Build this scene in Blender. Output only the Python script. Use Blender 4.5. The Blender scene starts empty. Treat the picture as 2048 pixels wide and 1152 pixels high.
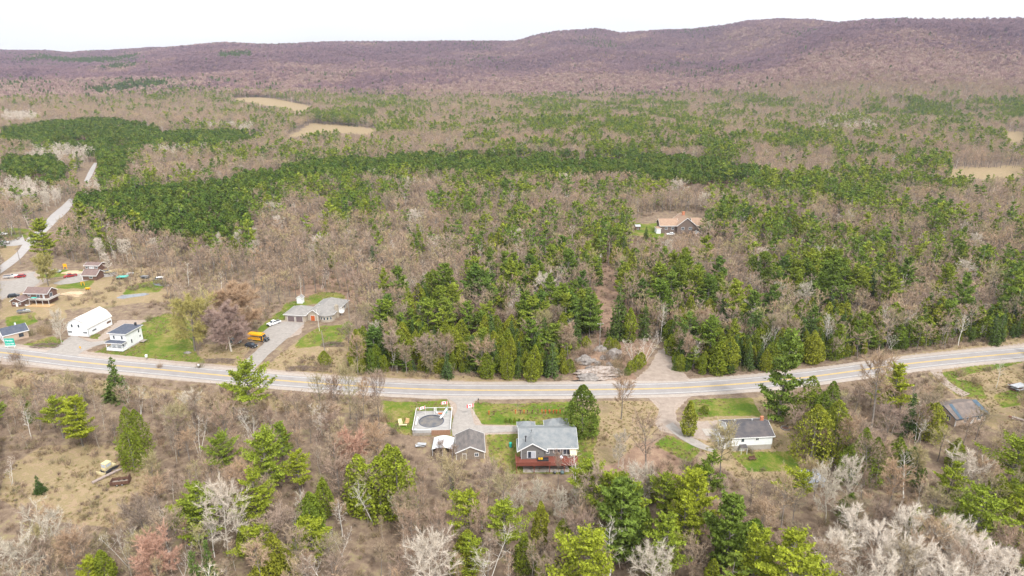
import bpy, math, random
import numpy as np
from mathutils import Vector, Matrix
R = math.radians
scene = bpy.context.scene
col = scene.collection

# ---------------------------------------------------------------- camera
CAM_H = 103.0
PITCH = 18.5
LENS = 24.0
cam_d = bpy.data.cameras.new('camera')
cam_d.lens = LENS; cam_d.sensor_width = 36.0
cam_d.clip_start = 1.0; cam_d.clip_end = 40000.0
cam = bpy.data.objects.new('camera', cam_d); col.objects.link(cam)
cam.location = (0, 0, CAM_H); cam.rotation_euler = (R(90 - PITCH), 0, 0)
scene.camera = cam
# ---------------------------------------------------------------- sky
SUN_EL, SUN_AZ = 48.0, 150.0      # sun direction: behind the camera, to the left, veiled by cloud
world = bpy.data.worlds.new("World"); scene.world = world; world.use_nodes = True
wn = world.node_tree; wn.nodes.clear()
sky = wn.nodes.new('ShaderNodeTexSky'); sky.sky_type = 'NISHITA'; sky.sun_disc = False
sky.sun_elevation = R(SUN_EL); sky.sun_rotation = R(SUN_AZ); sky.air_density = 1.0; sky.dust_density = 4.0
hs = wn.nodes.new('ShaderNodeHueSaturation'); hs.inputs['Saturation'].default_value = 0.22
tcs = wn.nodes.new('ShaderNodeTexCoord'); mps = wn.nodes.new('ShaderNodeMapping'); mps.inputs['Scale'].default_value = (1.0, 1.0, 4.5)
nzs = wn.nodes.new('ShaderNodeTexNoise'); nzs.inputs['Scale'].default_value = 2.2; nzs.inputs['Detail'].default_value = 5
rps = wn.nodes.new('ShaderNodeValToRGB')
rps.color_ramp.elements[0].position = 0.3; rps.color_ramp.elements[0].color = (0.86, 0.885, 0.91, 1)
rps.color_ramp.elements[1].position = 0.75; rps.color_ramp.elements[1].color = (1.05, 1.05, 1.05, 1)
mxs = wn.nodes.new('ShaderNodeMix'); mxs.data_type = 'RGBA'; mxs.blend_type = 'MULTIPLY'; mxs.inputs[0].default_value = 1.0
bg = wn.nodes.new('ShaderNodeBackground'); bg.inputs['Strength'].default_value = 0.13
wo = wn.nodes.new('ShaderNodeOutputWorld')
L = wn.links.new
L(sky.outputs[0], hs.inputs['Color']); L(tcs.outputs['Generated'], mps.inputs[0]); L(mps.outputs[0], nzs.inputs['Vector'])
L(nzs.outputs['Fac'], rps.inputs[0]); L(rps.outputs[0], mxs.inputs[7])
cld = wn.nodes.new('ShaderNodeMix'); cld.data_type = 'RGBA'; cld.inputs[0].default_value = 0.8   # thin bright cloud deck over the sky
cld.inputs[7].default_value = (6.0, 6.0, 5.95, 1)
L(hs.outputs[0], cld.inputs[6]); L(cld.outputs[2], mxs.inputs[6]); sxz = wn.nodes.new('ShaderNodeSeparateXYZ'); L(tcs.outputs['Generated'], sxz.inputs[0])   # overcast sky: darker at the horizon than overhead
mrz = wn.nodes.new('ShaderNodeMapRange'); mrz.inputs['From Max'].default_value = 0.4; mrz.inputs['To Min'].default_value = 0.8; mrz.inputs['To Max'].default_value = 1.15; L(sxz.outputs[2], mrz.inputs[0])
mgr = wn.nodes.new('ShaderNodeMix'); mgr.data_type = 'RGBA'; mgr.blend_type = 'MULTIPLY'; mgr.inputs[0].default_value = 1.0; L(mxs.outputs[2], mgr.inputs[6]); L(mrz.outputs[0], mgr.inputs[7])
L(mgr.outputs[2], bg.inputs['Color']); L(bg.outputs[0], wo.inputs['Surface'])
# ---------------------------------------------------------------- sun
sun_d = bpy.data.lights.new('sun', 'SUN'); sun_d.energy = 1.5; sun_d.angle = R(10); sun_d.color = (1.0, 0.96, 0.9)
sun = bpy.data.objects.new('sun', sun_d); col.objects.link(sun)
# direction towards the sun for a Nishita sky: rotation measured from +Y towards +X
sd = Vector((math.sin(R(SUN_AZ)) * math.cos(R(SUN_EL)), math.cos(R(SUN_AZ)) * math.cos(R(SUN_EL)), math.sin(R(SUN_EL))))
sun.rotation_euler = sd.to_track_quat('Z', 'Y').to_euler(); sun.location = (0, 0, 400)
scene.view_settings.view_transform = 'Standard'; scene.view_settings.look = 'None'
scene.view_settings.exposure = 1.15; scene.view_settings.gamma = 1.0
scene.cycles.max_bounces = 5; scene.cycles.diffuse_bounces = 3; scene.cycles.glossy_bounces = 2
scene.cycles.transmission_bounces = 2; scene.cycles.volume_bounces = 0; scene.cycles.transparent_max_bounces = 4
scene.cycles.use_denoising = True

# ---------------------------------------------------------------- pixel <-> ground helpers (photo is 2048 x 1152)
F = LENS / 36.0 * 2048.0
sp, cp = math.sin(R(PITCH)), math.cos(R(PITCH))
def smooth(a, b, x):
    t = np.clip((np.asarray(x, float) - a) / (b - a), 0, 1); return t * t * (3 - 2 * t)
def to_px(X, Y, Z):
    X = np.asarray(X, float); Y = np.asarray(Y, float); Z = np.asarray(Z, float) - CAM_H
    dep = Y * cp - Z * sp; up = Y * sp + Z * cp
    dep = np.where(dep < 1, 1e9, dep)
    return 1024 + F * X / dep, 576 - F * up / dep
def vnoise(x, y, seed=0):
    x = np.asarray(x, float); y = np.asarray(y, float)
    xi = np.floor(x).astype(np.int64); yi = np.floor(y).astype(np.int64); xf = x - xi; yf = y - yi
    def h(a, b):
        n = (a * 374761393 + b * 668265263 + seed * 982451653) & 0x7fffffff
        n = ((n ^ (n >> 13)) * 1274126177) & 0x7fffffff
        return ((n ^ (n >> 16)) & 0xffff) / 65535.0
    u = xf * xf * (3 - 2 * xf); v = yf * yf * (3 - 2 * yf)
    return (h(xi, yi) * (1 - u) + h(xi + 1, yi) * u) * (1 - v) + (h(xi, yi + 1) * (1 - u) + h(xi + 1, yi + 1) * u) * v
def fbm(x, y, s, o=4, seed=0):
    r = 0; a = 0.5; t = 0
    for i in range(o):
        r = r + a * vnoise(x / s * 2 ** i, y / s * 2 ** i, seed + i); t += a; a *= 0.5
    return r / t
def ray(px, py):
    dx = (px - 1024) / F; u = -(py - 576) / F
    return dx, cp + u * sp, -sp + u * cp
# skyline of the hills: three ridges, each given as pixel columns, rows and its distance
RIDGES = [
    (4700, [(-900,112),(-300,100),(0,107),(40,108),(90,107),(140,111),(170,108),(220,107),(300,101),(350,100),(420,104),(520,125),(650,160),(900,230)]),
    (3900, [(-900,190),(-200,165),(0,150),(150,134),(250,117),(340,101),(400,95),(450,92),(520,95),(600,92),(700,88),(800,87),(880,87),(960,89),(1030,88),(1070,76),(1110,68),(1150,65),(1200,64),(1240,72),(1300,68),(1380,66),(1440,59),(1500,49),(1560,45),(1620,47),(1680,54),(1800,62),(2048,60),(2600,60),(3300,80)]),
    (3150, [(-900,240),(1000,230),(1250,175),(1450,128),(1520,104),(1584,84),(1626,70),(1680,54),(1730,47),(1780,45),(1850,46),(1950,44),(2048,42),(2400,38),(3300,60)]),
]
_rt = []
for _R, _pts in RIDGES:
    az = []; sl = []
    for (px, py) in _pts:
        dx, dy, dz = ray(px, py); hh = math.hypot(dx, dy)
        az.append(math.atan2(dx, dy)); sl.append(dz / hh)
    _rt.append((_R, np.array(az), np.array(sl)))
def terrain(X, Y):
    X = np.asarray(X, float); Y = np.asarray(Y, float)
    r = np.hypot(X, Y); a = np.arctan2(X, Y)
    z = -2.5 * smooth(177, 161, Y) * smooth(-60, -25, X) - 1.0 * smooth(155, 110, Y)
    n = fbm(X + 4000, Y + 4000, 60, 3, 3) - 0.5
    z = z + n * 1.6 * smooth(300, 420, r) * smooth(20, 40, np.abs(Y - 205))
    z = z + (fbm(X + 9000, Y + 9000, 420, 3, 8) - 0.5) * 22 * smooth(650, 1300, r)
    z = z + 3.4 * np.exp(-((X - 28) / 12.0) ** 2 - ((Y - 224) / 7.0) ** 2)   # knoll of the rock cut
    hill = np.zeros_like(z)
    for k, (Rc, az, sl) in enumerate(_rt):
        s = np.interp(a, az, sl)
        hc = np.maximum(CAM_H + s * Rc, 0)
        R0 = 1750 + 250 * np.sin(a * 5 + k)
        t = np.clip((r - R0) / (Rc - R0), 0, 1)
        prof = 0.55 * t + 0.45 * t * t * (3 - 2 * t)
        fold = 1 + (fbm(X + 20000, Y + 20000, 520, 4, 31 + k) - 0.5) * 1.9 * (1 - t) * smooth(0, 0.2, t)
        h = hc * prof * fold
        back = smooth(0, 1500, r - Rc)
        h = h * (1 - 0.75 * back)
        hill = np.maximum(hill, h)
    return z + hill
def P(px, py, z=None):
    """ground point seen at photo pixel (px, py)"""
    dx, dy, dz = ray(px, py); zz = 0.0
    for i in range(30):
        t = (zz - CAM_H) / dz; X, Y = dx * t, dy * t
        zn = float(terrain(X, Y)) if z is None else z
        if abs(zn - zz) < 1e-3: break
        zz = 0.5 * zz + 0.5 * zn
    return Vector((X, Y, zz))
def in_poly(px, py, poly):
    poly = np.asarray(poly, float); ins = np.zeros(np.shape(px), bool); n = len(poly); j = n - 1
    for i in range(n):
        xi, yi = poly[i]; xj, yj = poly[j]
        c = ((yi > py) != (yj > py)) & (px < (xj - xi) * (py - yi) / (yj - yi + 1e-12) + xi)
        ins ^= c; j = i
    return ins
# ---------------------------------------------------------------- materials
MATS = {}
def nmat(name, base, rough=0.85, var=0.12, scale=1.5, base2=None, rnd=0.0, attr=None, spec=0.3, metal=0.0, detail=4, bump=0.0, stretch=None, coord='Object'):
    """principled with a noise-mottled base colour; rnd = per object value change; attr = per face value change"""
    m = bpy.data.materials.new(name); m.use_nodes = True; nt = m.node_tree; N = nt.nodes; K = nt.links.new
    b = N['Principled BSDF']; b.inputs['Roughness'].default_value = rough; b.inputs['Metallic'].default_value = metal
    b.inputs['Specular IOR Level'].default_value = spec
    tc = N.new('ShaderNodeTexCoord'); mp = N.new('ShaderNodeMapping')
    if stretch: mp.inputs['Scale'].default_value = stretch
    K(tc.outputs[coord], mp.inputs[0])
    nz = N.new('ShaderNodeTexNoise'); nz.inputs['Scale'].default_value = scale; nz.inputs['Detail'].default_value = detail
    nz.inputs['Roughness'].default_value = 0.65
    K(mp.outputs[0], nz.inputs['Vector'])
    rp = N.new('ShaderNodeValToRGB'); e = rp.color_ramp.elements
    c2 = base2 or tuple(min(1, c * (1 + var)) for c in base); c1 = base if base2 else tuple(c * (1 - var) for c in base)
    e[0].position = 0.32; e[0].color = (*c1, 1); e[1].position = 0.68; e[1].color = (*c2, 1)
    K(nz.outputs['Fac'], rp.inputs[0]); out = rp.outputs[0]
    def mul(o, val):
        x = N.new('ShaderNodeMix'); x.data_type = 'RGBA'; x.blend_type = 'MULTIPLY'; x.inputs[0].default_value = 1
        K(o, x.inputs[6]); K(val, x.inputs[7]); return x.outputs[2]
    if rnd:
        oi = N.new('ShaderNodeObjectInfo'); mr = N.new('ShaderNodeMapRange')
        mr.inputs['To Min'].default_value = 1 - rnd; mr.inputs['To Max'].default_value = 1 + rnd
        K(oi.outputs['Random'], mr.inputs['Value']); out = mul(out, mr.outputs[0])
    if attr:
        at = N.new('ShaderNodeAttribute'); at.attribute_name = 'v'; mr = N.new('ShaderNodeMapRange')
        mr.inputs['To Min'].default_value = 1 - attr; mr.inputs['To Max'].default_value = 1 + attr
        K(at.outputs['Fac'], mr.inputs['Value']); out = mul(out, mr.outputs[0])
    K(out, b.inputs['Base Color'])
    if bump:
        bp = N.new('ShaderNodeBump'); bp.inputs['Strength'].default_value = bump; K(nz.outputs['Fac'], bp.inputs['Height']); K(bp.outputs[0], b.inputs['Normal'])
    MATS[name] = m
    return m
def foliage(name, cols, attr=0.35, rough=0.75, spec=0.15, trans=0.0):
    """leaves and twigs: colour drawn per tree from a ramp, value varied per leaf clump"""
    m = bpy.data.materials.new(name); m.use_nodes = True; nt = m.node_tree; N = nt.nodes; K = nt.links.new
    b = N['Principled BSDF']; b.inputs['Roughness'].default_value = rough; b.inputs['Specular IOR Level'].default_value = spec
    oi = N.new('ShaderNodeObjectInfo'); rp = N.new('ShaderNodeValToRGB'); e = rp.color_ramp.elements
    while len(e) < len(cols): e.new(0.5)
    for i, c in enumerate(cols): e[i].position = i / max(1, len(cols) - 1); e[i].color = (*c, 1)
    K(oi.outputs['Random'], rp.inputs[0])
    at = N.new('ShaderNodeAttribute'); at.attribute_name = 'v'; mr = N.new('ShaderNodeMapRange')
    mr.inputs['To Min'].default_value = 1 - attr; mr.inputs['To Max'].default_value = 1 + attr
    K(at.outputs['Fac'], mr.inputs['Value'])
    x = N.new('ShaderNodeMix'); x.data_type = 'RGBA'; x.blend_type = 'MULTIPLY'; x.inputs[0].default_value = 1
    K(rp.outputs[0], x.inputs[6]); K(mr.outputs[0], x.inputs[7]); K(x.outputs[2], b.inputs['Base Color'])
    if trans:
        tr = N.new('ShaderNodeBsdfTranslucent'); K(x.outputs[2], tr.inputs['Color']); mx = N.new('ShaderNodeMixShader'); mx.inputs[0].default_value = trans
        K(b.outputs[0], mx.inputs[1]); K(tr.outputs[0], mx.inputs[2]); K(mx.outputs[0], N['Material Output'].inputs['Surface'])
    MATS[name] = m
    return m
white_siding = nmat('white_siding', (0.78, 0.8, 0.82), 0.6, 0.05, 0.8)
white_trim = nmat('white_trim', (0.8, 0.8, 0.8), 0.5, 0.04, 3)
grey_siding = nmat('grey_siding', (0.17, 0.165, 0.16), 0.7, 0.1, 0.9, stretch=(1, 1, 6))
beige_wall = nmat('beige_wall', (0.48, 0.37, 0.29), 0.85, 0.12, 1.2)
stone_wall = nmat('stone_wall', (0.3, 0.25, 0.19), 0.9, 0, 3.5, base2=(0.52, 0.46, 0.38))
brown_wall = nmat('brown_wall', (0.15, 0.085, 0.065), 0.85, 0.15, 1.5)
log_wall = nmat('log_wall', (0.17, 0.13, 0.11), 0.9, 0.25, 1.0, stretch=(1, 1, 8))
weathered_wall = nmat('weathered_wall', (0.17, 0.13, 0.1), 0.95, 0, 2.5, base2=(0.3, 0.25, 0.2), stretch=(3, 3, 0.6))
concrete = nmat('concrete', (0.4, 0.36, 0.32), 0.95, 0.12, 1.2)
roof_blue_grey = nmat('roof_blue_grey', (0.165, 0.185, 0.2), 0.9, 0, 0.7, base2=(0.26, 0.265, 0.265), detail=8)
roof_dark_slate = nmat('roof_dark_slate', (0.06, 0.075, 0.11), 0.9, 0, 0.9, base2=(0.11, 0.115, 0.14), detail=8)
roof_weathered = nmat('roof_weathered', (0.1, 0.095, 0.095), 0.95, 0, 0.8, base2=(0.21, 0.18, 0.165), detail=8, stretch=(1.6, 0.5, 1))
roof_black = nmat('roof_black', (0.065, 0.065, 0.075), 0.9, 0, 0.35, base2=(0.14, 0.12, 0.115), detail=8)
roof_brown = nmat('roof_brown', (0.15, 0.105, 0.1), 0.9, 0, 0.9, base2=(0.24, 0.17, 0.15), detail=8)
roof_dull = nmat('roof_dull', (0.12, 0.105, 0.1), 0.95, 0, 0.6, base2=(0.24, 0.19, 0.165), detail=8)
roof_slate_edge = nmat('roof_slate_edge', (0.08, 0.12, 0.16), 0.9, 0.2, 1)
roof_tan = nmat('roof_tan', (0.28, 0.185, 0.13), 0.9, 0, 0.7, base2=(0.38, 0.26, 0.185), detail=8)
roof_taupe = nmat('roof_taupe', (0.21, 0.2, 0.19), 0.9, 0, 0.8, base2=(0.31, 0.29, 0.27), detail=8)
roof_tin = nmat('roof_tin', (0.72, 0.71, 0.68), 0.5, 0, 1.2, base2=(0.5, 0.38, 0.28), stretch=(0.25, 5, 1), detail=6)
MATS['roof_tin'].node_tree.nodes['Color Ramp'].color_ramp.elements[0].position = 0.45
MATS['roof_tin'].node_tree.nodes['Color Ramp'].color_ramp.elements[1].position = 0.66
glass = nmat('glass', (0.04, 0.055, 0.075), 0.12, 0.3, 1.0, spec=0.6)
curtain = nmat('curtain', (0.5, 0.53, 0.58), 0.3, 0.2, 3, spec=0.5)
red_stain = nmat('red_stain', (0.2, 0.062, 0.042), 0.75, 0.2, 2.5, stretch=(3, 3, 0.7))
dark_metal = nmat('dark_metal', (0.04, 0.04, 0.045), 0.5, 0.1, 2)
grey_metal = nmat('grey_metal', (0.45, 0.46, 0.48), 0.4, 0.15, 1.5, metal=0.3)
brick = nmat('brick', (0.5, 0.2, 0.11), 0.9, 0.25, 5)
tan_door = nmat('tan_door', (0.17, 0.13, 0.13), 0.6, 0.08, 2)
wood_tan = nmat('wood_tan', (0.5, 0.33, 0.17), 0.8, 0.2, 2, stretch=(0.5, 5, 1))
wood_grey = nmat('wood_grey', (0.3, 0.26, 0.22), 0.95, 0.3, 2, stretch=(0.5, 4, 1))
rust = nmat('rust', (0.13, 0.07, 0.05), 0.9, 0.4, 3)
yellow_paint = nmat('yellow_paint', (0.85, 0.4, 0.01), 0.45, 0.05, 1)
cream_paint = nmat('cream_paint', (0.65, 0.55, 0.32), 0.6, 0.15, 2)
white_paint = nmat('white_paint', (0.8, 0.8, 0.8), 0.35, 0.03, 1, spec=0.5)
black_paint = nmat('black_paint', (0.025, 0.03, 0.04), 0.25, 0.1, 1, spec=0.6)
green_paint = nmat('green_paint', (0.1, 0.15, 0.16), 0.35, 0.1, 1, spec=0.5)
red_paint = nmat('red_paint', (0.35, 0.03, 0.03), 0.35, 0.1, 1, spec=0.5)
tyre_mat = nmat('tyre', (0.02, 0.02, 0.02), 0.9, 0.1, 2)
lamp_mat = nmat('headlight', (0.7, 0.7, 0.65), 0.2, 0.05, 2, spec=0.6)
teal = nmat('teal', (0.02, 0.42, 0.32), 0.5, 0.08, 2)
teal_cloth = nmat('teal_cloth', (0.08, 0.5, 0.42), 0.6, 0.2, 2)
sign_white = nmat('sign_white', (0.85, 0.88, 0.85), 0.5, 0.02, 2)
pool_cover = nmat('pool_cover', (0.045, 0.06, 0.085), 0.35, 0, 0.5, base2=(0.2, 0.17, 0.14), detail=7, spec=0.5)
deck_pale = nmat('deck_pale', (0.27, 0.26, 0.25), 0.85, 0, 0.8, base2=(0.42, 0.4, 0.38), stretch=(0.6, 3, 1))
tarp = nmat('tarp', (0.42, 0.45, 0.5), 0.5, 0, 1.0, base2=(0.7, 0.7, 0.72), stretch=(3, 0.4, 1))
red_flag = nmat('red_flag', (0.7, 0.03, 0.03), 0.8, 0.05, 2)
rock_mat = nmat('rock', (0.13, 0.11, 0.098), 0.95, 0, 0.7, base2=(0.33, 0.3, 0.28), detail=9, bump=0.6)
pole_wood = nmat('pole_wood', (0.28, 0.25, 0.22), 0.9, 0.15, 2)
bamboo = nmat('cushion_yellow', (0.85, 0.5, 0.02), 0.8, 0.05, 2)
awning_mat = nmat('awning', (0.75, 0.6, 0.42), 0.8, 0.08, 2)
white_purple = nmat('canvas_white', (0.75, 0.76, 0.85), 0.7, 0.1, 2)
orange_mat = nmat('orange_wood', (0.5, 0.12, 0.03), 0.8, 0.2, 3)
bark = nmat('bark', (0.21, 0.185, 0.165), 0.95, 0.25, 1.2, rnd=0.25)
bark_red = nmat('bark_red', (0.22, 0.13, 0.09), 0.95, 0.25, 1.2, rnd=0.2)
birch_bark = nmat('birch_bark', (0.66, 0.63, 0.58), 0.8, 0.15, 1.5, rnd=0.1)
pale_bark = nmat('pale_bark', (0.46, 0.42, 0.36), 0.9, 0.2, 1.5, rnd=0.15)
twig = foliage('twig', [(0.3, 0.215, 0.155), (0.38, 0.295, 0.21), (0.45, 0.31, 0.2), (0.27, 0.21, 0.17), (0.4, 0.35, 0.17), (0.46, 0.33, 0.23), (0.34, 0.25, 0.2), (0.42, 0.33, 0.25)], 0.35)
twig_pale = foliage('twig_pale', [(0.62, 0.54, 0.46), (0.52, 0.47, 0.38), (0.67, 0.59, 0.52)], 0.3)
twig_white = foliage('twig_white', [(0.78, 0.7, 0.62), (0.72, 0.65, 0.56)], 0.2)
twig_red = foliage('twig_red', [(0.52, 0.33, 0.25), (0.48, 0.29, 0.21)], 0.3)
twig_yellow = foliage('twig_yellow', [(0.42, 0.36, 0.12), (0.36, 0.33, 0.12)], 0.3)
twig_pink = foliage('twig_pink', [(0.4, 0.29, 0.25), (0.38, 0.28, 0.23)], 0.25)
brush_mat = foliage('brush_twig', [(0.2, 0.14, 0.105), (0.28, 0.2, 0.145), (0.33, 0.255, 0.175), (0.18, 0.135, 0.11), (0.27, 0.24, 0.12), (0.32, 0.22, 0.14)], 0.35)
pine_leaf = foliage('pine_needles', [(0.13, 0.195, 0.028), (0.2, 0.255, 0.03), (0.26, 0.295, 0.035), (0.1, 0.165, 0.032), (0.17, 0.235, 0.035)], 0.5, trans=0.15)
pine_near = foliage('pine_needles_bright', [(0.22, 0.27, 0.028), (0.28, 0.31, 0.025), (0.17, 0.235, 0.03)], 0.5, trans=0.15)
cedar_leaf = foliage('cedar_sprays', [(0.13, 0.18, 0.018), (0.18, 0.215, 0.02), (0.23, 0.24, 0.025), (0.1, 0.155, 0.02)], 0.4, trans=0.1)
spruce_leaf = foliage('spruce_needles', [(0.06, 0.1, 0.024), (0.1, 0.145, 0.028), (0.075, 0.12, 0.04)], 0.4)
red_pine_leaf = foliage('plantation_needles', [(0.062, 0.11, 0.018), (0.095, 0.145, 0.02), (0.135, 0.17, 0.026)], 0.5)
pine_dark = foliage('pine_needles_dark', [(0.12, 0.175, 0.028), (0.15, 0.205, 0.03)], 0.45, trans=0.1)
cedar_bright = foliage('cedar_sprays_bright', [(0.2, 0.235, 0.02), (0.17, 0.21, 0.02)], 0.45)
cedar_dark = foliage('cedar_sprays_dark', [(0.085, 0.125, 0.015), (0.1, 0.14, 0.016)], 0.45)
hill_twig = foliage('hill_twig', [(0.145, 0.095, 0.125), (0.28, 0.185, 0.2), (0.25, 0.165, 0.18), (0.37, 0.25, 0.22), (0.43, 0.32, 0.26)], 0.45)
_n = hill_twig.node_tree; _a = _n.nodes.new('ShaderNodeAttribute'); _a.attribute_type = 'INSTANCER'; _a.attribute_name = 'tint'   # varied tree stands, with shade of the hill folds painted in as purple-dark patches
_m = _n.nodes.new('ShaderNodeMath'); _m.operation = 'MULTIPLY_ADD'; _m.inputs[1].default_value = 0.5
_o = [n for n in _n.nodes if n.type == 'OBJECT_INFO'][0]; _r = [n for n in _n.nodes if n.type == 'VALTORGB'][0]
_n.links.new(_o.outputs['Random'], _m.inputs[0]); _n.links.new(_a.outputs['Fac'], _m.inputs[2]); _n.links.new(_m.outputs[0], _r.inputs[0])

# ---------------------------------------------------------------- mesh builder
class MB:
    def __init__(s): s.v = []; s.f = []; s.m = []
    def quadbox(s, p, mi=0):   # eight corners: bottom 4 ccw, top 4 ccw
        b = len(s.v); s.v += [tuple(q) for q in p]
        for f in ((3,2,1,0),(4,5,6,7),(0,1,5,4),(1,2,6,5),(2,3,7,6),(3,0,4,7)): s.f.append(tuple(b + i for i in f)); s.m.append(mi)
    def box(s, x0, x1, y0, y1, z0, z1, mi=0):
        s.quadbox([(x0,y0,z0),(x1,y0,z0),(x1,y1,z0),(x0,y1,z0),(x0,y0,z1),(x1,y0,z1),(x1,y1,z1),(x0,y1,z1)], mi); return s
    def prism(s, pts, vec, mi=0):   # closed planar polygon extruded by vec
        b = len(s.v); n = len(pts); s.v += [tuple(q) for q in pts]; s.v += [(q[0]+vec[0], q[1]+vec[1], q[2]+vec[2]) for q in pts]
        s.f.append(tuple(range(b + n - 1, b - 1, -1))); s.m.append(mi)
        s.f.append(tuple(range(b + n, b + 2 * n))); s.m.append(mi)
        for i in range(n):
            j = (i + 1) % n; s.f.append((b + i, b + j, b + n + j, b + n + i)); s.m.append(mi)
        return s
    def tube(s, p0, p1, r0, r1=None, n=6, mi=0, cap=True):
        r1 = r0 if r1 is None else r1; p0 = Vector(p0); p1 = Vector(p1); d = (p1 - p0).normalized()
        a = d.cross(Vector((0, 0, 1)) if abs(d.z) < 0.9 else Vector((1, 0, 0))).normalized(); c = d.cross(a); b = len(s.v)
        for p, r in ((p0, r0), (p1, r1)):
            for k in range(n):
                t = 2 * math.pi * k / n; s.v.append(tuple(p + (a * math.cos(t) + c * math.sin(t)) * r))
        for k in range(n):
            j = (k + 1) % n; s.f.append((b + k, b + j, b + n + j, b + n + k)); s.m.append(mi)
        if cap: s.f.append(tuple(range(b + n - 1, b - 1, -1))); s.m.append(mi); s.f.append(tuple(range(b + n, b + 2 * n))); s.m.append(mi)
        return s
    def poly(s, pts, mi=0): b = len(s.v); s.v += [tuple(p) for p in pts]; s.f.append(tuple(range(b, b + len(pts)))); s.m.append(mi); return s
    def mesh(s, name, mats):
        me = bpy.data.meshes.new(name); me.from_pydata(s.v, [], s.f); me.update()
        for m in (mats if isinstance(mats, (list, tuple)) else [mats]): me.materials.append(m)
        me.polygons.foreach_set('material_index', s.m)
        return me
    def build(s, name, mats, parent=None, bevel=0):
        o = bpy.data.objects.new(name, s.mesh(name, mats)); col.objects.link(o); o.parent = parent
        if bevel:
            bv = o.modifiers.new('bevel', 'BEVEL'); bv.width = bevel; bv.segments = 2
        return o
def tag(o, label=None, cat=None, group=None, kind=None):
    if label: o['label'] = label
    if cat: o['category'] = cat
    if group: o['group'] = group
    if kind: o['kind'] = kind
    return o
def empty(name, loc, rz=0):
    o = bpy.data.objects.new(name, None); col.objects.link(o); o.location = loc; o.rotation_euler = (0, 0, rz); o.empty_display_size = 0.5; return o
def copy_thing(src, loc=None, rz=None):
    c = src.copy(); col.objects.link(c)
    if loc is not None: c.location = loc
    if rz is not None: c.rotation_euler = (0, 0, rz)
    for ch in list(src.children):
        d = ch.copy(); col.objects.link(d); d.parent = c
        for g in list(ch.children):
            e = g.copy(); col.objects.link(e); e.parent = d
    return c
def np_mesh(name, verts, faces, mats, midx=None, attr=None):
    me = bpy.data.meshes.new(name); n = len(verts); fl = np.asarray(faces, np.int32); k = fl.shape[1]
    me.vertices.add(n); me.vertices.foreach_set('co', np.asarray(verts, np.float32).ravel())
    me.loops.add(fl.size); me.loops.foreach_set('vertex_index', fl.ravel())
    me.polygons.add(len(fl)); me.polygons.foreach_set('loop_start', np.arange(0, fl.size, k, dtype=np.int32))
    me.polygons.foreach_set('loop_total', np.full(len(fl), k, np.int32))
    for m in mats: me.materials.append(m)
    if midx is not None: me.polygons.foreach_set('material_index', np.asarray(midx, np.int32))
    if attr is not None:
        a = me.attributes.new('v', 'FLOAT', 'FACE'); a.data.foreach_set('value', np.asarray(attr, np.float32))
    me.update(calc_edges=True); return me
# ---------------------------------------------------------------- land cover, drawn as areas of the photo and laid on the ground
GRASS = [
 [(150,714),(213,692),(262,655),(300,636),(335,625),(372,640),(388,690),(405,732),(330,730),(230,722)],
 [(20,694),(60,684),(108,672),(128,682),(136,692),(110,704),(30,704)], [(15,634),(75,622),(70,645),(40,656),(8,655)],
 [(180,668),(212,668),(206,684),(180,680)],
 [(508,688),(522,648),(575,606),(640,584),(690,586),(690,600),(600,612),(560,640),(550,665)],
 [(585,700),(612,668),(640,652),(690,650),(700,640),(720,660),(660,690)],
 [(752,802),(900,801),(908,812),(904,860),(896,872),(800,872),(770,850)],
 [(944,805),(1140,804),(1196,830),(1200,860),(1180,945),(1030,950),(985,930),(970,872),(1030,855),(955,846)],
 [(1370,800),(1510,792),(1530,830),(1385,832)], [(1465,903),(1580,900),(1600,935),(1500,945)],
 [(1868,748),(2048,712),(2048,722),(1900,760),(1915,790),(1980,800),(1960,770)], [(1985,790),(2048,775),(2048,812),(2000,815)],
 [(1262,470),(1268,446),(1330,444),(1330,480)], [(0,452),(62,458),(55,478),(0,474)],[(50,548),(160,536),(160,550),(60,556)],
 [(120,562),(180,560),(170,578),(110,578)],[(1330,870),(1400,900),(1380,930),(1310,890)],[(250,572),(330,560),(320,580),(240,590)]]
DRY = [
 [(0,735),(420,790),(760,812),(760,830),(420,812),(0,770)], [(90,890),(300,885),(320,960),(240,1060),(60,1030),(0,1000),(0,950)],
 [(0,690),(1150,765),(1350,762),(1700,730),(2048,670),(2048,684),(1720,740),(1360,776),(900,768),(500,745),(0,712)],
 [(400,690),(500,690),(480,740),(400,735)], [(520,735),(600,680),(700,680),(700,750)], [(1370,800),(1560,790),(1620,860),(1590,960),(1480,960),(1400,900),(1380,860)],
 [(1180,800),(1360,796),(1330,850),(1230,930),(1190,930)], [(1860,745),(2048,700),(2048,870),(1990,860)],
 [(455,196),(520,194),(560,199),(632,214),(600,226),(560,216),(500,206)], [(560,277),(600,262),(625,246),(760,256),(740,270),(650,266)],
 [(1890,338),(2048,330),(2048,356),(1960,358),(1890,352)],[(1990,262),(2048,262),(2048,292),(2010,290)], [(120,545),(350,530),(360,600),(240,610),(130,620)], [(0,560),(130,560),(130,640),(0,640)],
 [(970,870),(1030,870),(1030,940),(960,925)], [(0,480),(40,480),(30,520),(0,540)],[(220,690),(395,720),(400,735),(260,725)]]
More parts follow.
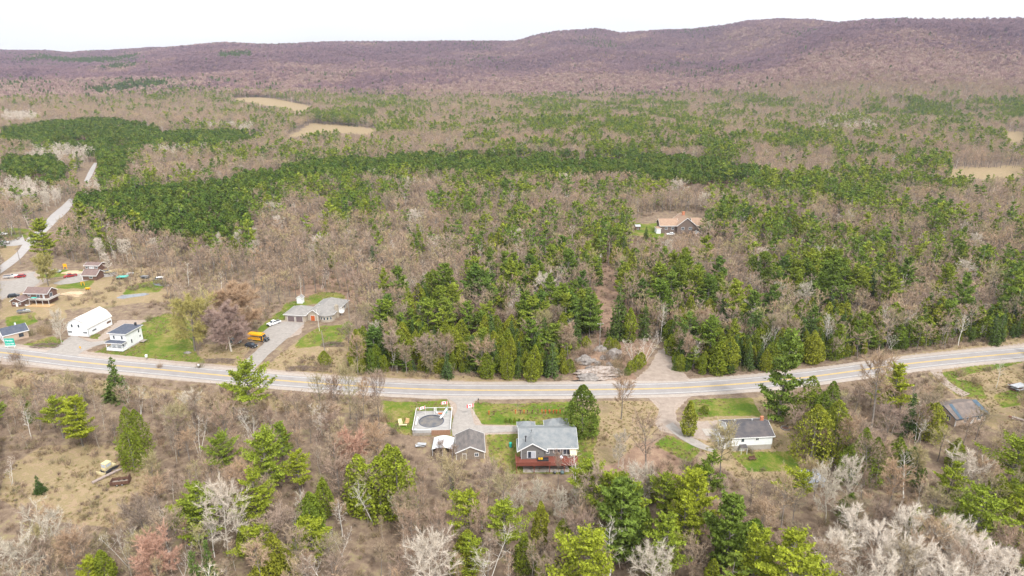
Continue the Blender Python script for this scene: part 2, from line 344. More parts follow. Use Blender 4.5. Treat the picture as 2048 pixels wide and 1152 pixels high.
GRAVEL = [
 [(0,684),(347,722),(700,753),(1000,764),(1380,757),(1591,740),(1834,708),(2048,686),(2048,722),(1834,744),(1591,774),(1380,793),(1000,799),(700,791),(347,760),(0,728)],
 [(1262,764),(1297,735),(1317,700),(1346,700),(1360,735),(1385,764)], [(895,795),(960,795),(942,812),(965,850),(1040,852),(1040,868),(975,870),(915,875),(905,820)],
 [(1295,795),(1380,793),(1350,820),(1352,845),(1400,842),(1445,840),(1448,885),(1400,880),(1320,862),(1308,845),(1318,820)],
 [(90,708),(140,672),(210,680),(150,712)], [(0,550),(60,540),(100,560),(60,580),(0,600)], [(540,665),(560,640),(610,640),(600,668),(530,690)],[(180,690),(240,640),(300,640)]]
LEAF = [[(1290,880),(1370,890),(1400,940),(1360,990),(1290,970),(1270,920)], [(1185,500),(1255,500),(1262,600),(1300,690),(1290,735),(1185,700)], [(1140,762),(1150,690),(1250,690),(1268,758)],
 [(400,720),(460,700),(500,720),(480,745),(410,742)], [(560,560),(700,520),(760,640),(700,600),(600,590)],[(1180,855),(1280,870),(1280,960),(1190,960)]]
# places where the photo shows open ground, roofs or road: no self-sown trunk stands or crown hangs there
CLEAR = [
 [(0,686),(347,724),(700,754),(1000,766),(1380,760),(1591,742),(1834,711),(2048,688),(2048,724),(1834,744),(1591,774),(1380,794),(1000,800),(700,791),(347,760),(0,730)],
 [(0,500),(40,478),(100,425),(128,405),(150,405),(130,430),(80,478),(45,525),(0,552)], [(150,362),(178,325),(200,325),(186,352),(170,366)],
 [(0,545),(60,525),(60,500),(120,512),(160,528),(210,525),(222,560),(200,580),(130,615),(100,625),(0,640)],
 [(0,640),(60,640),(110,655),(120,620),(185,605),(235,615),(330,620),(380,640),(400,700),(440,738),(300,730),(100,712),(0,690)],
 [(490,735),(505,690),(525,645),(580,598),(660,585),(700,600),(700,640),(650,660),(720,690),(640,700),(560,720),(520,745)], [(400,690),(500,680),(500,745),(400,740)],
 [(1196,530),(1226,530),(1240,600),(1285,680),(1345,690),(1380,760),(1140,762),(1150,690),(1190,680)],
 [(1260,468),(1266,442),(1315,428),(1412,426),(1402,462),(1340,468),(1318,476)],
 [(756,796),(1200,796),(1200,870),(1180,945),(1030,948),(1000,930),(965,928),(900,920),(855,915),(800,885),(760,865)],
 [(1195,796),(1520,792),(1590,820),(1590,915),(1480,945),(1400,920),(1330,900),(1290,960),(1190,930),(1190,860)],
 [(1865,750),(2048,705),(2048,850),(1990,860),(1980,850),(1900,845),(1875,800),(1920,790)],
 [(110,905),(300,900),(280,985),(200,990),(60,1010),(0,990)],
 [(455,197),(520,195),(560,200),(628,215),(600,225),(560,215),(500,205)], [(565,276),(625,248),(760,258),(740,268),(650,264)],
 [(1895,340),(2048,335),(2048,354),(1960,356),(1900,350)], [(1600,940),(1720,940),(1720,980),(1600,980)], [(210,585),(330,580),(320,598),(210,600)],[(2010,265),(2048,265),(2048,285),(2015,282)]]
SPARSE = [([(200,525),(370,545),(360,600),(205,610)], .3), ([(0,870),(330,880),(330,1070),(0,1070)], .4), ([(1280,870),(1420,880),(1410,1000),(1270,1000)], .35), ([(955,920),(1190,930),(1190,1010),(960,1010)], .45),
 ([(1480,925),(1640,925),(1640,975),(1480,975)], .5), ([(0,770),(760,800),(760,1300),(0,1300)], .72), ([(760,880),(2300,880),(2300,1400),(760,1400)], .62), ([(370,560),(520,560),(520,700),(370,700)], .3), ([(700,590),(760,590),(730,700),(700,700)], .5)]
PLANT = [[(0,258),(120,240),(200,236),(290,246),(330,262),(300,275),(200,290),(90,290),(0,282)], [(156,285),(250,268),(350,262),(520,258),(531,272),(500,285),(430,290),(330,290),(250,305),(180,300)],
 [(0,315),(110,312),(140,330),(140,358),(100,368),(40,354),(0,350)], [(195,300),(255,300),(258,345),(240,355),(183,348),(190,320)],
 [(150,420),(165,390),(330,375),(480,350),(600,325),(780,308),(1000,305),(1250,303),(1420,312),(1510,330),(1480,378),(1380,374),(1250,350),(1000,349),(800,343),(700,350),(600,362),(520,380),(485,405),(500,440),(430,475),(330,470),(250,435)],
 [(435,106),(500,104),(505,112),(440,116)], [(160,182),(260,165),(330,163),(330,172),(200,188)]]
ASPEN = [[(60,285),(200,284),(230,305),(180,345),(140,320),(60,312)], [(0,352),(60,356),(130,375),(130,405),(0,400)], [(165,350),(245,355),(250,372),(180,385)], [(400,248),(500,246),(500,256),(400,256)],
 [(10,222),(80,222),(80,240),(10,240)], [(440,375),(520,360),(560,350),(560,370),(480,390)], [(300,290),(410,286),(410,298),(300,300)], [(190,480),(250,480),(250,525),(190,525)],[(1640,230),(1720,225),(1760,260),(1640,262)],
 [(430,465),(520,455),(500,480),(430,485)]]
ROWS = """
32145411100000000010000000000000
11111122323331214434444432355445
00000111236441123776532222234345
11133233232334454777787545222223
11232233433322332346787565332221
21221112334344455555666544443411
01354333334554445456554556655421
11355555444344331111211234554554
12654553324531222233016454643544
14323333003422333355124643532434
04421111001213235553123543433334
01210100000233434431255534534434
00000000000344444322256635454434
00000000000343334433256655554444
00000000000353235555267766666555
00000000000466554535278877777776
00000000000588886521189988888877
00000000000588888750199999888877
00000000000000000000000000000000
11000000000000000000000000111000
11110000000000000000000111211110
01120001100000000000002221111110
00010001100000000000011222222111
00010001000000000011010111111111
01011111010001122333331111111122
00011111010001122333322111111222
01001111110001122222222111001222
01011111111111123333332210001122
00111111111111122222222200001122
01111111111111122222222200001111
01111111111111122222222200001111
""".split()
CON = np.array([[int(c) / 10 for c in r] for r in ROWS])
def anyin(px, py, polys):
    r = np.zeros(np.shape(px), bool)
    for p in polys:
        p_ = np.asarray(p); bb = (px > p_[:, 0].min()) & (px < p_[:, 0].max()) & (py > p_[:, 1].min()) & (py < p_[:, 1].max())
        if bb.any(): r |= bb & in_poly(px, py, p)
    return r

# ---------------------------------------------------------------- the ground: one sheet out to behind the hills
def ground():
    fine = np.arange(-48, 48.01, 0.24); coarse = np.concatenate([np.arange(-180, -48, 6), fine, np.arange(54, 180, 6)])
    az = np.radians(coarse)
    r = [2, 30, 60, 85]; q = 90.0
    while q < 7400: r.append(q); q *= 1.0058 if q < 1200 else 1.012
    r = np.array(r); A, Rr = np.meshgrid(az, r)
    X = Rr * np.sin(A); Y = Rr * np.cos(A); Z = terrain(X, Y)
    nr, na = X.shape; X = X.ravel(); Y = Y.ravel(); Z = Z.ravel()
    i, j = np.meshgrid(np.arange(nr - 1), np.arange(na), indexing='ij'); i = i.ravel(); j = j.ravel(); j2 = (j + 1) % na
    fc = np.stack([i * na + j, i * na + j2, (i + 1) * na + j2, (i + 1) * na + j], 1)[:, ::-1]
    verts = np.stack([X, Y, Z], 1)
    # centre cap
    me = np_mesh('ground', verts, fc, [ground_mat()])
    px, py = to_px(X, Y, Z); front = Y > 20
    rr = np.hypot(X, Y)
    jit = smooth(2500, 150, rr)
    wx = ((fbm(X, Y, 5, 3, 11) - .5) * 8 + (fbm(X, Y, 16, 2, 13) - .5) * 26) * jit; wy = ((fbm(X, Y, 5, 3, 12) - .5) * 4 + (fbm(X, Y, 16, 2, 14) - .5) * 12) * jit
    c = np.zeros((len(X), 4), np.float32); far = rr > 1900; sel = front & (np.abs(px - 1024) < 1250) & (py > 150)
    qx, qy, ux, uy = px[sel], py[sel], wx[sel], wy[sel]
    OFF = [(0, 0), (4, 0), (-4, 0), (0, 2), (0, -2), (3, 1.5), (-3, 1.5), (3, -1.5), (-3, -1.5)]
    for ch, (polys, wk) in enumerate(((GRASS, 1), (DRY, 1), (GRAVEL, .25), (LEAF, 1))):
        acc = 0
        for (ox, oy) in OFF:
            q = 0.5 if polys is GRAVEL else 1.3
            acc = acc + anyin(qx + ux * wk + ox * q, qy + uy * wk + oy * q, polys)
        c[sel, ch] = acc / len(OFF)
    c[far, 3] = 1
    at = me.color_attributes.new('cover', 'FLOAT_COLOR', 'POINT'); at.data.foreach_set('color', c.ravel())
    me.polygons.foreach_set('use_smooth', np.ones(len(fc), bool))
    o = bpy.data.objects.new('ground', me); col.objects.link(o); o['kind'] = 'structure'
def ground_mat():
    m = bpy.data.materials.new('ground_cover'); m.use_nodes = True; nt = m.node_tree; N = nt.nodes; K = nt.links.new
    b = N['Principled BSDF']; b.inputs['Roughness'].default_value = 0.95; b.inputs['Specular IOR Level'].default_value = 0.1
    tc = N.new('ShaderNodeTexCoord')
    def noise(s, d=5, r=0.6):
        n = N.new('ShaderNodeTexNoise'); n.inputs['Scale'].default_value = s; n.inputs['Detail'].default_value = d; n.inputs['Roughness'].default_value = r
        K(tc.outputs['Object'], n.inputs['Vector']); return n.outputs['Fac']
    def ramp(f, stops):
        rp = N.new('ShaderNodeValToRGB'); e = rp.color_ramp.elements
        while len(e) < len(stops): e.new(0.5)
        for i, (p, c) in enumerate(stops): e[i].position = p; e[i].color = (*c, 1)
        K(f, rp.inputs[0]); return rp.outputs[0]
    def mix(a, bb, f):
        x = N.new('ShaderNodeMix'); x.data_type = 'RGBA'; K(a, x.inputs[6]); K(bb, x.inputs[7]); K(f, x.inputs[0]); return x.outputs[2]
    n1 = noise(0.35, 8, 0.75); n2 = noise(0.07, 6, 0.65); n3 = noise(1.2, 4, 0.8)
    litter = ramp(n1, [(0.3, (0.105, 0.075, 0.057)), (0.46, (0.185, 0.133, 0.096)), (0.56, (0.25, 0.185, 0.13)), (0.64, (0.27, 0.23, 0.12)), (0.72, (0.35, 0.27, 0.18))])
    gm = N.new('ShaderNodeMath'); gm.operation = 'MULTIPLY_ADD'; K(noise(0.13, 7, 0.75), gm.inputs[0]); gm.inputs[1].default_value = 0.75
    g2 = N.new('ShaderNodeMath'); g2.operation = 'MULTIPLY'; g2.inputs[1].default_value = 0.3; K(n3, g2.inputs[0]); K(g2.outputs[0], gm.inputs[2])
    green = ramp(gm.outputs[0], [(0.38, (0.055, 0.105, 0.012)), (0.46, (0.09, 0.145, 0.016)), (0.53, (0.135, 0.165, 0.026)), (0.6, (0.22, 0.19, 0.06)), (0.69, (0.31, 0.24, 0.12))])
    dry = ramp(n1, [(0.3, (0.2, 0.135, 0.085)), (0.42, (0.3, 0.22, 0.14)), (0.5, (0.25, 0.2, 0.1)), (0.56, (0.35, 0.255, 0.165)), (0.64, (0.24, 0.17, 0.11)), (0.75, (0.42, 0.32, 0.2))])
    grav = ramp(n3, [(0.3, (0.28, 0.22, 0.18)), (0.6, (0.38, 0.31, 0.26)), (0.8, (0.46, 0.39, 0.33))])
    leaf = ramp(n1, [(0.3, (0.15, 0.095, 0.07)), (0.5, (0.26, 0.17, 0.12)), (0.7, (0.35, 0.25, 0.17))])
    at = N.new('ShaderNodeAttribute'); at.attribute_name = 'cover'; sc_ = N.new('ShaderNodeSeparateColor'); K(at.outputs['Color'], sc_.inputs[0])
    def soft(f, w=0.9):   # ragged edge: (mask + (noise-0.5)*w) stepped
        a = N.new('ShaderNodeMath'); a.operation = 'MULTIPLY_ADD'; K(n3, a.inputs[0]); a.inputs[1].default_value = w; K(f, a.inputs[2])
        mr = N.new('ShaderNodeMapRange'); mr.inputs['From Min'].default_value = 0.42 + w * 0.5; mr.inputs['From Max'].default_value = 0.58 + w * 0.5
        K(a.outputs[0], mr.inputs[0]); return mr.outputs[0]
    # green creeping into the litter in places
    gp = N.new('ShaderNodeMapRange'); gp.inputs['From Min'].default_value = 0.6; gp.inputs['From Max'].default_value = 0.72; K(n2, gp.inputs[0])
    half = N.new('ShaderNodeMath'); half.operation = 'MULTIPLY'; half.inputs[1].default_value = 0.4; K(gp.outputs[0], half.inputs[0])
    c = mix(litter, green, half.outputs[0])
    c = mix(c, leaf, soft(at.outputs['Alpha'], 0.5)); c = mix(c, dry, soft(sc_.outputs[1])); c = mix(c, green, soft(sc_.outputs[0])); c = mix(c, grav, soft(sc_.outputs[2], 0.5))
    K(c, b.inputs['Base Color'])
    bp = N.new('ShaderNodeBump'); bp.inputs['Strength'].default_value = 0.5; bp.inputs['Distance'].default_value = 0.3; K(n1, bp.inputs['Height']); K(bp.outputs[0], b.inputs['Normal'])
    return m
ground()

# ---------------------------------------------------------------- roads
def surf_mat(name, stops, s1=0.6, stretch=None, rough=0.9):
    m = nmat(name, stops[0], rough, 0, s1, base2=stops[1], detail=8, spec=0.2, stretch=stretch); return m
asphalt = surf_mat('asphalt', [(0.26, 0.24, 0.235), (0.32, 0.295, 0.285)], 0.25)
shoulder_mat = surf_mat('shoulder_gravel', [(0.33, 0.28, 0.245), (0.43, 0.375, 0.33)], 0.8)
gravel_mat = surf_mat('gravel', [(0.27, 0.245, 0.225), (0.37, 0.335, 0.305)], 0.7)
gravel_pink = surf_mat('earth_gravel', [(0.26, 0.205, 0.17), (0.37, 0.305, 0.255)], 0.5)
side_mat = surf_mat('old_asphalt', [(0.33, 0.31, 0.3), (0.42, 0.39, 0.375)], 0.3)
paint_white = nmat('road_paint_white', (0.45, 0.44, 0.42), 0.7, 0, 0.8, base2=(0.72, 0.71, 0.7), detail=8)
paint_yellow = nmat('road_paint_yellow', (0.6, 0.38, 0.06), 0.7, 0, 0.8, base2=(0.75, 0.5, 0.1), detail=8)
def spline(pts, step=2.0):
    pts = [np.array([p[0], p[1]]) for p in pts]; out = []
    e = [2 * pts[0] - pts[1]] + pts + [2 * pts[-1] - pts[-2]]
    for i in range(1, len(e) - 2):
        p0, p1, p2, p3 = e[i - 1:i + 3]; n = max(2, int(np.linalg.norm(p2 - p1) / step))
        for k in range(n):
            t = k / n; out.append(0.5 * (2 * p1 + (p2 - p0) * t + (2 * p0 - 5 * p1 + 4 * p2 - p3) * t * t + (3 * p1 - p0 - 3 * p2 + p3) * t ** 3))
    out.append(pts[-1]); return np.array(out)
def strip(name, cl, o0, o1, dz, mat, ragged=0.0, seed=0, kind='structure', cross=4, dash=None, zfix=None, parent=None):
    d = np.gradient(cl, axis=0); d /= np.linalg.norm(d, axis=1)[:, None]; nrm = np.stack([-d[:, 1], d[:, 0]], 1)
    o0 = np.broadcast_to(o0, (len(cl),)).astype(float).copy(); o1 = np.broadcast_to(o1, (len(cl),)).astype(float).copy()
    if ragged:
        rg = np.random.RandomState(seed); o0 += (fbm(cl[:, 0] + 777, cl[:, 1] + 50, 4, 3, seed) - .5) * 2 * ragged; o1 += (fbm(cl[:, 0] + 333, cl[:, 1] + 99, 4, 3, seed + 5) - .5) * 2 * ragged
    V = []
    for k in range(cross + 1):
        o = o0 + (o1 - o0) * k / cross; p = cl + nrm * o[:, None]
        z = terrain(p[:, 0], p[:, 1]) + dz; V.append(np.stack([p[:, 0], p[:, 1], z], 1))
    n = len(cl); V = np.concatenate(V); fc = []
    for k in range(cross):
        for i in range(n - 1):
            fc.append((k * n + i, k * n + i + 1, (k + 1) * n + i + 1, (k + 1) * n + i))
    me = np_mesh(name, V, np.array(fc), [mat]); o = bpy.data.objects.new(name, me); col.objects.link(o); o.parent = parent
    if kind: o['kind'] = kind
    return o
hw = [(-130,690),(0,705),(170,725.5),(347,742),(520,758),(700,771.5),(850,779),(1000,781),(1200,779.5),(1380,775),(1591,757.6),(1834,726),(2048,705.5),(2200,692)]
HWY = spline([P(*q)[:2] for q in hw], 3.0)
strip('road_shoulder', HWY, -6.2, 6.0, 0.05, shoulder_mat, 0.5, 3)
road = strip('highway', HWY, -4.15, 4.1, 0.10, asphalt, cross=8)
strip('edge_line', HWY, 3.2, 3.4, 0.118, paint_white, cross=1); strip('edge_line', HWY, -3.4, -3.2, 0.118, paint_white, cross=1)
strip('centre_line', HWY, 0.12, 0.34, 0.118, paint_yellow, cross=1); strip('centre_line', HWY, -0.34, -0.12, 0.118, paint_yellow, cross=1)
def ribbon(name, L_, R_, mat, dz, ragged=0.35, seed=1, step=2.0):
    a = spline([P(*q)[:2] for q in L_], step); b = spline([P(*q)[:2] for q in R_], step)
    n = max(len(a), len(b)); ta = np.linspace(0, len(a) - 1, n); tb = np.linspace(0, len(b) - 1, n)
    a = np.stack([np.interp(ta, np.arange(len(a)), a[:, k]) for k in (0, 1)], 1); b = np.stack([np.interp(tb, np.arange(len(b)), b[:, k]) for k in (0, 1)], 1)
    wdt = b - a; wl = np.linalg.norm(wdt, axis=1)[:, None] + 1e-6; u = wdt / wl
    a = a + u * ((fbm(a[:, 0] + 500, a[:, 1] + 500, 3, 3, seed) - .5) * 2 * ragged)[:, None]; b = b + u * ((fbm(b[:, 0] + 500, b[:, 1] + 500, 3, 3, seed + 9) - .5) * 2 * ragged)[:, None]
    cr = 6; V = []
    for k in range(cr + 1):
        p = a + (b - a) * k / cr; V.append(np.stack([p[:, 0], p[:, 1], terrain(p[:, 0], p[:, 1]) + dz], 1))
    V = np.concatenate(V); fc = [(k * n + i, (k + 1) * n + i, (k + 1) * n + i + 1, k * n + i + 1) for k in range(cr) for i in range(n - 1)]
    me = np_mesh(name, V, np.array(fc), [mat]); o = bpy.data.objects.new(name, me); col.objects.link(o); o['kind'] = 'structure'; return o
ribbon('side_road', [(0,531),(30,508),(52,480),(72,462),(100,432),(126,410),(140,396)], [(0,548),(38,520),(66,490),(92,465),(122,436),(138,420),(150,400)], side_mat, 0.06, 0.2, 4)
ribbon('side_road', [(168,362),(178,342),(188,326)], [(176,364),(188,343),(194,326)], side_mat, 0.07, 0.2, 4)
ribbon('driveway', [(893,795),(910,806),(914,818),(906,840),(903,858),(905,872)], [(962,795),(944,806),(941,818),(945,835),(952,852),(968,872)], gravel_mat, 0.075, 0.3, 6)
ribbon('driveway', [(940,850),(980,852),(1010,853),(1050,852)], [(940,870),(978,866),(1010,865),(1050,864)], gravel_mat, 0.082, 0.3, 7)
ribbon('driveway', [(1268,762),(1290,745),(1308,722),(1322,702),(1332,693)], [(1378,762),(1360,748),(1352,725),(1344,706),(1340,695)], gravel_pink, 0.075, 0.5, 8)
ribbon('driveway', [(1290,796),(1316,803),(1320,820),(1312,840),(1318,858)], [(1378,794),(1352,806),(1348,822),(1352,846),(1362,866)], gravel_pink, 0.075, 0.5, 9)
ribbon('footpath', [(1330,852),(1352,872),(1375,886),(1402,898),(1425,905)], [(1345,845),(1370,868),(1395,880),(1412,890),(1432,897)], gravel_mat, 0.088, 0.2, 10)
ribbon('driveway', [(88,707),(120,688),(138,676),(150,671),(180,684),(216,680)], [(152,713),(165,704),(178,697),(192,692),(205,689),(218,685)], gravel_mat, 0.075, 0.4, 11)
ribbon('driveway', [(470,741),(500,712),(528,686),(520,672),(545,650),(572,643)], [(506,742),(535,712),(565,685),(585,670),(600,655),(610,646)], gravel_mat, 0.075, 0.4, 12)
ribbon('driveway', [(1858,740),(1868,752),(1885,768),(1905,782),(1925,795)], [(1885,737),(1885,748),(1897,762),(1915,775),(1940,788)], gravel_pink, 0.075, 0.3, 13)
ribbon('yard_gravel', [(0,562),(30,560),(45,553),(55,546),(75,543)], [(0,600),(40,585),(60,578),(80,562),(62,552)], gravel_mat, 0.075, 0.5, 14)
ribbon('yard_gravel', [(105,567),(130,558),(150,548),(200,545),(235,544)], [(120,570),(150,566),(170,562),(200,556),(235,552)], gravel_mat, 0.075, 0.5, 15)
ribbon('side_road', [(0,484),(25,480),(45,470)], [(0,492),(28,492),(52,488)], side_mat, 0.085, 0.2, 16)
# ---------------------------------------------------------------- building helpers (local x along the front, y away from it, z up)
def wall_block(parent, mat, x0, x1, y0, y1, z1, rise=0, axis='x', z0=-0.6, name='wall', over=None):
    """closed wall volume; with rise, the two ends perpendicular to the ridge axis run up into gables"""
    mb = MB()
    if rise:
        if axis == 'x':
            ym = (y0 + y1) / 2; mb.prism([(x0,y0,z0),(x0,y1,z0),(x0,y1,z1),(x0,ym,z1+rise),(x0,y0,z1)][::-1], (x1 - x0, 0, 0))
        else:
            xm = (x0 + x1) / 2; mb.prism([(x0,y0,z0),(x1,y0,z0),(x1,y0,z1),(xm,y0,z1+rise),(x0,y0,z1)], (0, y1 - y0, 0))
    else: mb.box(x0, x1, y0, y1, z0, z1)
    return mb.build(name, mat, parent)
def gable_roof(parent, mat, x0, x1, y0, y1, z, rise, axis='x', over=0.45, th=0.16, trim=white_trim, name='roof'):
    """two thick slopes; returns the roof, with a trim board along eaves and rakes as its child"""
    mb = MB(); tb = MB()
    def T(a, b, c): return (a, b, c) if axis == 'x' else (b, a, c)
    if axis == 'x': a0, a1, b0, b1 = x0 - over, x1 + over, y0, y1
    else: a0, a1, b0, b1 = y0 - over, y1 + over, x0, x1
    bm = (b0 + b1) / 2; sl = rise / ((b1 - b0) / 2); e0 = b0 - over; e1 = b1 + over; ze = z - sl * over; zr = z + rise
    for (e, s) in ((e0, -1), (e1, 1)):
        pts = [T(a0, e, ze), T(a0, bm, zr), T(a0, bm, zr + th), T(a0, e, ze + th)]
        vec = T(a1 - a0, 0, 0); mb.prism(pts if (s < 0) == (axis == 'x') else pts[::-1], vec)
        tb.prism([T(a0 + .01, e - 0.03 * -s * -1 - 0.0, ze - 0.1), T(a0 + .01, e + s * 0.06, ze - 0.1), T(a0 + .01, e + s * 0.06, ze + th + .02), T(a0 + .01, e - 0.0, ze + th + .02)], T(a1 - a0 - .02, 0, 0))
        for a in (a0 - 0.07, a1 + 0.01):
            p = [T(a, e, ze - 0.12), T(a, bm, zr - 0.12), T(a, bm, zr + th + 0.03), T(a, e, ze + th + 0.03)]
            tb.prism(p, T(0.06, 0, 0))
    r = mb.build(name, mat, parent); tb.build('fascia', trim, r); return r
def hip_roof(parent, mat, x0, x1, y0, y1, z, rise, over=0.5, th=0.15, trim=white_trim, inset=None, name='roof', ridge_axis='x'):
    x0 -= over; x1 += over; y0 -= over; y1 += over; w, d = x1 - x0, y1 - y0
    ins = min(w, d) / 2 if inset is None else inset; mb = MB(); xm, ym = (x0 + x1) / 2, (y0 + y1) / 2
    b = [(x0,y0,z),(x1,y0,z),(x1,y1,z),(x0,y1,z)]; t = [(p[0], p[1], z + th) for p in b]
    if ridge_axis == 'x': ra, rb = (min(x0 + ins, xm), ym, z + th + rise), (max(x1 - ins, xm), ym, z + th + rise)
    else: ra, rb = (xm, min(y0 + ins, ym), z + th + rise), (xm, max(y1 - ins, ym), z + th + rise)
    mb.v = b + t + [ra, rb]
    if ridge_axis == 'x': tops = [(4,5,9,8),(5,6,9),(6,7,8,9),(7,4,8)]
    else: tops = [(4,5,8),(5,6,9,8),(6,7,9),(7,4,8,9)]
    mb.f = [(3,2,1,0)] + tops; mb.m = [0] * 5
    sides = [(0,1,5,4),(1,2,6,5),(2,3,7,6),(3,0,4,7)]; mb.f += sides; mb.m += [0] * 4
    r = mb.build(name, mat, parent)
    tb = MB(); q = 0.05
    tb.box(x0 - q, x1 + q, y0 - q, y0 - .005, z - .06, z + th + .01); tb.box(x0 - q, x1 + q, y1 + .005, y1 + q, z - .06, z + th + .01)
    tb.box(x0 - q, x0 - .005, y0, y1, z - .06, z + th + .01); tb.box(x1 + .005, x1 + q, y0, y1, z - .06, z + th + .01)
    tb.build('fascia', trim, r); return r
def face_pts(face, at, u0, u1, z0, z1, out0, out1):
    """box corners for something on a wall face: face f/b/l/r = front, back, left, right; 'at' is that wall's coordinate"""
    if face == 'f': return (u0, u1, at - out1, at - out0, z0, z1)
    if face == 'b': return (u0, u1, at + out0, at + out1, z0, z1)
    if face == 'l': return (at - out1, at - out0, u0, u1, z0, z1)
    return (at + out0, at + out1, u0, u1, z0, z1)
def window(parent, face, at, u, z, w, h, pane=None, trim=white_trim, t=0.12, bars=1, name='window'):
    fr = MB(); u0, u1 = u - w / 2, u + w / 2; z0, z1 = z, z + h
    for (a, b, c, d) in ((u0 - t, u1 + t, z0 - t, z0), (u0 - t, u1 + t, z1, z1 + t), (u0 - t, u0, z0, z1), (u1, u1 + t, z0, z1)):
        fr.box(*face_pts(face, at, a, b, c, d, -0.02, 0.07))
    for k in range(bars):
        uu = u0 + (u1 - u0) * (k + 1) / (bars + 1); fr.box(*face_pts(face, at, uu - 0.035, uu + 0.035, z0, z1, 0.02, 0.06))
    o = fr.build(name, trim, parent)
    MB().box(*face_pts(face, at, u0, u1, z0, z1, -0.03, 0.03)).build('pane', pane or glass, o)
    return o
def door(parent, face, at, u, z, w, h, mat, name='door', trim=white_trim):
    o = MB().box(*face_pts(face, at, u - w / 2, u + w / 2, z, z + h, -0.02, 0.05)).build(name, mat, parent)
    t = 0.1; f = MB()
    f.box(*face_pts(face, at, u - w / 2 - t, u - w / 2 - .003, z, z + h + t, -0.02, 0.08)); f.box(*face_pts(face, at, u + w / 2 + .003, u + w / 2 + t, z, z + h + t, -0.02, 0.08))
    f.box(*face_pts(face, at, u - w / 2, u + w / 2, z + h + .003, z + h + t, -0.02, 0.08)); f.build('frame', trim, o)
    MB().box(*face_pts(face, at, u + w * .35, u + w * .35 + .08, z + h * .45, z + h * .45 + .1, 0.05, 0.11)).build('handle', dark_metal, o)
    return o
def frame_at(pa, pb, name, dz=0.0, ang=None):
    """Empty at the front left ground corner pa, x axis towards pb"""
    a = P(*pa); b = P(*pb); an = math.atan2(b.y - a.y, b.x - a.x) if ang is None else R(ang)
    return empty(name, (a.x, a.y, a.z + dz), an), math.hypot(b.x - a.x, b.y - a.y)

# ---- grey-roofed house with the red deck, bottom centre
g = P(1041, 924); h = empty('house', (g.x, 162.6, -2.5), R(1.3)); W = 15.2; D = 11.5
tag(h, 'dark grey house with blue-grey roof and red raised deck, nearest the camera below the highway', 'house')
wall_block(h, grey_siding, 0, W, 0, D, 5.2, 2.5, 'x')
gable_roof(h, roof_blue_grey, 0, W, 0, D, 5.2, 2.5, 'x', 0.5)
wall_block(h, grey_siding, 0.1, 6.4, -1.3, 4, 5.15, 2.2, 'y', z0=-0.6, name='gable_wall')
gable_roof(h, roof_blue_grey, -0.6, 6.9, -1.3, 4.3, 5.15, 2.2, 'y', 0.4, name='gable_roof')
for (x0, x1, y0, y1, rs) in ((-0.6, 4.6, D - 1.6, D + 2.6, 1.45), (7.2, 12.8, D - 1.6, D + 3.4, 2.0), (9.4, 14.4, D - 1.2, D + 4.0, 1.9)):
    wall_block(h, grey_siding, x0 + .3, x1 - .3, y0 + .3, y1 - .3, 5.0, 0, z0=-0.4, name='rear_wing')
    hip_roof(h, roof_blue_grey, x0 + .3, x1 - .3, y0 + .3, y1 - .3, 5.0 + (0.02 if x0 > 9 else 0), rs, 0.35, name='wing_roof')
door(h, 'f', -1.3, 2.9, 2.75, 2.2, 2.1, curtain, name='sliding_door'); MB().box(2.0, 2.8, -1.38, -1.36, 2.85, 4.75).build('pane', glass, h)
window(h, 'f', 0, 7.4, 3.4, 0.7, 1.1, bars=0); window(h, 'f', 0, 10.0, 3.5, 1.7, 1.0); window(h, 'f', 0, 12.6, 2.9, 1.9, 1.9)
for u in (1.2, 4.8): MB().box(u - .08, u + .08, -1.42, -1.3, 4.2, 4.45).build('wall_lamp', dark_metal, h)
MB().tube((1.4, 1.0, 5.4), (1.4, 1.0, 7.9), 0.14, n=8).tube((1.4, 1.0, 7.9), (1.4, 1.0, 8.2), 0.26, n=8).build('chimney_pipe', dark_metal, h)
MB().tube((3.2, 4.6, 6.6), (3.2, 4.6, 8.2), 0.07, n=6).build('vent_pipe', dark_metal, h)
MB().box(-.05, .05, -.06, 0, 2.5, 5.1).build('corner_board', white_trim, h); MB().box(.1, .2, -1.4, -1.3, 2.5, 5.1).build('corner_board', white_trim, h)
dk = MB(); dk.box(-1.4, 15.6, -4.4, 0.0, 2.25, 2.42)
for x in (-1.3, 3.4, 7.6, 11.5, 15.4): dk.box(x, x + .2, -4.35, -4.15, -0.6, 2.25)
for x in (-1.3, 15.3): dk.box(x, x + .2, -1.5, -1.3, -0.6, 2.25)
dko = dk.build('deck', red_stain, h)
rl = MB(); rl.box(-1.4, 7.9, -4.4, -4.3, 2.5, 3.35); rl.box(-1.45, 7.95, -4.48, -4.22, 3.36, 3.44)
rl.box(-1.4, -1.3, -4.3, 0.0, 2.5, 3.35); rl.box(-1.46, -1.22, -4.2, 0, 3.36, 3.44)
for x in np.arange(8.0, 15.5, 0.35): rl.box(x, x + .06, -4.38, -4.32, 2.43, 3.35)
rl.box(7.96, 15.6, -4.45, -4.25, 3.36, 3.43)
rl.build('railing', red_stain, dko)
MB().prism([(13.4, -0.06, 4.6), (15.2, -0.06, 4.6), (15.2, -1.9, 3.8), (13.4, -1.9, 3.8)], (0, 0, 0.05)).build('awning', awning_mat, h)
MB().box(.6, 13, -4.0, -.2, 0.0, 0.08).build('patio_slab', concrete, h)
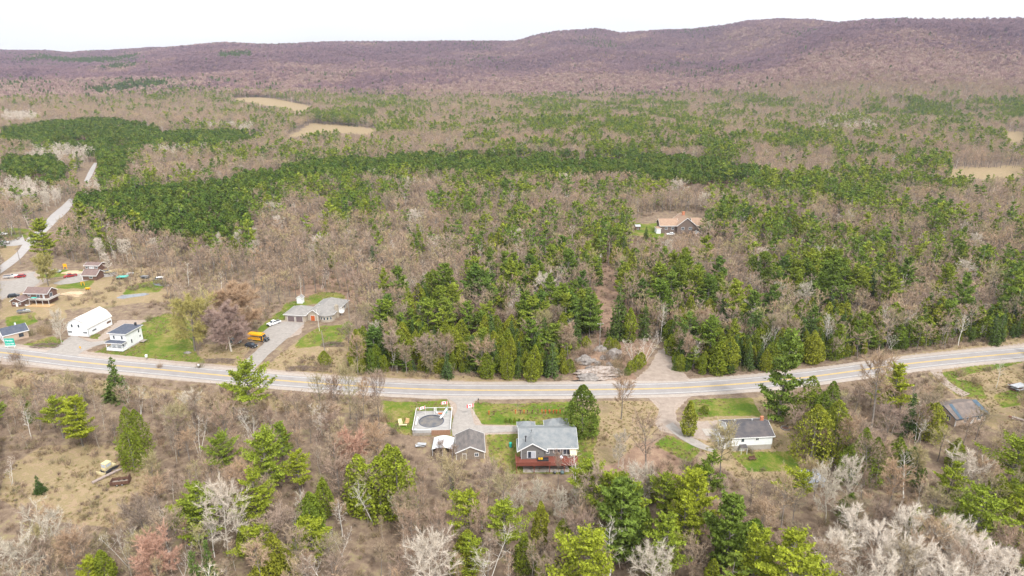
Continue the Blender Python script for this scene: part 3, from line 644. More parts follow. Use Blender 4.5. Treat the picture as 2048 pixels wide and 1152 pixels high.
for (pos, lab) in (((-2.6, 6.8), 'round teal bin beside the left wall of the grey-roofed house'),):
    b = empty('bin', h.matrix_basis @ Vector((pos[0], pos[1], 1.6))); tag(b, lab, 'bin')
    MB().tube((0, 0, -.3), (0, 0, 1.0), .38, .42, 12).build('body', teal, b); MB().tube((0, 0, 1.0), (0, 0, 1.14), .45, .3, 12).build('lid', teal, b)
hm = h.matrix_basis
def on_house(m, x, y, z): return m @ Vector((x, y, z))
sf = empty('garden_sofa', on_house(hm, 6.0, -2.2, 2.42), h.rotation_euler.z); tag(sf, 'dark outdoor sofa with yellow cushions on the red deck', 'sofa')
MB().box(-1.5, 1.5, -.4, .4, .1, .4).build('seat', dark_metal, sf); MB().box(-1.5, 1.5, .25, .42, .4, .85).build('backrest', dark_metal, sf)
for x in (-1.0, -.35): MB().box(x - .28, x + .28, -.05, .24, .42, .85).build('cushion', bamboo, sf)
for x in (-1.4, 1.3): MB().box(x, x + .1, -.35, -.25, 0, .1).build('leg', dark_metal, sf)
um = empty('patio_heater', on_house(hm, 10.9, -2.6, 2.42)); tag(um, 'white and violet folded umbrella standing on the red deck', 'umbrella')
MB().tube((0, 0, 0), (0, 0, 1.5), .04).build('pole', dark_metal, um); MB().tube((0, 0, .7), (0, 0, 1.3), .22, .5, 10).tube((0, 0, 1.3), (0, 0, 1.8), .5, .1, 10).build('canopy', white_purple, um); um.name = 'umbrella'
ks = [('black kettle barbecue on the slab under the red deck', 9.0, black_paint, .35), ('dark green water barrel on the slab in front of the red deck', 11.0, green_paint, .5)]
for lab, x, m_, r_ in ks:
    e = empty('barbecue' if 'barbecue' in lab else 'barrel', on_house(hm, x, -5.0, 0)); tag(e, lab, 'barbecue' if 'barb' in lab else 'barrel')
    MB().tube((0, 0, .35), (0, 0, .8), r_, r_ * 1.08, 12).build('body', m_, e); MB().tube((0, 0, .8), (0, 0, 1.02), r_ * 1.1, r_ * .5, 12).build('lid', m_, e)
    for k in range(3):
        t = k * 2.09; MB().tube((math.cos(t) * r_ * .8, math.sin(t) * r_ * .8, 0), (math.cos(t) * r_ * .6, math.sin(t) * r_ * .6, .4), .04).build('leg', dark_metal, e)

# ---- weathered garage beside the pool
h, _ = frame_at((913, 920), (968, 917), 'garage', -0.3); W = 7.7; D = 9.2
tag(h, 'weathered grey-brown garage with white trimmed gable between the pool and the grey-roofed house', 'garage')
wall_block(h, weathered_wall, 0, W, 0, D, 2.7, 1.7, 'y', name='wall'); gable_roof(h, roof_weathered, 0, W, 0, D, 2.7, 1.7, 'y', 0.35)
window(h, 'f', 0, 5.6, 1.3, 0.9, 0.9, bars=1); door(h, 'f', 0, 2.2, 0.1, 0.9, 2.0, weathered_wall)
MB().box(-.06, .06, -.06, .06, -.3, 2.7).build('corner_board', white_trim, h); MB().box(W - .06, W + .06, -.06, .06, -.3, 2.7).build('corner_board', white_trim, h)

# ---- white bungalow
h, _ = frame_at((1462, 903), (1537, 898), 'bungalow', -1.1, 4.9); W = 11.6; D = 9.3; h.location.z = -2.1
tag(h, 'white bungalow with black roof, concrete basement and brick chimney below the highway', 'house')
wall_block(h, concrete, 0, W, 0, D, 2.3, name='basement_wall', z0=-0.8)
mb = MB(); mb.prism([(-.06,-.06,2.3),(-.06,D+.06,2.3),(-.06,D+.06,5.1),(-.06,D/2,7.0),(-.06,-.06,5.1)][::-1], (W + .12, 0, 0)); mb.build('wall', white_siding, h)
gable_roof(h, roof_black, 0, W, 0, D, 5.1, 1.9, 'x', 0.5)
window(h, 'f', -.06, 3.0, 3.5, 0.8, 1.2, bars=0); window(h, 'f', -.06, 7.2, 3.8, 0.75, 0.85, bars=1)
window(h, 'l', -.06, 2.4, 3.4, 1.1, 1.1); window(h, 'l', -.06, 7.0, 3.4, 1.1, 1.1)
door(h, 'f', 0, 3.1, -0.1, 1.1, 2.1, white_paint)
pr = MB().prism([(2.2, -.05, 2.6), (4.1, -.05, 2.6), (4.1, -1.5, 2.35), (2.2, -1.5, 2.35)], (0, 0, .12)).build('porch_roof', roof_black, h)
for x in (2.3, 3.95): MB().box(x, x + .09, -1.45, -1.36, -.4, 2.34).build('post', white_trim, pr)
MB().box(10.1, 10.9, 5.0, 5.6, 5.2, 8.1).box(10.05, 10.95, 4.95, 5.65, 8.1, 8.2).build('chimney', brick, h)
for x in (2.6, 7.8): MB().tube((x, 5.6, 6.3), (x, 5.6, 7.15), .15, n=8).tube((x, 5.6, 7.15), (x, 5.6, 7.3), .24, n=8).build('roof_vent', grey_metal, h)
wall_block(h, white_siding, -2.6, -0.05, 1.2, 5.4, 4.3, 0.7, 'x', z0=-0.6, name='entry_wall'); gable_roof(h, roof_weathered, -2.6, -0.1, 1.2, 5.4, 4.3, 0.7, 'x', 0.2, name='entry_roof')
door(h, 'l', -2.6, 2.2, 1.6, 0.9, 2.0, green_paint); window(h, 'f', 1.2, -1.3, 2.6, 0.9, 1.1)
MB().box(-3.6, -2.65, 0.8, 3.4, -.6, 1.5).build('step', wood_grey, h)
MB().tube((11.6, 7.0, 5.0), (14.6, 8.2, 5.3), .04).build('antenna_arm', grey_metal, h)
bm = h.matrix_basis
fb = empty('fire_bench', bm @ Vector((4.6, -3.8, 0)), R(10)); fb.name = 'wooden_bench'; tag(fb, 'small brown wooden bench in front of the white bungalow', 'bench')
MB().box(-.9, .9, -.4, .4, .4, .5).build('seat', rust, fb); MB().box(-.9, .9, .35, .45, .5, 1.0).build('backrest', rust, fb)
for x in (-.85, .75):
    for y in (-.35, .25): MB().box(x, x + .1, y, y + .1, 0, .4).build('leg', rust, fb)
tp = empty('trellis_post', bm @ Vector((5.4, -1.6, 0))); tag(tp, 'thin dark post beside the bungalow basement door', 'post')
MB().tube((0, 0, -.3), (0, 0, 2.3), .06).build('shaft', pole_wood, tp); MB().box(-.35, .35, -.04, .04, 1.9, 2.0).build('crossbar', pole_wood, tp)
ps = MB(); q = [P(*a) for a in ((1403,858),(1433,858),(1434,872),(1412,872))]
ps.prism([(p.x, p.y, terrain(p.x, p.y) + .02) for p in q], (0, 0, .1)); o = ps.build('paving_slab', concrete); tag(o, 'pale concrete parking slab left of the white bungalow', 'slab')
sg = empty('fire_ring', P(1571, 857)); tag(sg, 'round stone fire ring with ash on the grass right of the white bungalow', 'fire ring')
for k in range(12):
    t = k * math.pi / 6; MB().box(-.25, .25, -.16, .16, -.05, .28).build('stone', rock_mat, sg).matrix_local = Matrix.Translation((1.2 * math.cos(t), 1.2 * math.sin(t), 0)) @ Matrix.Rotation(t + 1.57, 4, 'Z')
MB().tube((0, 0, -.02), (0, 0, .08), 1.05, n=14).build('ash_bed', rust, sg)
st = MB(); st.tube((0, 0, -.1), (0, 0, .6), .55, .42, 10); st.tube((.35, .1, 0), (.8, .3, .1), .2, .08, 6); o = st.build('tree_stump', bamboo); o.data.materials[0] = wood_tan; o.location = P(1580, 857); tag(o, 'pale sawn tree stump beside the stone fire ring', 'stump')

# ---- right hand house
h, _ = frame_at((1909, 853), (1981, 838), 'cottage', -0.2, 17); W = 11.4; D = 8.6
tag(h, 'cream cottage with faded brown roof behind bare trees at the right edge', 'house')
wall_block(h, beige_wall, 0, W, 0, D, 3.0, 1.9, 'x'); rf = gable_roof(h, roof_dull, 0, W, 0, D, 3.0, 1.9, 'x', 0.6, trim=roof_slate_edge)
MB().prism([(10.4, -.62, 2.93), (12.02, -.62, 2.93), (12.02, D / 2, 5.1), (10.4, D / 2, 5.1)], (0, 0, .04)).build('roof_patch', roof_slate_edge, h)
MB().prism([(.6, -.62, 2.93), (1.7, -.62, 2.93), (2.6, D / 2, 5.1), (1.4, D / 2, 5.1)], (0, 0, .04)).build('roof_patch', roof_slate_edge, h)
window(h, 'l', 0, 2.4, 1.2, 1.2, 1.3); window(h, 'f', 0, 4, 1.1, 1.4, 1.2); window(h, 'f', 0, 9, 1.1, 1.4, 1.2); door(h, 'f', 0, 6.5, 0, .9, 2.0, white_paint)
MB().box(-.1, .1, -.1, .1, -.3, 3.0).build('corner_board', white_trim, h); MB().box(W - .12, W + .12, -.12, .12, -.3, 3.0).build('corner_board', white_trim, h)
hip_roof(h, roof_dull, -1.2, 0.0, 4.0, 7.0, 2.3, .3, .15, name='porch_roof', trim=roof_slate_edge); 
for y in (4.1, 6.8): MB().box(-1.15, -1.03, y, y + .12, -.3, 2.3).build('post', brown_wall, h)

# ---- white two storey house
h, _ = frame_at((214, 703), (253, 701), 'farmhouse', 0, 4.0); W = 6.6; D = 8.8; g = P(216, 692); h.location = (-150.4, 236.3, 0); h.rotation_euler.z = R(-9)
tag(h, 'white two-storey farmhouse with slate-blue hipped roof and front porch on the green lawn', 'house')
MB().box(-.02, W + .02, -.02, D + .02, -.3, .5).build('foundation', concrete, h)
wall_block(h, white_siding, 0, W, 0, D, 6.2, z0=.5); hip_roof(h, roof_dark_slate, 0, W, 0, D, 6.2, 1.0, 0.55, inset=3.3, ridge_axis='y')
for u in (1.7, 5.0): window(h, 'f', 0, u, 4.0, .65, 1.3, bars=0)
window(h, 'r', W, 2.6, 1.6, .65, 1.5, bars=0); window(h, 'r', W, 7.4, 2.1, .8, .8); window(h, 'r', W, 7.0, 4.1, .7, 1.4, bars=0)
window(h, 'f', 0, 4.6, 1.2, 1.2, 1.3); door(h, 'f', 0, 2.0, .7, .9, 2.0, white_paint)
MB().box(5.2, 5.8, 7.2, 7.8, 6.4, 7.9).build('chimney', dark_metal, h)
pf = MB().box(-.2, W + .0, -2.6, -.02, .3, .55).build('porch_floor', white_trim, h)
hip_roof(h, roof_dark_slate, -.1, W - .1, -2.5, -.5, 3.3, .75, .35, inset=1.9, name='porch_roof')
for x in (-.1, 2.1, 4.2, W - .25): MB().box(x, x + .16, -2.5, -2.34, .55, 3.3).build('post', white_trim, h)
MB().box(-.05, W - .15, -2.46, -2.38, .7, 1.35).box(-.08, 0, -2.3, -.1, .7, 1.35).box(W - .22, W - .14, -2.3, -.1, .7, 1.35).build('porch_railing', white_trim, h)
MB().box(W + .05, W + 1.9, 6.2, 8.6, .5, .62).box(W + .1, W + .2, 6.3, 6.4, 0, .5).box(W + 1.75, W + 1.85, 6.3, 6.4, 0, .5).build('side_deck', wood_grey, h)

# ---- gambrel barn
h, _ = frame_at((137, 671), (179, 672), 'barn', -.1, -7); W = 9.0; D = 13.2; h.scale = (1, 1, .94); h.rotation_euler.z = R(-8)
tag(h, 'white gambrel barn with rust-streaked tin roof beside the farmhouse', 'barn')
prof = [(0, 4.1), (1.35, 6.3), (W / 2, 8.0), (W - 1.35, 6.3), (W, 4.1)]
MB().prism([(0,0,-.4),(W,0,-.4)] + [(x, 0, z) for x, z in prof[::-1]], (0, D, 0)).build('wall', white_siding, h)
rp = [(-.35, 3.75)] + prof[1:4] + [(W + .35, 3.75)]
up = [(x, z + .16) for x, z in rp]; mb = MB()
for k in range(4):
    a, b = rp[k], rp[k + 1]; c, d = up[k + 1], up[k]; mb.prism([(a[0], -.35, a[1]), (b[0], -.35, b[1]), (c[0], -.35, c[1]), (d[0], -.35, d[1])], (0, D + .7, 0))
mb.build('roof', roof_tin, h)
for u in (2.4, 5.3): window(h, 'f', 0, u, 4.0, .75, 1.3, bars=0, t=.06)
for u in (1.1, 7.6): window(h, 'f', 0, u, 1.5, 1.6, .75, bars=2, t=.06)
for u in (3.6, 5.4): MB().box(u - .88, u + .88, -.07, 0, 0, 2.5).build('barn_door', white_paint, h)
window(h, 'r', W, 3.2, 1.5, 2.2, .7, bars=2, t=.06); window(h, 'r', W, 11.5, 1.6, 2.2, .75, bars=2, t=.08, trim=wood_grey, pane=rust)
MB().box(W - .03, W + .05, -.05, .05, -.2, 4).build('corner_board', dark_metal, h)

# ---- beige workshop with the green sign
h = empty('workshop', (-203.2, 243.3, 0), R(-14)); W = 11.0; D = 7.4; h.rotation_euler.z = R(48)
g = P(10, 686); h.location = g
tag(h, 'beige stuccoed workshop with dark slate roof at the left edge behind the green sign', 'workshop')
wall_block(h, beige_wall, 0, 8.0, 0, 6.8, 3.0, 1.9, 'x'); gable_roof(h, roof_dark_slate, 0, 8.0, 0, 6.8, 3.0, 1.9, 'x', .35)
MB().box(-.03, .02, .1, 6.7, 0, 2.9).build('end_wall', white_siding, h)
door(h, 'l', -.03, 3.4, 0, 2.0, 2.2, curtain); window(h, 'f', 0, 5.6, .9, 1.5, 1.3, bars=0, t=.05, trim=dark_metal)
MB().box(5, 5.5, 4, 4.5, 3.6, 5.6).build('chimney', white_siding, h)
s = empty('sign', P(22, 696), R(4)); tag(s, 'green billboard with two rows of white lettering in front of the beige workshop', 'sign')
MB().box(-1.75, 1.75, 0, .08, 1.0, 3.9).build('board', teal, s); MB().box(-2.0, 2.0, -.1, .02, .7, .98).build('rail', sign_white, s)
for x in (-1.2, 1.2): MB().box(x - .07, x + .07, .1, .22, -.1, 3.5).build('post', sign_white, s)
lt = MB(); rg = random.Random(5)
for z0 in (2.75, 1.5):
    x = -1.45
    while x < 1.3:
        w_ = rg.choice((.16, .2, .24)); hh = rg.choice((.5, .62, .62))
        lt.box(x, x + .06, -.03, -.004, z0, z0 + hh); lt.box(x + .06, x + w_, -.03, -.004, z0 + rg.choice((0, .25, hh - .07)), z0 + rg.choice((.32, .07 + .25)) if False else z0 + hh * .5 + .04)
        x += w_ + .11
lt.build('lettering', sign_white, s)

# ---- brown split level house
h = empty('split_level_house', P(24, 613), R(-5)); tag(h, 'brown split-level house with white trim and raised balcony at the far left', 'house')
h.rotation_euler.z = R(-4); h.scale = (.78, .8, .86); bpy.context.view_layer.update()
wall_block(h, brown_wall, 0, 6.2, 0, 9.5, 3.1, 1.6, 'y', name='wall'); gable_roof(h, roof_brown, 0, 6.2, 0, 9.5, 3.1, 1.6, 'y', .5)
wall_block(h, brown_wall, 4.2, 17.6, 5.6, 13.2, 5.6, 0, z0=-.4, name='upper_wall')
mb = MB(); mb.prism([(17.55, 5.6, 5.6), (17.55, 13.2, 5.6), (17.55, 9.4, 7.7)], (.06, 0, 0)); mb.prism([(4.2, 5.6, 5.6), (4.2, 13.2, 5.6), (4.2, 9.4, 7.7)], (.06, 0, 0)); mb.build('gable_wall', brown_wall, h)
gable_roof(h, roof_brown, 4.2, 17.6, 5.6, 13.2, 5.6, 2.1, 'x', .5, name='upper_roof')
window(h, 'f', 0, 1.5, 1.2, 1.1, 1.0); window(h, 'f', 0, 5.0, 1.2, 1.1, 1.0); door(h, 'f', 0, 3.2, 0, 1.0, 2.1, white_paint)
window(h, 'f', 5.6, 6.8, 3.9, 1.3, .9); window(h, 'f', 5.6, 12.2, 3.1, 1.6, 2.1); window(h, 'r', 17.6, 8.4, 3.2, 2.0, 2.0); window(h, 'f', 5.6, 15.4, 3.1, .8, 2.1, bars=0, pane=curtain)
b = MB().box(8.4, 20.2, 2.6, 5.6, 2.7, 2.9).box(17.65, 20.2, 5.6, 12, 2.7, 2.9).build('balcony', wood_grey, h)
rl = MB()
for x in np.arange(8.4, 20.2, .8): rl.box(x, x + .08, 2.6, 2.68, 2.9, 3.8)
rl.box(8.4, 20.2, 2.58, 2.7, 3.75, 3.85)
for y in np.arange(2.6, 12, .8): rl.box(20.12, 20.2, y, y + .08, 2.9, 3.8)
rl.box(20.1, 20.22, 2.7, 12, 3.75, 3.85); rl.build('balcony_railing', white_trim, b)
for x in (8.5, 12.5, 16.3, 20.0): MB().box(x, x + .16, 2.65, 2.8, -.3, 2.7).build('post', white_trim, h)
MB().box(8.6, 22.0, 0.2, 4.6, -.2, .35).build('lower_deck', wood_tan, h)
hm = h.matrix_basis
for nm, lab, m_, x, y, z in (('parasol_cover', 'teal folded cover on the balcony of the brown split-level house', teal_cloth, 10.8, 4, 2.95),):
    e = empty('patio_table', hm @ Vector((x, y, z))); tag(e, lab.replace('folded cover', 'covered table'), 'table')
    MB().box(-1.1, 1.1, -.6, .6, .6, .78).build('tabletop', m_, e)
    for q in ((-1, -.5), (.9, -.5), (-1, .4), (.9, .4)): MB().box(q[0], q[0] + .1, q[1], q[1] + .1, 0, .6).build('leg', dark_metal, e)
e = empty('bathtub', hm @ Vector((7.6, 2.0, 0))); e.name = 'paddling_pool'; tag(e, 'small white oval tub on the ground under the balcony', 'tub')
mb = MB(); n = 16
ring = lambda r, z: [(1.1 * r * math.cos(2 * math.pi * k / n), .7 * r * math.sin(2 * math.pi * k / n), z) for k in range(n)]
mb.v = ring(.9, 0) + ring(1, .5) + ring(.88, .5) + ring(.8, .15); 
for a in range(3):
    for k in range(n): mb.f.append((a * n + k, a * n + (k + 1) % n, (a + 1) * n + (k + 1) % n, (a + 1) * n + k)); mb.m.append(0)
mb.f.append(tuple(3 * n + k for k in range(n))); mb.m.append(0); mb.build('shell', white_paint, e)

# ---- brown outbuilding and the cottage behind it
h, _ = frame_at((166, 560), (198, 561), 'garage', 0, -3); W = 7.0; D = 6.0
tag(h, 'low brown garage with brown roof beside the red pickup', 'garage')
wall_block(h, brown_wall, 0, W, 0, D, 2.6, 1.9, 'x'); gable_roof(h, roof_brown, 0, W, 0, D, 2.6, 1.9, 'x', .5); window(h, 'f', 0, 4.3, 1.0, 1.5, .9); door(h, 'l', 0, 2.0, 0, .9, 2.1, white_paint); MB().box(-.2, .1, -.2, .1, -.1, 2.5).build('corner_board', white_trim, h)
h, _ = frame_at((171, 542), (195, 542), 'cabin', 0, -3); W = 7.4; D = 5.5
tag(h, 'small brown cabin with a row of white framed windows behind the low brown garage', 'cabin')
wall_block(h, brown_wall, 0, W, 0, D, 3.0, .9, 'x'); gable_roof(h, roof_brown, 0, W, 0, D, 3.0, .9, 'x', .4)
for u in (1.0, 2.9, 4.3, 6.2): window(h, 'f', 0, u, 1.4, 1.1, 1.0, pane=curtain if u in (2.9, 4.3) else None)

# ---- stone bungalow
h = empty('stone_bungalow', P(571, 642), R(-13)); tag(h, 'beige stone bungalow with taupe roof, two garage doors and a round bay above the bus', 'house')
h.rotation_euler.z = R(-8)
wall_block(h, stone_wall, 0, 8.8, 0, 9.5, 2.9, name='garage_wall'); hip_roof(h, roof_taupe, 0, 8.8, 0, 9.5, 2.9, 2.0, .5, inset=3.6, ridge_axis='y', name='garage_roof')
for u in (2.6, 6.2): door(h, 'f', 0, u, 0, 2.9, 2.3, tan_door, name='garage_door')
wall_block(h, stone_wall, 8.8, 19.6, 3.4, 20.0, 2.85, name='wall')
hip_roof(h, roof_taupe, 8.9, 19.6, 3.4, 20.0, 2.95, 2.7, .5, inset=5.0, ridge_axis='y')
wall_block(h, stone_wall, 9.0, 14.0, 2.0, 6.0, 3.0, 1.8, 'y', name='entry_wall'); gable_roof(h, roof_taupe, 9.0, 14.0, 2.0, 8.0, 3.0, 1.8, 'y', .45, name='entry_roof')
door(h, 'f', 2.0, 11.2, 0, 1.8, 2.2, orange_mat)
mb = MB(); rb = MB(); n = 14; cx, cy, rr = 16.8, 3.9, 3.2
ring = lambda r, z: [(cx + r * math.cos(math.pi + math.pi * k / (n - 1)), cy + r * math.sin(math.pi + math.pi * k / (n - 1)), z) for k in range(n)]
mb.prism(ring(rr, -.4), (0, 0, 3.2)); mb.build('bay_wall', stone_wall, h)
rb.v = ring(rr + .5, 2.86) + ring(.2, 4.6) + ring(rr + .5, 2.7)
for k in range(n - 1): rb.f += [(k, k + 1, n + k + 1, n + k), (2 * n + k, 2 * n + k + 1, k + 1, k)]; rb.m += [0, 0]
rb.f.append(tuple(range(3 * n - 1, 2 * n - 1, -1))); rb.m.append(0); rb.build('bay_roof', roof_taupe, h)
for k in range(5):
    t = math.pi * (1.5 + (k - 2) * .13); c_ = Vector((cx + (rr + .03) * math.cos(t), cy + (rr + .03) * math.sin(t), 1.0))
    w_ = MB().box(-.42, .42, -.06, .06, 0, 1.3).build('window', white_trim, h); w_.matrix_local = Matrix.Translation(c_) @ Matrix.Rotation(t + math.pi / 2, 4, 'Z')
    p_ = MB().box(-.32, .32, -.075, -.055, .1, 1.2).build('pane', glass, w_)
MB().box(19.0, 20.3, 6.6, 7.8, -.3, 5.4).box(19.3, 20.0, 6.9, 7.5, 5.4, 5.8).build('chimney', stone_wall, h)
window(h, 'r', 19.6, 12, 1.0, 1.6, 1.2); window(h, 'r', 19.6, 16, 1.0, 1.6, 1.2)
e, _ = frame_at((594, 607), (601, 607), 'garden_shed', 0, -8); tag(e, 'tiny white garden shed with grey roof behind the stone bungalow garage', 'shed')
wall_block(e, white_siding, 0, 2.4, 0, 2.4, 2.6, .9, 'y'); gable_roof(e, roof_taupe, 0, 2.4, 0, 2.4, 2.6, .9, 'y', .2); door(e, 'f', 0, 1.2, .1, .8, 1.9, white_paint)

# ---- log house in the wood
h = empty('log_house', P(1322, 468), R(2)); tag(h, 'large log house with orange-tan roof standing in the woods', 'house')
wall_block(h, log_wall, 0, 10.0, 2.0, 12.0, 5.0, 3.0, 'x', name='left_wall'); gable_roof(h, roof_tan, 0, 11, 2.0, 12.0, 5.0, 3.1, 'x', .6)
wall_block(h, log_wall, 10.0, 21.6, 0, 15.0, 5.4, 4.0, 'y', name='centre_wall'); gable_roof(h, roof_tan, 10.0, 21.6, 0, 15.0, 5.4, 4.6, 'y', .6, name='centre_roof')
wall_block(h, log_wall, 21.6, 31.0, 2.2, 12.0, 5.0, 3.0, 'x', name='right_wall'); gable_roof(h, roof_tan, 20.6, 31.0, 2.2, 12.0, 5.0, 3.4, 'x', .6, name='right_roof')
for u in (3.6, 7.6): window(h, 'f', 2.0, u, 2.4, 1.4, 1.4)
for u in (13.4, 18.2): window(h, 'f', 0, u, 2.6, 1.7, 1.5)
window(h, 'f', 2.2, 25, 2.6, 2.0, 1.4); window(h, 'l', 0, 5, 1.0, 2.2, 3.2, pane=curtain)
MB().box(15.2, 16.6, 9, 10.4, 8.2, 11.6).box(15.1, 16.7, 8.9, 10.5, 11.6, 11.9).build('chimney', brick, h)
MB().box(-2.6, 0, 1.0, 6.0, 0, 3.2).build('porch_wall', white_siding, h); hip_roof(h, roof_tan, -2.6, 0, 1.0, 6.0, 3.2, 1.0, .3, name='porch_roof')
e, _ = frame_at((1271, 460), (1280, 460), 'shed', 0, 5); tag(e, 'small dark shed with pale tin roof on the lawn left of the log house', 'shed')
wall_block(e, brown_wall, 0, 3.0, 0, 2.6, 2.2, .9, 'x'); gable_roof(e, grey_metal, 0, 3.0, 0, 2.6, 2.2, .9, 'x', .3, trim=brown_wall); door(e, 'f', 0, 1.5, 0, .8, 1.8, dark_metal)
e, _ = frame_at((1390, 474), (1398, 474), 'shed', 0, 5); tag(e, 'little grey gabled shed in front of the right end of the log house', 'shed')
wall_block(e, weathered_wall, 0, 3.4, 0, 3, 2.2, 1.2, 'y'); gable_roof(e, roof_taupe, 0, 3.4, 0, 3, 2.2, 1.2, 'y', .3); door(e, 'f', 0, 1.7, 0, .9, 1.8, dark_metal)

# ---- pool on its raised deck
pc = [P(*q) for q in ((825, 872), (900, 870), (899, 836), (826.5, 839))]
e = empty('pool_enclosure', pc[0], math.atan2(pc[1].y - pc[0].y, pc[1].x - pc[0].x)); e.location.z = -0.95; W = 11.0; D = 13.0
e.name = 'swimming_pool'; tag(e, 'round above-ground pool with dark cover sunk in a fenced pale deck', 'pool')
DZ = 1.6
mb = MB(); n = 36; cx, cy, rr = 5.0, 6.8, 3.7
ring = lambda r, z: [(cx + r * math.cos(2 * math.pi * k / n), cy + r * math.sin(2 * math.pi * k / n), z) for k in range(n)]
# deck surface with a round hole: ring quads to the rectangle edge
outer = []
for k in range(n):
    t = 2 * math.pi * k / n; dx, dy = math.cos(t), math.sin(t)
    s_ = min([((W - cx) / dx) if dx > 1e-6 else (-cx / dx if dx < -1e-6 else 1e9), ((D - cy) / dy) if dy > 1e-6 else (-cy / dy if dy < -1e-6 else 1e9)])
    outer.append((cx + dx * s_, cy + dy * s_, DZ))
mb.v = ring(rr, DZ) + outer; mb.f = [(k, n + k, n + (k + 1) % n, (k + 1) % n) for k in range(n)]; mb.m = [0] * n
for (a, b, c) in (((W, D), (W, cy), (cx, D)),): pass
mb.build('deck', deck_pale, e)
corn = MB()
for (x, y) in ((0, 0), (W, 0), (W, D), (0, D)):
    # fill the corner the radial quads leave open
    ks = sorted(range(n), key=lambda k: math.hypot(outer[k][0] - x, outer[k][1] - y))[:2]; a, b = outer[ks[0]], outer[ks[1]]
    corn.poly([a, (x, y, DZ), b] if ((x - a[0]) * (b[1] - a[1]) - (y - a[1]) * (b[0] - a[0])) < 0 else [b, (x, y, DZ), a])
corn.build('deck_corner', deck_pale, e)
MB().poly(ring(rr - .02, DZ - .12)).build('pool_cover', pool_cover, e)
rm = MB(); rm.v = ring(rr + .1, DZ + .06) + ring(rr - .12, DZ + .06) + ring(rr + .1, DZ - .1) + ring(rr - .12, DZ - .35)
for k in range(n):
    j = (k + 1) % n; rm.f += [(k, j, n + j, n + k)[::-1], (2 * n + k, 2 * n + j, j, k), (n + k, n + j, 3 * n + j, 3 * n + k)]; rm.m += [0] * 3
rm.build('pool_rim', roof_dark_slate, e)
MB().box(.02, W - .02, 0, .12, -.4, DZ - .06).box(0, .12, .13, D - .13, -.4, DZ - .06).box(W - .12, W, .13, D - .13, -.4, DZ - .06).box(0, W, D - .12, D, -.4, DZ - .06).build('deck_skirt', wood_grey, e)
rl = MB()
for x in np.arange(.0, W - .1, .32): rl.box(x, x + .06, D - .1, D - .04, DZ, DZ + 1.1)
for y in np.arange(.0, D, .32): rl.box(.02, .08, y, y + .06, DZ, DZ + 1.1); rl.box(W - .08, W - .02, y, y + .06, DZ, DZ + 1.1)
for x in np.arange(.0, 5.2, .32): rl.box(x, x + .06, .02, .08, DZ, DZ + 1.0)
rl.build('fence', wood_grey, e)
tr = MB().box(-.03, W + .03, D - .14, D + .0, DZ + 1.1, DZ + 1.18).box(-.02, .12, 0, D - .15, DZ + 1.1, DZ + 1.18).box(W - .12, W + .02, 0, D - .15, DZ + 1.1, DZ + 1.18).box(-.03, 5.3, -.02, .12, DZ + 1.0, DZ + 1.08).build('top_rail', white_trim, e)
MB().box(5.5, W - .1, -.12, -.03, DZ - 1.1, DZ + .85).build('board_panel', nmat('cedar_boards', (0.3, 0.17, 0.11), .9, .25, 2, stretch=(6, 1, .5)), e)
pm = e.matrix_basis
l = empty('pool_ladder', pm @ Vector((5.9, 11.3, DZ))); tag(l, 'white A-frame ladder at the far rim of the covered pool', 'ladder')
for x in (-.3, .3): MB().tube((x, .6, 0), (x, 0, 2.0), .07).tube((x, -.6, 0), (x, 0, 2.0), .07).build('rail', white_paint, l)
for z in (.4, .8, 1.2, 1.6): MB().box(-.3, .3, .6 - z * .3 - .06, .6 - z * .3 + .06, z, z + .06).build('rung', white_paint, l)
s = empty('pool_slide', pm @ Vector((9.4, 10.6, DZ)), R(20)); tag(s, 'teal ladder with white curved pool slide in the corner of the deck', 'slide')
mb = MB(); pts = [(0, 0, 1.9), (-.6, -.6, 1.6), (-1.3, -1.0, .9), (-2.0, -1.6, .45), (-2.6, -2.0, .35)]
for a, b in zip(pts, pts[1:]): mb.tube(a, b, .28, n=8)
mb.build('chute', white_paint, s)
for x in (-.2, .25): MB().tube((x, .9, 0), (x, .1, 2.5), .08).build('rail', teal_cloth, s)
for z in (.4, .8, 1.2, 1.6): MB().box(-.2, .25, .86 - z * .3, .94 - z * .3, z, z + .06).build('rung', teal_cloth, s)
bo = empty('bench', pm @ Vector((.7, 6.5, DZ)), R(90)); tag(bo, 'long white bench along the left rail of the pool deck', 'bench')
MB().box(-2.2, 2.2, -.2, .2, .35, .45).build('seat', white_paint, bo)
for x in (-1.9, 1.8): MB().box(x, x + .1, -.15, .15, 0, .35).build('leg', white_paint, bo)
bq = MB(); bq.tube((0, 0, 0), (0, 0, .75), .42, .42, 12); bq.tube((0, 0, .75), (0, 0, .8), .46, .2, 12); o = bq.build('pool_filter', grey_metal); o.location = pm @ Vector((.7, 1.2, DZ)); tag(o, 'grey drum filter in the near left corner of the pool deck', 'filter')
lo = empty('pool_lounger', pm @ Vector((7.6, 10.9, DZ)), 0); tag(lo, 'low orange-white lounger beside the white pool ladder', 'lounger')
MB().box(-.9, .9, -.3, .3, .2, .32).build('seat', orange_mat, lo); MB().prism([(-.9, -.3, .32), (-.9, .3, .32), (-1.4, .3, .8), (-1.4, -.3, .8)], (.06, 0, .02)).build('backrest', white_paint, lo)
for x in (-.8, .7): MB().box(x, x + .08, -.25, .25, 0, .2).build('leg', white_paint, lo)
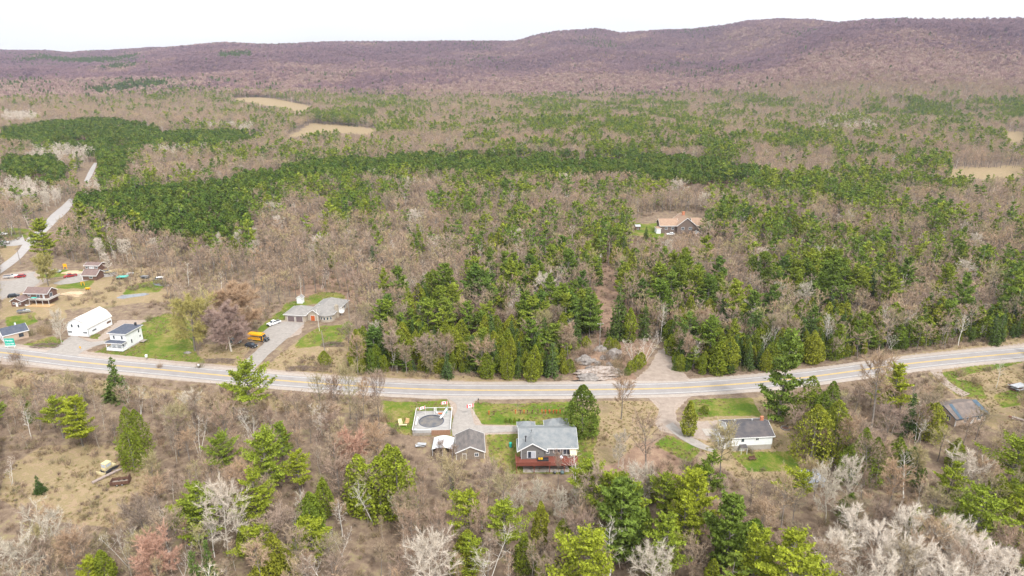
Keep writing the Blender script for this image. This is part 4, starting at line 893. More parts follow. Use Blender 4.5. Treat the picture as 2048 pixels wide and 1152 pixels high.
# adirondack chairs left of the pool
def garden_chair(px, lab, m_, rz):
    c = empty('garden_chair', P(*px), R(rz)); tag(c, lab, 'chair')
    MB().prism([(-.5, -.6, .55), (.5, -.6, .55), (.5, .4, .38), (-.5, .4, .38)], (0, 0, .07)).build('seat', m_, c)
    MB().prism([(-.55, .35, .4), (.55, .35, .4), (.55, .85, 1.5), (-.55, .85, 1.5)], (0, .07, 0)).build('backrest', m_, c)
    for x in (-.62, .52): MB().box(x, x + .12, -.65, .5, .75, .83).build('armrest', m_, c)
    for x in (-.6, .5):
        for y in (-.62, .35): MB().box(x, x + .1, y, y + .1, 0, .75).build('leg', m_, c)
garden_chair((801, 849), 'pale wooden garden chair left of the pool, outer of the pair', cream_paint, 20)
garden_chair((814, 848), 'reddish-backed garden chair nearest the pool fence', wood_tan, -10)
tb = empty('garden_table', P(806, 852)); tag(tb, 'pale low wooden table in front of the two garden chairs', 'table')
MB().box(-1.2, 1.2, -.35, .35, .4, .5).build('tabletop', cream_paint, tb)
for q in ((-1.1, -.3), (1.0, -.3), (-1.1, .2), (1.0, .2)): MB().box(q[0], q[0] + .1, q[1], q[1] + .1, 0, .4).build('leg', cream_paint, tb)
# white shelter and scrap sheets below the pool
h, _ = frame_at((864, 912), (905, 912), 'shelter', -.2, 0); tag(h, 'white plastic-roofed shelter between the pool and the weathered garage', 'shelter')
mb = MB(); n = 8; arc = [(5.8 * (k / n), 2.3 + .75 * math.sin(math.pi * k / n)) for k in range(n + 1)]
for k in range(n): a, b = arc[k], arc[k + 1]; mb.prism([(a[0], -.2, a[1]), (b[0], -.2, b[1]), (b[0], -.2, b[1] + .06), (a[0], -.2, a[1] + .06)], (0, 6.4, 0))
mb.build('roof', tarp, h); MB().box(.1, 5.7, 5.9, 6.0, -.4, 2.3).box(.1, .2, 0, 5.9, -.4, 2.25).box(5.6, 5.7, 0, 5.9, -.4, 2.25).build('wall', tarp, h)
for x in (.1, 2.9, 5.6): MB().box(x, x + .1, -.1, 0, -.4, 2.25).build('post', white_trim, h)
def sheet_stack(name, px, lab, cat, w, d, n_, m_, rz, seed):
    rg = random.Random(seed); e = empty(name, P(*px), R(rz)); tag(e, lab, cat)
    for k in range(n_):
        x, y, t = rg.uniform(-.3, .3) * w * .4, rg.uniform(-.3, .3) * d * .4, rg.uniform(-.3, .3)
        o = MB().box(-w / 2 * rg.uniform(.7, 1), w / 2, -d / 2, d / 2 * rg.uniform(.7, 1), 0, .05).build('sheet', m_[k % len(m_)], e)
        o.matrix_local = Matrix.Translation((x, y, .15 + k * .13)) @ Matrix.Rotation(t, 4, 'Z') @ Matrix.Rotation(rg.uniform(-.14, .14), 4, 'X')
sheet_stack('scrap_pile', (841, 893), 'loose heap of grey metal sheets below the pool deck', 'scrap pile', 2.8, 1.2, 7, [grey_metal, tarp, wood_grey], 5, 3)
sheet_stack('scrap_pile', (2036, 778), 'large heap of silvery roofing sheets at the right edge', 'scrap pile', 5.5, 3.0, 12, [grey_metal, tarp, rust, grey_metal], 12, 4)
sheet_stack('timber_stack', (2046, 842), 'low reddish board stack lying on the dry grass at the right edge', 'timber stack', 7, 1.0, 3, [wood_grey, red_stain], -32, 7)
h = empty('shed', P(1612, 978), R(8)); tag(h, 'pale tin-roofed shed half hidden by white bare trees below the bungalow', 'shed')
wall_block(h, grey_metal, 0, 5.0, 0, 4.0, 2.1); MB().prism([(-.3, -.4, 2.0), (5.3, -.4, 2.0), (5.3, 4.4, 2.7), (-.3, 4.4, 2.7)], (0, 0, .1)).build('roof', nmat('grey_sheet', (.3, .33, .38), .6, .25, 1.5, stretch=(4, .5, 1)), h); door(h, 'f', 0, 3.6, 0, .9, 1.8, weathered_wall)
h = empty('shed', P(1698, 966), R(-25)); tag(h, 'blue-grey lean-to shed in the bare wood right of the tin-roofed shed', 'shed')
wall_block(h, weathered_wall, 0, 3.0, 0, 2.6, 2.0); MB().prism([(-.3, -.3, 1.9), (3.3, -.3, 1.9), (3.3, 2.9, 2.6), (-.3, 2.9, 2.6)], (0, 0, .1)).build('roof', green_paint, h); door(h, 'f', 0, 1.5, 0, .8, 1.7, dark_metal)
# ---------------------------------------------------------------- vehicles (x forward)
def wheels(root, xs, half, r=.36, w=.24):
    for x in xs:
        for y in (-half, half):
            o = MB().tube((x, y - w / 2, r), (x, y + w / 2, r), r, n=14).build('wheel', tyre_mat, root)
            s = 1 if y > 0 else -1; MB().tube((x, y + s * (w / 2 + .002), r), (x, y + s * (w / 2 + .03), r), r * .55, n=10).build('rim', grey_metal, o)
def profile_body(pts, half, tumble=0.0):
    """side profile (x,z) extruded across; upper points pulled in by tumble per metre above 0.9 m"""
    mb = MB(); n = len(pts)
    for s in (-1, 1): mb.v += [(x, s * (half - max(0, z - .9) * tumble), z) for x, z in pts]
    mb.f.append(tuple(range(n))); mb.f.append(tuple(range(2 * n - 1, n - 1, -1)))
    for i in range(n): j = (i + 1) % n; mb.f.append((i, n + i, n + j, j))
    mb.m = [0] * len(mb.f); return mb
def lights(root, xf, half, z=.7, xb=None):
    for y in (-half * .72, half * .72): MB().box(xf - .03, xf + .04, y - .2, y + .2, z - .1, z + .1).build('headlight', lamp_mat, root)
    if xb is not None:
        for y in (-half * .8, half * .8): MB().box(xb - .04, xb + .03, y - .12, y + .12, z - .05, z + .2).build('tail_light', red_paint, root)
def pickup(loc, rz, paint, lab):
    t = empty('pickup_truck', loc, R(rz)); tag(t, lab, 'pickup truck')
    profile_body([(-2.9, .45), (2.85, .45), (2.9, .8), (2.75, 1.1), (1.5, 1.2), (-.65, 1.2), (-.65, 1.15), (-2.9, 1.15)], .98).build('body', paint, t)
    profile_body([(1.45, 1.2), (.75, 1.85), (-.5, 1.88), (-.75, 1.2)], .93, .15).build('cab', paint, t)
    MB().prism([(1.46, -.75, 1.26), (1.46, .75, 1.26), (.83, .7, 1.83), (.83, -.7, 1.83)], (.03, 0, .03)).build('windshield', glass, t)
    for s in (-1, 1): MB().prism([(1.15, s * .9, 1.3), (-.6, s * .9, 1.3), (-.45, s * .82, 1.75), (.7, s * .82, 1.75)], (0, s * .03, 0)).build('side_window', glass, t)
    MB().prism([(-.74, -.7, 1.3), (-.74, .7, 1.3), (-.56, .65, 1.78), (-.56, -.65, 1.78)], (-.03, 0, 0)).build('rear_window', glass, t)
    MB().box(-2.8, -.85, -.82, .82, 1.152, 1.17).build('bed', dark_metal, t); MB().box(2.86, 3.0, -.9, .9, .45, .65).build('bumper', dark_metal, t); MB().box(2.88, 2.93, -.5, .5, .7, 1.0).build('grille', dark_metal, t)
    lights(t, 2.9, .98, .85, -2.9); wheels(t, (-1.85, 1.85), .88, .4); return t
def suv(loc, rz, paint, lab, cat='car', low=0.0):
    t = empty('car' if cat == 'car' else 'suv', loc, R(rz)); tag(t, lab, cat)
    profile_body([(-2.3, .4), (2.3, .4), (2.35, .75), (2.1, .98), (1.1, 1.08), (-2.3, 1.08), (-2.38, .7)], .94).build('body', paint, t)
    profile_body([(1.15, 1.05), (.45, 1.68 - low), (-1.6, 1.7 - low), (-2.2, 1.05)], .9, .16).build('cabin', paint, t)
    MB().prism([(1.14, -.72, 1.12), (1.14, .72, 1.12), (.52, .66, 1.65 - low), (.52, -.66, 1.65 - low)], (.03, 0, .03)).build('windshield', glass, t)
    for s in (-1, 1): MB().prism([(.95, s * .87, 1.13), (-1.95, s * .87, 1.13), (-1.5, s * .79, 1.6 - low), (.45, s * .79, 1.6 - low)], (0, s * .03, 0)).build('side_window', glass, t)
    MB().prism([(-2.17, -.7, 1.14), (-2.17, .7, 1.14), (-1.7, .62, 1.62 - low), (-1.7, -.62, 1.62 - low)], (-.03, 0, .02)).build('rear_window', glass, t)
    lights(t, 2.34, .94, .72, -2.36); wheels(t, (-1.4, 1.45), .84); return t
def bus(loc, rz):
    t = empty('school_bus', loc, R(rz)); tag(t, 'small yellow school bus with black bonnet parked beside the driveway', 'bus')
    profile_body([(-4.1, .6), (2.6, .6), (2.6, 1.7), (2.2, 2.75), (2.0, 2.95), (-3.9, 2.98), (-4.1, 2.8)], 1.15, .03).build('body', yellow_paint, t)
    profile_body([(2.6, .6), (4.0, .6), (4.05, 1.0), (3.9, 1.35), (2.6, 1.62)], 1.0).build('bonnet', black_paint, t)
    MB().box(4.0, 4.15, -1.05, 1.05, .45, .7).build('bumper', dark_metal, t)
    MB().prism([(2.62, -1.0, 1.75), (2.62, 1.0, 1.75), (2.24, .98, 2.68), (2.24, -.98, 2.68)], (.03, 0, .02)).build('windshield', glass, t)
    for s in (-1, 1):
        for k in range(6):
            x = -3.7 + k * .88
            MB().box(x, x + .7, s * 1.12 - .03, s * 1.12 + .03, 1.7, 2.4).build('window', glass, t)
        MB().box(-4.05, 2.5, s * 1.155 - .01, s * 1.155 + .01, 1.25, 1.35).build('stripe', dark_metal, t)
    MB().box(1.6, 2.4, -1.2, -1.1, .7, 2.5).build('door', glass, t)
    MB().box(-4.14, -4.1, -.8, .8, 1.8, 2.5).build('rear_window', glass, t)
    MB().box(1.9, 2.1, -.9, .9, 2.96, 3.1).build('warning_light', orange_mat, t)
    lights(t, 4.02, .98, .95); wheels(t, (-2.7, 2.9), 1.0, .45, .3); return t
bus(P(518, 681), -14)
pickup(P(548, 649), 208 + 28, white_paint, 'white pickup truck parked on the grass beside the stone bungalow driveway')
suv(P(503, 694), -20, black_paint, 'black pickup-like SUV parked in front of the yellow school bus', 'suv')
suv(P(470, 686), -12, green_paint, 'dark green car under the pinkish bare tree left of the school bus')
pickup(P(141, 554), 222, red_paint, 'dark red pickup truck parked left of the low brown garage')
suv(P(41, 555), 195, red_paint, 'bright red car parked at the end of a white boat')
suv(P(1341, 470), 185, white_paint, 'white car parked in front of the log house', low=.1)
suv(P(28, 594), 30, black_paint, 'dark blue car behind the left end of the split-level house')
suv(P(9, 487), 10, white_paint, 'white car parked beside the side road at the left edge')
suv(P(6, 470), 5, white_paint, 'pale car on the lawn strip above the side road junction')
suv(P(112, 545), 15, grey_metal, 'silver car under the tree near the dark red pickup')
bpy.data.objects.remove(bpy.data.objects['car.005'], do_unlink=True) if False else None
def boat(loc, rz, lab, m_=white_paint, L_=7.0):
    t = empty('boat', loc, R(rz)); tag(t, lab, 'boat'); n = 9; mb = MB()
    secs = []
    for k in range(n):
        u = k / (n - 1); w = 1.15 * (1 - max(0, u - .45) ** 2 * 3.2); z0 = .5 + .35 * max(0, u - .6); secs.append([(L_ * (u - .5), -w, 1.3 + .2 * u), (L_ * (u - .5), -w * .6, z0), (L_ * (u - .5), 0, z0 - .1), (L_ * (u - .5), w * .6, z0), (L_ * (u - .5), w, 1.3 + .2 * u)])
    for s_ in secs: mb.v += s_
    for k in range(n - 1):
        for j in range(4): a = k * 5 + j; mb.f.append((a, a + 1, a + 6, a + 5))
        mb.f.append((k * 5 + 4, k * 5, k * 5 + 5, k * 5 + 9))
    mb.f += [(4, 3, 2, 1, 0), tuple((n - 1) * 5 + j for j in range(5))]; mb.m = [0] * len(mb.f); mb.build('hull', m_, t)
    MB().prism([(.6, -.8, 1.4), (.6, .8, 1.4), (.2, .7, 1.95), (.2, -.7, 1.95)], (.04, 0, 0)).build('windscreen', glass, t)
    MB().box(-L_ / 2, -.2, -.8, .8, 1.36, 1.45).build('cockpit_cover', roof_dark_slate, t)
    MB().box(-L_ / 2, L_ / 2 + .9, -.06, .06, .35, .45).build('trailer', dark_metal, t); wheels(t, (-1.2,), .9, .33, .2)
boat(P(24, 556), 14, 'white boat on a trailer with grey cover beside the bright red car')
boat(P(49, 626), 10, 'open aluminium boat under the brown split-level house', grey_metal, 5.0)
boat(P(215, 547), 0, 'small pale boat behind the low brown garage', cream_paint, 5.0)
# ---- farm junk in the field, bottom left
d = empty('bulldozer', P(219, 940), R(70)); tag(d, 'old cream and yellow crawler tractor standing in the dry field', 'bulldozer')
profile_body([(-1.6, .7), (1.6, .7), (1.6, 1.2), (-1.6, 1.3)], .7).build('body', cream_paint, d); MB().box(-1.5, .4, -.85, .85, 1.25, 2.7).build('cab', cream_paint, d)
for s in (-1, 1): MB().box(-1.3, .2, s * .86 - .02, s * .86 + .02, 1.7, 2.5).build('window', curtain, d)
MB().box(.4, .44, -.7, .7, 1.6, 2.5).build('window', curtain, d); MB().box(-1.54, -1.5, -.7, .7, 1.6, 2.5).build('window', curtain, d)
for s in (-1, 1):
    pr = [(1.9 * math.cos(t) if True else 0, .45 + .45 * math.sin(t)) for t in np.linspace(0, 2 * math.pi, 14, endpoint=False)]
    MB().prism([(x, s * 1.0 - .22, z) for x, z in pr], (0, .44, 0)).build('track', dark_metal, d)
MB().box(-2.7, -2.55, -1.4, 1.4, .1, .9).box(-2.6, -1.5, -1.0, -.85, .4, .55).box(-2.6, -1.5, .85, 1.0, .4, .55).build('blade', cream_paint, d)
def log(pa, pb, r, lab, m_=birch_bark, name='log'):
    a, b = P(*pa), P(*pb); o = MB(); mid = (a + b) / 2; q = (b - a) / 2
    o.tube(-q, q * .1 + Vector((0, .15, .05)), r, r * .9, 8); o.tube(q * .08 + Vector((0, .15, .05)), q, r * .9, r * .7, 8); ob = o.build(name, m_); ob.location = mid + Vector((0, 0, r)); tag(ob, lab, name)
log((185, 968), (248, 938), .38, 'long greyish-pink log lying beside the crawler tractor', nmat('log_bark', (.36, .29, .26), .9, .25, 1.5))
log((198, 948), (236, 940), .16, 'thin brown pole lying across in front of the crawler tractor', wood_grey)
log((230, 938), (246, 926), .2, 'dark plank lying behind the crawler tractor', rust)
d = empty('trailer', P(242, 968), R(12)); tag(d, 'rusty brown dump box lying in the dry field below the pale log', 'trailer')
for b_ in ((-2.2, 2.2, -1.1, -1.0, .5, 1.4), (-2.2, 2.2, 1.0, 1.1, .5, 1.4), (-2.2, -2.1, -1, 1, .5, 1.4)): MB().box(*b_).build('side_board', rust, d)
MB().box(-2.1, 2.2, -1, 1, .45, .55).build('floor', wood_grey, d); MB().box(2.1, 2.25, -1.0, 1.0, .5, 2.3).build('headboard', rust, d); wheels(d, (-.6, .6), .9, .35)
# ---- utility poles
def pole(px, H, lab, arm=True, lean=0):
    t = empty('utility_pole', P(*px)); tag(t, lab, 'utility pole')
    MB().tube((0, 0, -.3), (lean, 0, H), .19, .13, 8).build('shaft', pole_wood, t)
    if arm:
        a = MB().box(-1.2 + lean, 1.2 + lean, -.08, .08, H - .6, H - .42).build('crossarm', pole_wood, t)
        for x in (-1.0, 0, 1.0): MB().tube((x + lean, 0, H - .42), (x + lean, 0, H - .12), .07, .05).build('insulator', white_paint, a)
    return t
pole((1199, 692), 9.5, 'pale utility pole with crossarm standing on top of the rock outcrop')
pole((1217, 532), 13, 'tall utility pole in the cleared strip through the woods above the outcrop', False)
pole((651, 712), 10, 'pale utility pole on the bank right of the stone bungalow driveway', False, -.6)
pole((139, 395), 11, 'utility pole beside the bend of the far side road', True)
pole((41, 528), 7, 'thin utility pole on the verge of the side road', False)
pole((699, 640), 12, 'utility pole in the bare wood right of the stone bungalow', False)
t = empty('flagpole', P(639, 662)); tag(t, 'thin white flagpole on the lawn in front of the round bay', 'flagpole'); MB().tube((0, 0, 0), (-.4, 0, 9), .08, .05).build('pole', white_paint, t); MB().tube((-.4, 0, 9), (-.4, 0, 9.2), .12, .05).build('finial', white_paint, t)
t = empty('satellite_dish', P(684, 632)); tag(t, 'white round satellite dish on a mast right of the stone bungalow', 'satellite dish')
MB().tube((0, 0, 0), (0, 0, 2.2), .08).build('mast', grey_metal, t); mb = MB(); n = 16
mb.v = [(1.3 * math.cos(2 * math.pi * k / n), -.15, 2.6 + 1.3 * math.sin(2 * math.pi * k / n)) for k in range(n)] + [(.7 * math.cos(2 * math.pi * k / n), .12, 2.6 + .7 * math.sin(2 * math.pi * k / n)) for k in range(n)] + [(0, .2, 2.6)]
mb.f = [(k, (k + 1) % n, n + (k + 1) % n, n + k) for k in range(n)] + [(n + k, n + (k + 1) % n, 2 * n) for k in range(n)]; mb.m = [0] * len(mb.f); o = mb.build('dish', white_paint, t); sm = o.modifiers.new('solid', 'SOLIDIFY'); sm.thickness = .05
# ---- flags: red, white with a maple leaf, red
def flag(px, H, rz, lab, w=1.9):
    t = empty('flag', P(*px), R(rz)); tag(t, lab, 'flag'); MB().tube((0, 0, 0), (0, 0, H), .05, .04).build('pole', white_paint, t)
    hh = w / 2; z = H - .1
    def band(x0, x1): 
        mb = MB(); k = 5
        for i in range(k):
            a = x0 + (x1 - x0) * i / k; b = x0 + (x1 - x0) * (i + 1) / k; f = lambda x: .12 * math.sin(x * 4)
            mb.prism([(a, f(a), z - hh - a * .12), (b, f(b), z - hh - b * .12), (b, f(b), z - b * .12), (a, f(a), z - a * .12)], (0, .02, 0))
        return mb
    c = band(.06, w).build('cloth', white_paint, t)
    for a, b in ((.05, w * .25), (w * .75, w + .01)):
        o = band(a, b).build('band', red_flag, c); o.location.y = 0; o.scale = (1, 1.0, 1.0); o.location = (0, -.012, .006)
    leaf = [(0, 1), (.12, .62), (.34, .72), (.27, .3), (.52, .5), (.56, .34), (.86, .36), (.72, .1), (.82, 0), (.36, -.36), (.42, -.52), (.06, -.46), (.06, -.9), (-.06, -.9), (-.06, -.46), (-.42, -.52), (-.36, -.36), (-.82, 0), (-.72, .1), (-.86, .36), (-.56, .34), (-.52, .5), (-.27, .3), (-.34, .72), (-.12, .62)]
    for off in (-.05, .05):
        mb = MB(); s_ = hh * .4; yy = .12 * math.sin(w * .5 * 4) + off; mb.prism([(w / 2 + x * s_, yy, z - hh / 2 - w * .06 + y * s_) for x, y in leaf], (0, .02, 0)); mb.build('maple_leaf', red_flag, c)
flag((851, 834), 4.0, -150, 'red and white maple-leaf flag behind the pool fence, leftmost of three')
flag((896, 834), 5.5, 180, 'red and white maple-leaf flag at the right corner of the pool fence')
flag((948, 832), 4.4, 190, 'red and white maple-leaf flag on the right side of the driveway', 2.2)
# ---- lawn ornaments: a row of little brown and orange posts, and a row of small shrubs
xs = [(978, 0), (988, 1), (1031, 0), (1041, 1), (1048, 0), (1055, 1), (1065, 1), (1076, 1), (1084, 0), (1091, 2), (1099, 2), (1107, 0), (1113, 2), (1120, 0)]
protos = {}
ORD = 'first second third fourth fifth sixth seventh eighth ninth tenth eleventh twelfth thirteenth fourteenth'.split()
for i_, (x, c) in enumerate(xs):
    m_ = [orange_mat, rust, orange_mat][c]; p = P(x, 829 - (x > 1030) * 2)
    if c not in protos:
        t = empty('lawn_post', p); MB().box(-.12, .12, -.1, .1, -.1, .9).build('post', m_, t); MB().box(-.3 if c == 2 else -.2, .3 if c == 2 else .2, -.12, .12, .9, 1.25).build('head', m_, t); protos[c] = t
    else: t = copy_thing(protos[c], p)
    tag(t, ORD[i_] + ' from the left of the wooden posts across the lawn, ' + ['thin and orange', 'dark brown', 'orange and broad-topped'][c], 'post', 'wooden posts in a row on the front lawn')
# ---- small roadside things
def small(name, cat, px, lab, parts, rz=0):
    t = empty(name, P(*px), R(rz)); tag(t, lab, cat)
    for nm, m_, bx in parts: MB().box(*bx).build(nm, m_, t)
mbx = [('post', wood_grey, (-.06, .06, -.06, .06, -.1, 1.1)), ('box', white_paint, (-.3, .3, -.22, .22, 1.1, 1.6))]
small('mailbox', 'mailbox', (294, 720), 'white mailbox on the verge below the farmhouse lawn', [('post', wood_grey, (-.06, .06, -.06, .06, -.1, 1.2)), ('box', white_paint, (-.35, .35, -.3, .3, 1.2, 2.1))])
small('mailbox', 'mailbox', (398, 737), 'low white mailbox on the verge near the stone bungalow driveway', mbx, 20)
small('mailbox', 'mailbox', (957, 806), 'small dark mailbox at the mouth of the driveway', [('post', dark_metal, (-.06, .06, -.06, .06, -.1, 1.2)), ('box', dark_metal, (-.16, .16, -.25, .25, 1.2, 1.5))])
small('marker', 'marker', (161, 698), 'small yellow marker post beside the barn driveway', [('post', yellow_paint, (-.08, .08, -.08, .08, -.1, .9)), ('plate', yellow_paint, (-.3, .3, -.1, -.081, .5, 1.1))])
small('garden_swing', 'swing', (166, 571), 'yellow garden swing frame left on the grass below the low brown garage', [('leg', yellow_paint, (-.8, -.65, -.1, .1, 0, 1.7)), ('leg', yellow_paint, (.65, .8, -.1, .1, 0, 1.7)), ('crossbar', yellow_paint, (-.8, .8, -.1, .1, 1.7, 1.9)), ('seat', dark_metal, (-.3, .3, -.2, .2, .6, .7))])
small('climbing_frame', 'frame', (131, 538), 'yellow upright play frame at the edge of the wood behind the red pickup', [('leg', yellow_paint, (-.9, -.7, -.1, .1, 0, 2.8)), ('leg', yellow_paint, (.7, .9, -.1, .1, 0, 2.8)), ('panel', yellow_paint, (-.7, .7, -.08, .08, 1.2, 2.8))])
small('yellow_cart', 'cart', (176, 580), 'yellow and orange cart on the sandy patch below the brown garage', [('body', yellow_paint, (-.9, .9, -.5, .5, .5, 1.2)), ('wheel', tyre_mat, (-.7, -.3, -.6, -.5, 0, .6)), ('wheel', tyre_mat, (.3, .7, -.6, -.5, 0, .6)), ('handle', orange_mat, (.9, 1.8, -.05, .05, .9, 1.0))])
small('tarpaulin_frame', 'shelter', (247, 558), 'teal tarpaulin stretched over a low frame beside scrap', [('cover', teal_cloth, (-2.6, 2.2, -1.4, 1.4, 1.2, 1.5)), ('leg', dark_metal, (-2.5, -2.4, -1.3, -1.2, 0, 1.2)), ('leg', dark_metal, (2.0, 2.1, -1.3, -1.2, 0, 1.2)), ('side_cover', teal_cloth, (-2.6, -2.5, -1.1, 1.4, .2, 1.2))], 8)
sheet_stack('scrap_pile', (260, 549), 'white scrap heap behind the teal tarpaulin', 'scrap pile', 3, 2, 6, [white_paint, grey_metal, white_paint], 12, 14)
sheet_stack('scrap_pile', (290, 556), 'dark grey scrap heap between the teal tarpaulin and the pond', 'scrap pile', 3.5, 2.4, 8, [dark_metal, grey_metal, wood_grey], -12, 15)
sheet_stack('scrap_pile', (318, 558), 'mixed white and dark junk heap right of the teal tarpaulin, beside the pond', 'scrap pile', 3.5, 2.4, 7, [white_paint, dark_metal, grey_metal], 30, 16)
small('lawn_sign', 'sign', (656, 706), 'small yellow marker stake beside the leaning utility pole', [('post', cream_paint, (-.06, .06, -.06, .06, -.1, 1.8)), ('plate', cream_paint, (-.2, .2, -.09, -.061, 1.2, 1.8))])
w = MB(); n = 24; w.poly([(P(*q).x, P(*q).y, float(terrain(P(*q).x, P(*q).y)) + .03) for q in ((232,596),(244,590),(262,589),(290,586),(300,588),(286,592),(262,595),(246,598))]); water = nmat('water_mat', (.16, .17, .19), .08, .1, .2, spec=.6); o = w.build('pond_water', water); o['kind'] = 'structure'
w = MB(); w.poly([(P(*q).x, P(*q).y, float(terrain(P(*q).x, P(*q).y)) + .03) for q in ((305,567),(330,566),(352,569),(356,572),(335,573),(312,571))]); o = w.build('pond_water', water); o['kind'] = 'structure'
w = MB(); w.poly([(P(*q).x, P(*q).y, .06) for q in ((1140,762),(1160,758.5),(1180,759),(1200,758),(1212,761),(1190,763),(1160,764))]); o = w.build('ditch_water', nmat('dark_water', (.03, .022, .018), .3, .1, .3)); o['kind'] = 'structure'

# ---------------------------------------------------------------- rocks and brush heaps
def rock_mesh(name, seed, sx, sy, sz, mat, sub=4, rough=.35):
    import bmesh
    bm_ = bmesh.new(); bmesh.ops.create_icosphere(bm_, subdivisions=sub, radius=1)
    for v in bm_.verts:
        c = v.co.normalized(); k = 1 + (fbm(c.x * 3 + 50 + seed, c.y * 3 + 60 + c.z * 5, 1.1, 4, seed) - .5) * rough * 2
        step = (fbm(c.x * 7 + 11, c.y * 7 + c.z * 9 + 17, 1.0, 3, seed + 3) - .5) * rough * .8
        k = float(k + step); v.co = Vector((c.x * k * sx, c.y * k * sy, max(c.z * k, -.35) * sz))
    me = bpy.data.meshes.new(name); bm_.to_mesh(me); bm_.free(); me.materials.append(mat); return me
def rock(px, seed, sx, sy, sz, lab, cat='rock', mat=None, rz=0, name='rock', group=None):
    o = bpy.data.objects.new(name, rock_mesh(name, seed, sx, sy, sz, mat or rock_mat, 5 if sx > 5 else 3)); col.objects.link(o); o.location = P(*px) + Vector((0, 0, -.1 * sz)); o.rotation_euler.z = R(rz); tag(o, lab, cat, group)
outcrop_mat = nmat('outcrop', (0.2, 0.14, 0.1), 0.95, 0, 1.1, base2=(0.46, 0.41, 0.38), detail=12, bump=0.8)
rock((1196, 748), 3, 8.0, 3.6, 2.4, 'broad grey-brown rock outcrop beside the gravel lane above the highway', 'outcrop', outcrop_mat, 5, 'rock_outcrop')
rock((1178, 757), 8, 4.2, 2.0, 1.8, 'bare grey ledge at the foot of the rock outcrop, nearest the ditch', 'rock', None, 5)
rock((1228, 712), 9, 3.6, 2.6, 2.9, 'angular grey boulder on the top right of the outcrop', 'rock', None, 40)
rock((1168, 722), 10, 3.2, 2.4, 2.4, 'pale broken boulder on the top left of the outcrop', 'rock', None, 10)
rock((1200, 702), 12, 3.0, 2.0, 2.2, 'grey boulder at the foot of the utility pole on the outcrop', 'rock', None, 30)
rock((375, 706), 11, 1.4, .9, .8, 'dark grey boulder at the right edge of the green lawn', 'rock')
rock((357, 658), 12, 1.0, .8, .9, 'pale round boulder on the lawn above the farmhouse', 'rock')
for i_, (x_, y_, a_, b_, c_) in enumerate([(1182,738,2.2,1.6,1.3),(1212,742,2.0,1.6,1.2),(1196,728,1.8,1.3,1.2),(1218,730,1.6,1.2,1.0),(1174,744,1.6,1.2,.9),(1186,722,1.4,1.1,1.0),(1206,716,1.5,1.1,1.0),(1234,742,1.6,1.2,.9),(1158,746,1.5,1.0,.8),(1226,752,1.7,1.1,.8)]):
    rock((x_, y_), 30 + i_, a_, b_, c_, 'broken grey boulder on the rubble slope of the outcrop, ' + ORD[i_] + ' by size', 'rock', None, i_ * 37, group='broken boulders on the outcrop')
dirt = nmat('sand', (0.5, 0.38, 0.25), .95, .15, .8)
rock((150, 588), 21, 6, 3.5, .7, 'low pale sand heap below the brown garage', 'sand heap', dirt, 0, 'sand_heap')
rock((145, 545), 22, 5, 3, .6, 'pale sand heap on the grass behind the red pickup', 'sand heap', dirt, 0, 'sand_heap')
rock((100, 546), 23, 3, 2, .5, 'small pale sand heap beside the silver car', 'sand heap', dirt, 0, 'sand_heap')
def brush_heap(px, w, d, hgt, lab, seed):
    rg = random.Random(seed); mb = MB()
    for k in range(170):
        u = rg.uniform(-1, 1); v = rg.uniform(-1, 1); z = hgt * max(0, 1 - u * u - v * v) * rg.random(); a = rg.gauss(0, .5) + (math.pi if rg.random() < .5 else 0); ln = rg.uniform(.8, 2.6)
        c = Vector((u * w, v * d, z + .15)); dr = Vector((math.cos(a), math.sin(a), rg.uniform(-.25, .3))) * ln / 2; mb.tube(c - dr, c + dr, rg.uniform(.03, .09), .02, 4, cap=False)
    o = mb.build('brush_heap', nmat('dead_wood', (.12, .085, .07), .95, 0, 1, base2=(.25, .19, .155))); o.location = P(*px); tag(o, lab, 'brush heap')
brush_heap((438, 723), 5.5, 2.0, 1.2, 'dark heap of cut branches beside the highway below the pinkish tree', 1)
brush_heap((605, 738), 5.0, 2.0, 1.2, 'heap of cut branches on the bank right of the stone bungalow driveway', 2)
brush_heap((1380, 940), 1.2, 4.0, .8, 'narrow dark heap of branches beside the footpath end', 3)
brush_heap((92, 692), 5.0, 2.0, 1.0, 'low dark heap of branches between the workshop and the barn', 4)
brush_heap((665, 690), 4.0, 2.0, 1.2, 'brown heap of branches at the foot of the leaning utility pole', 5)
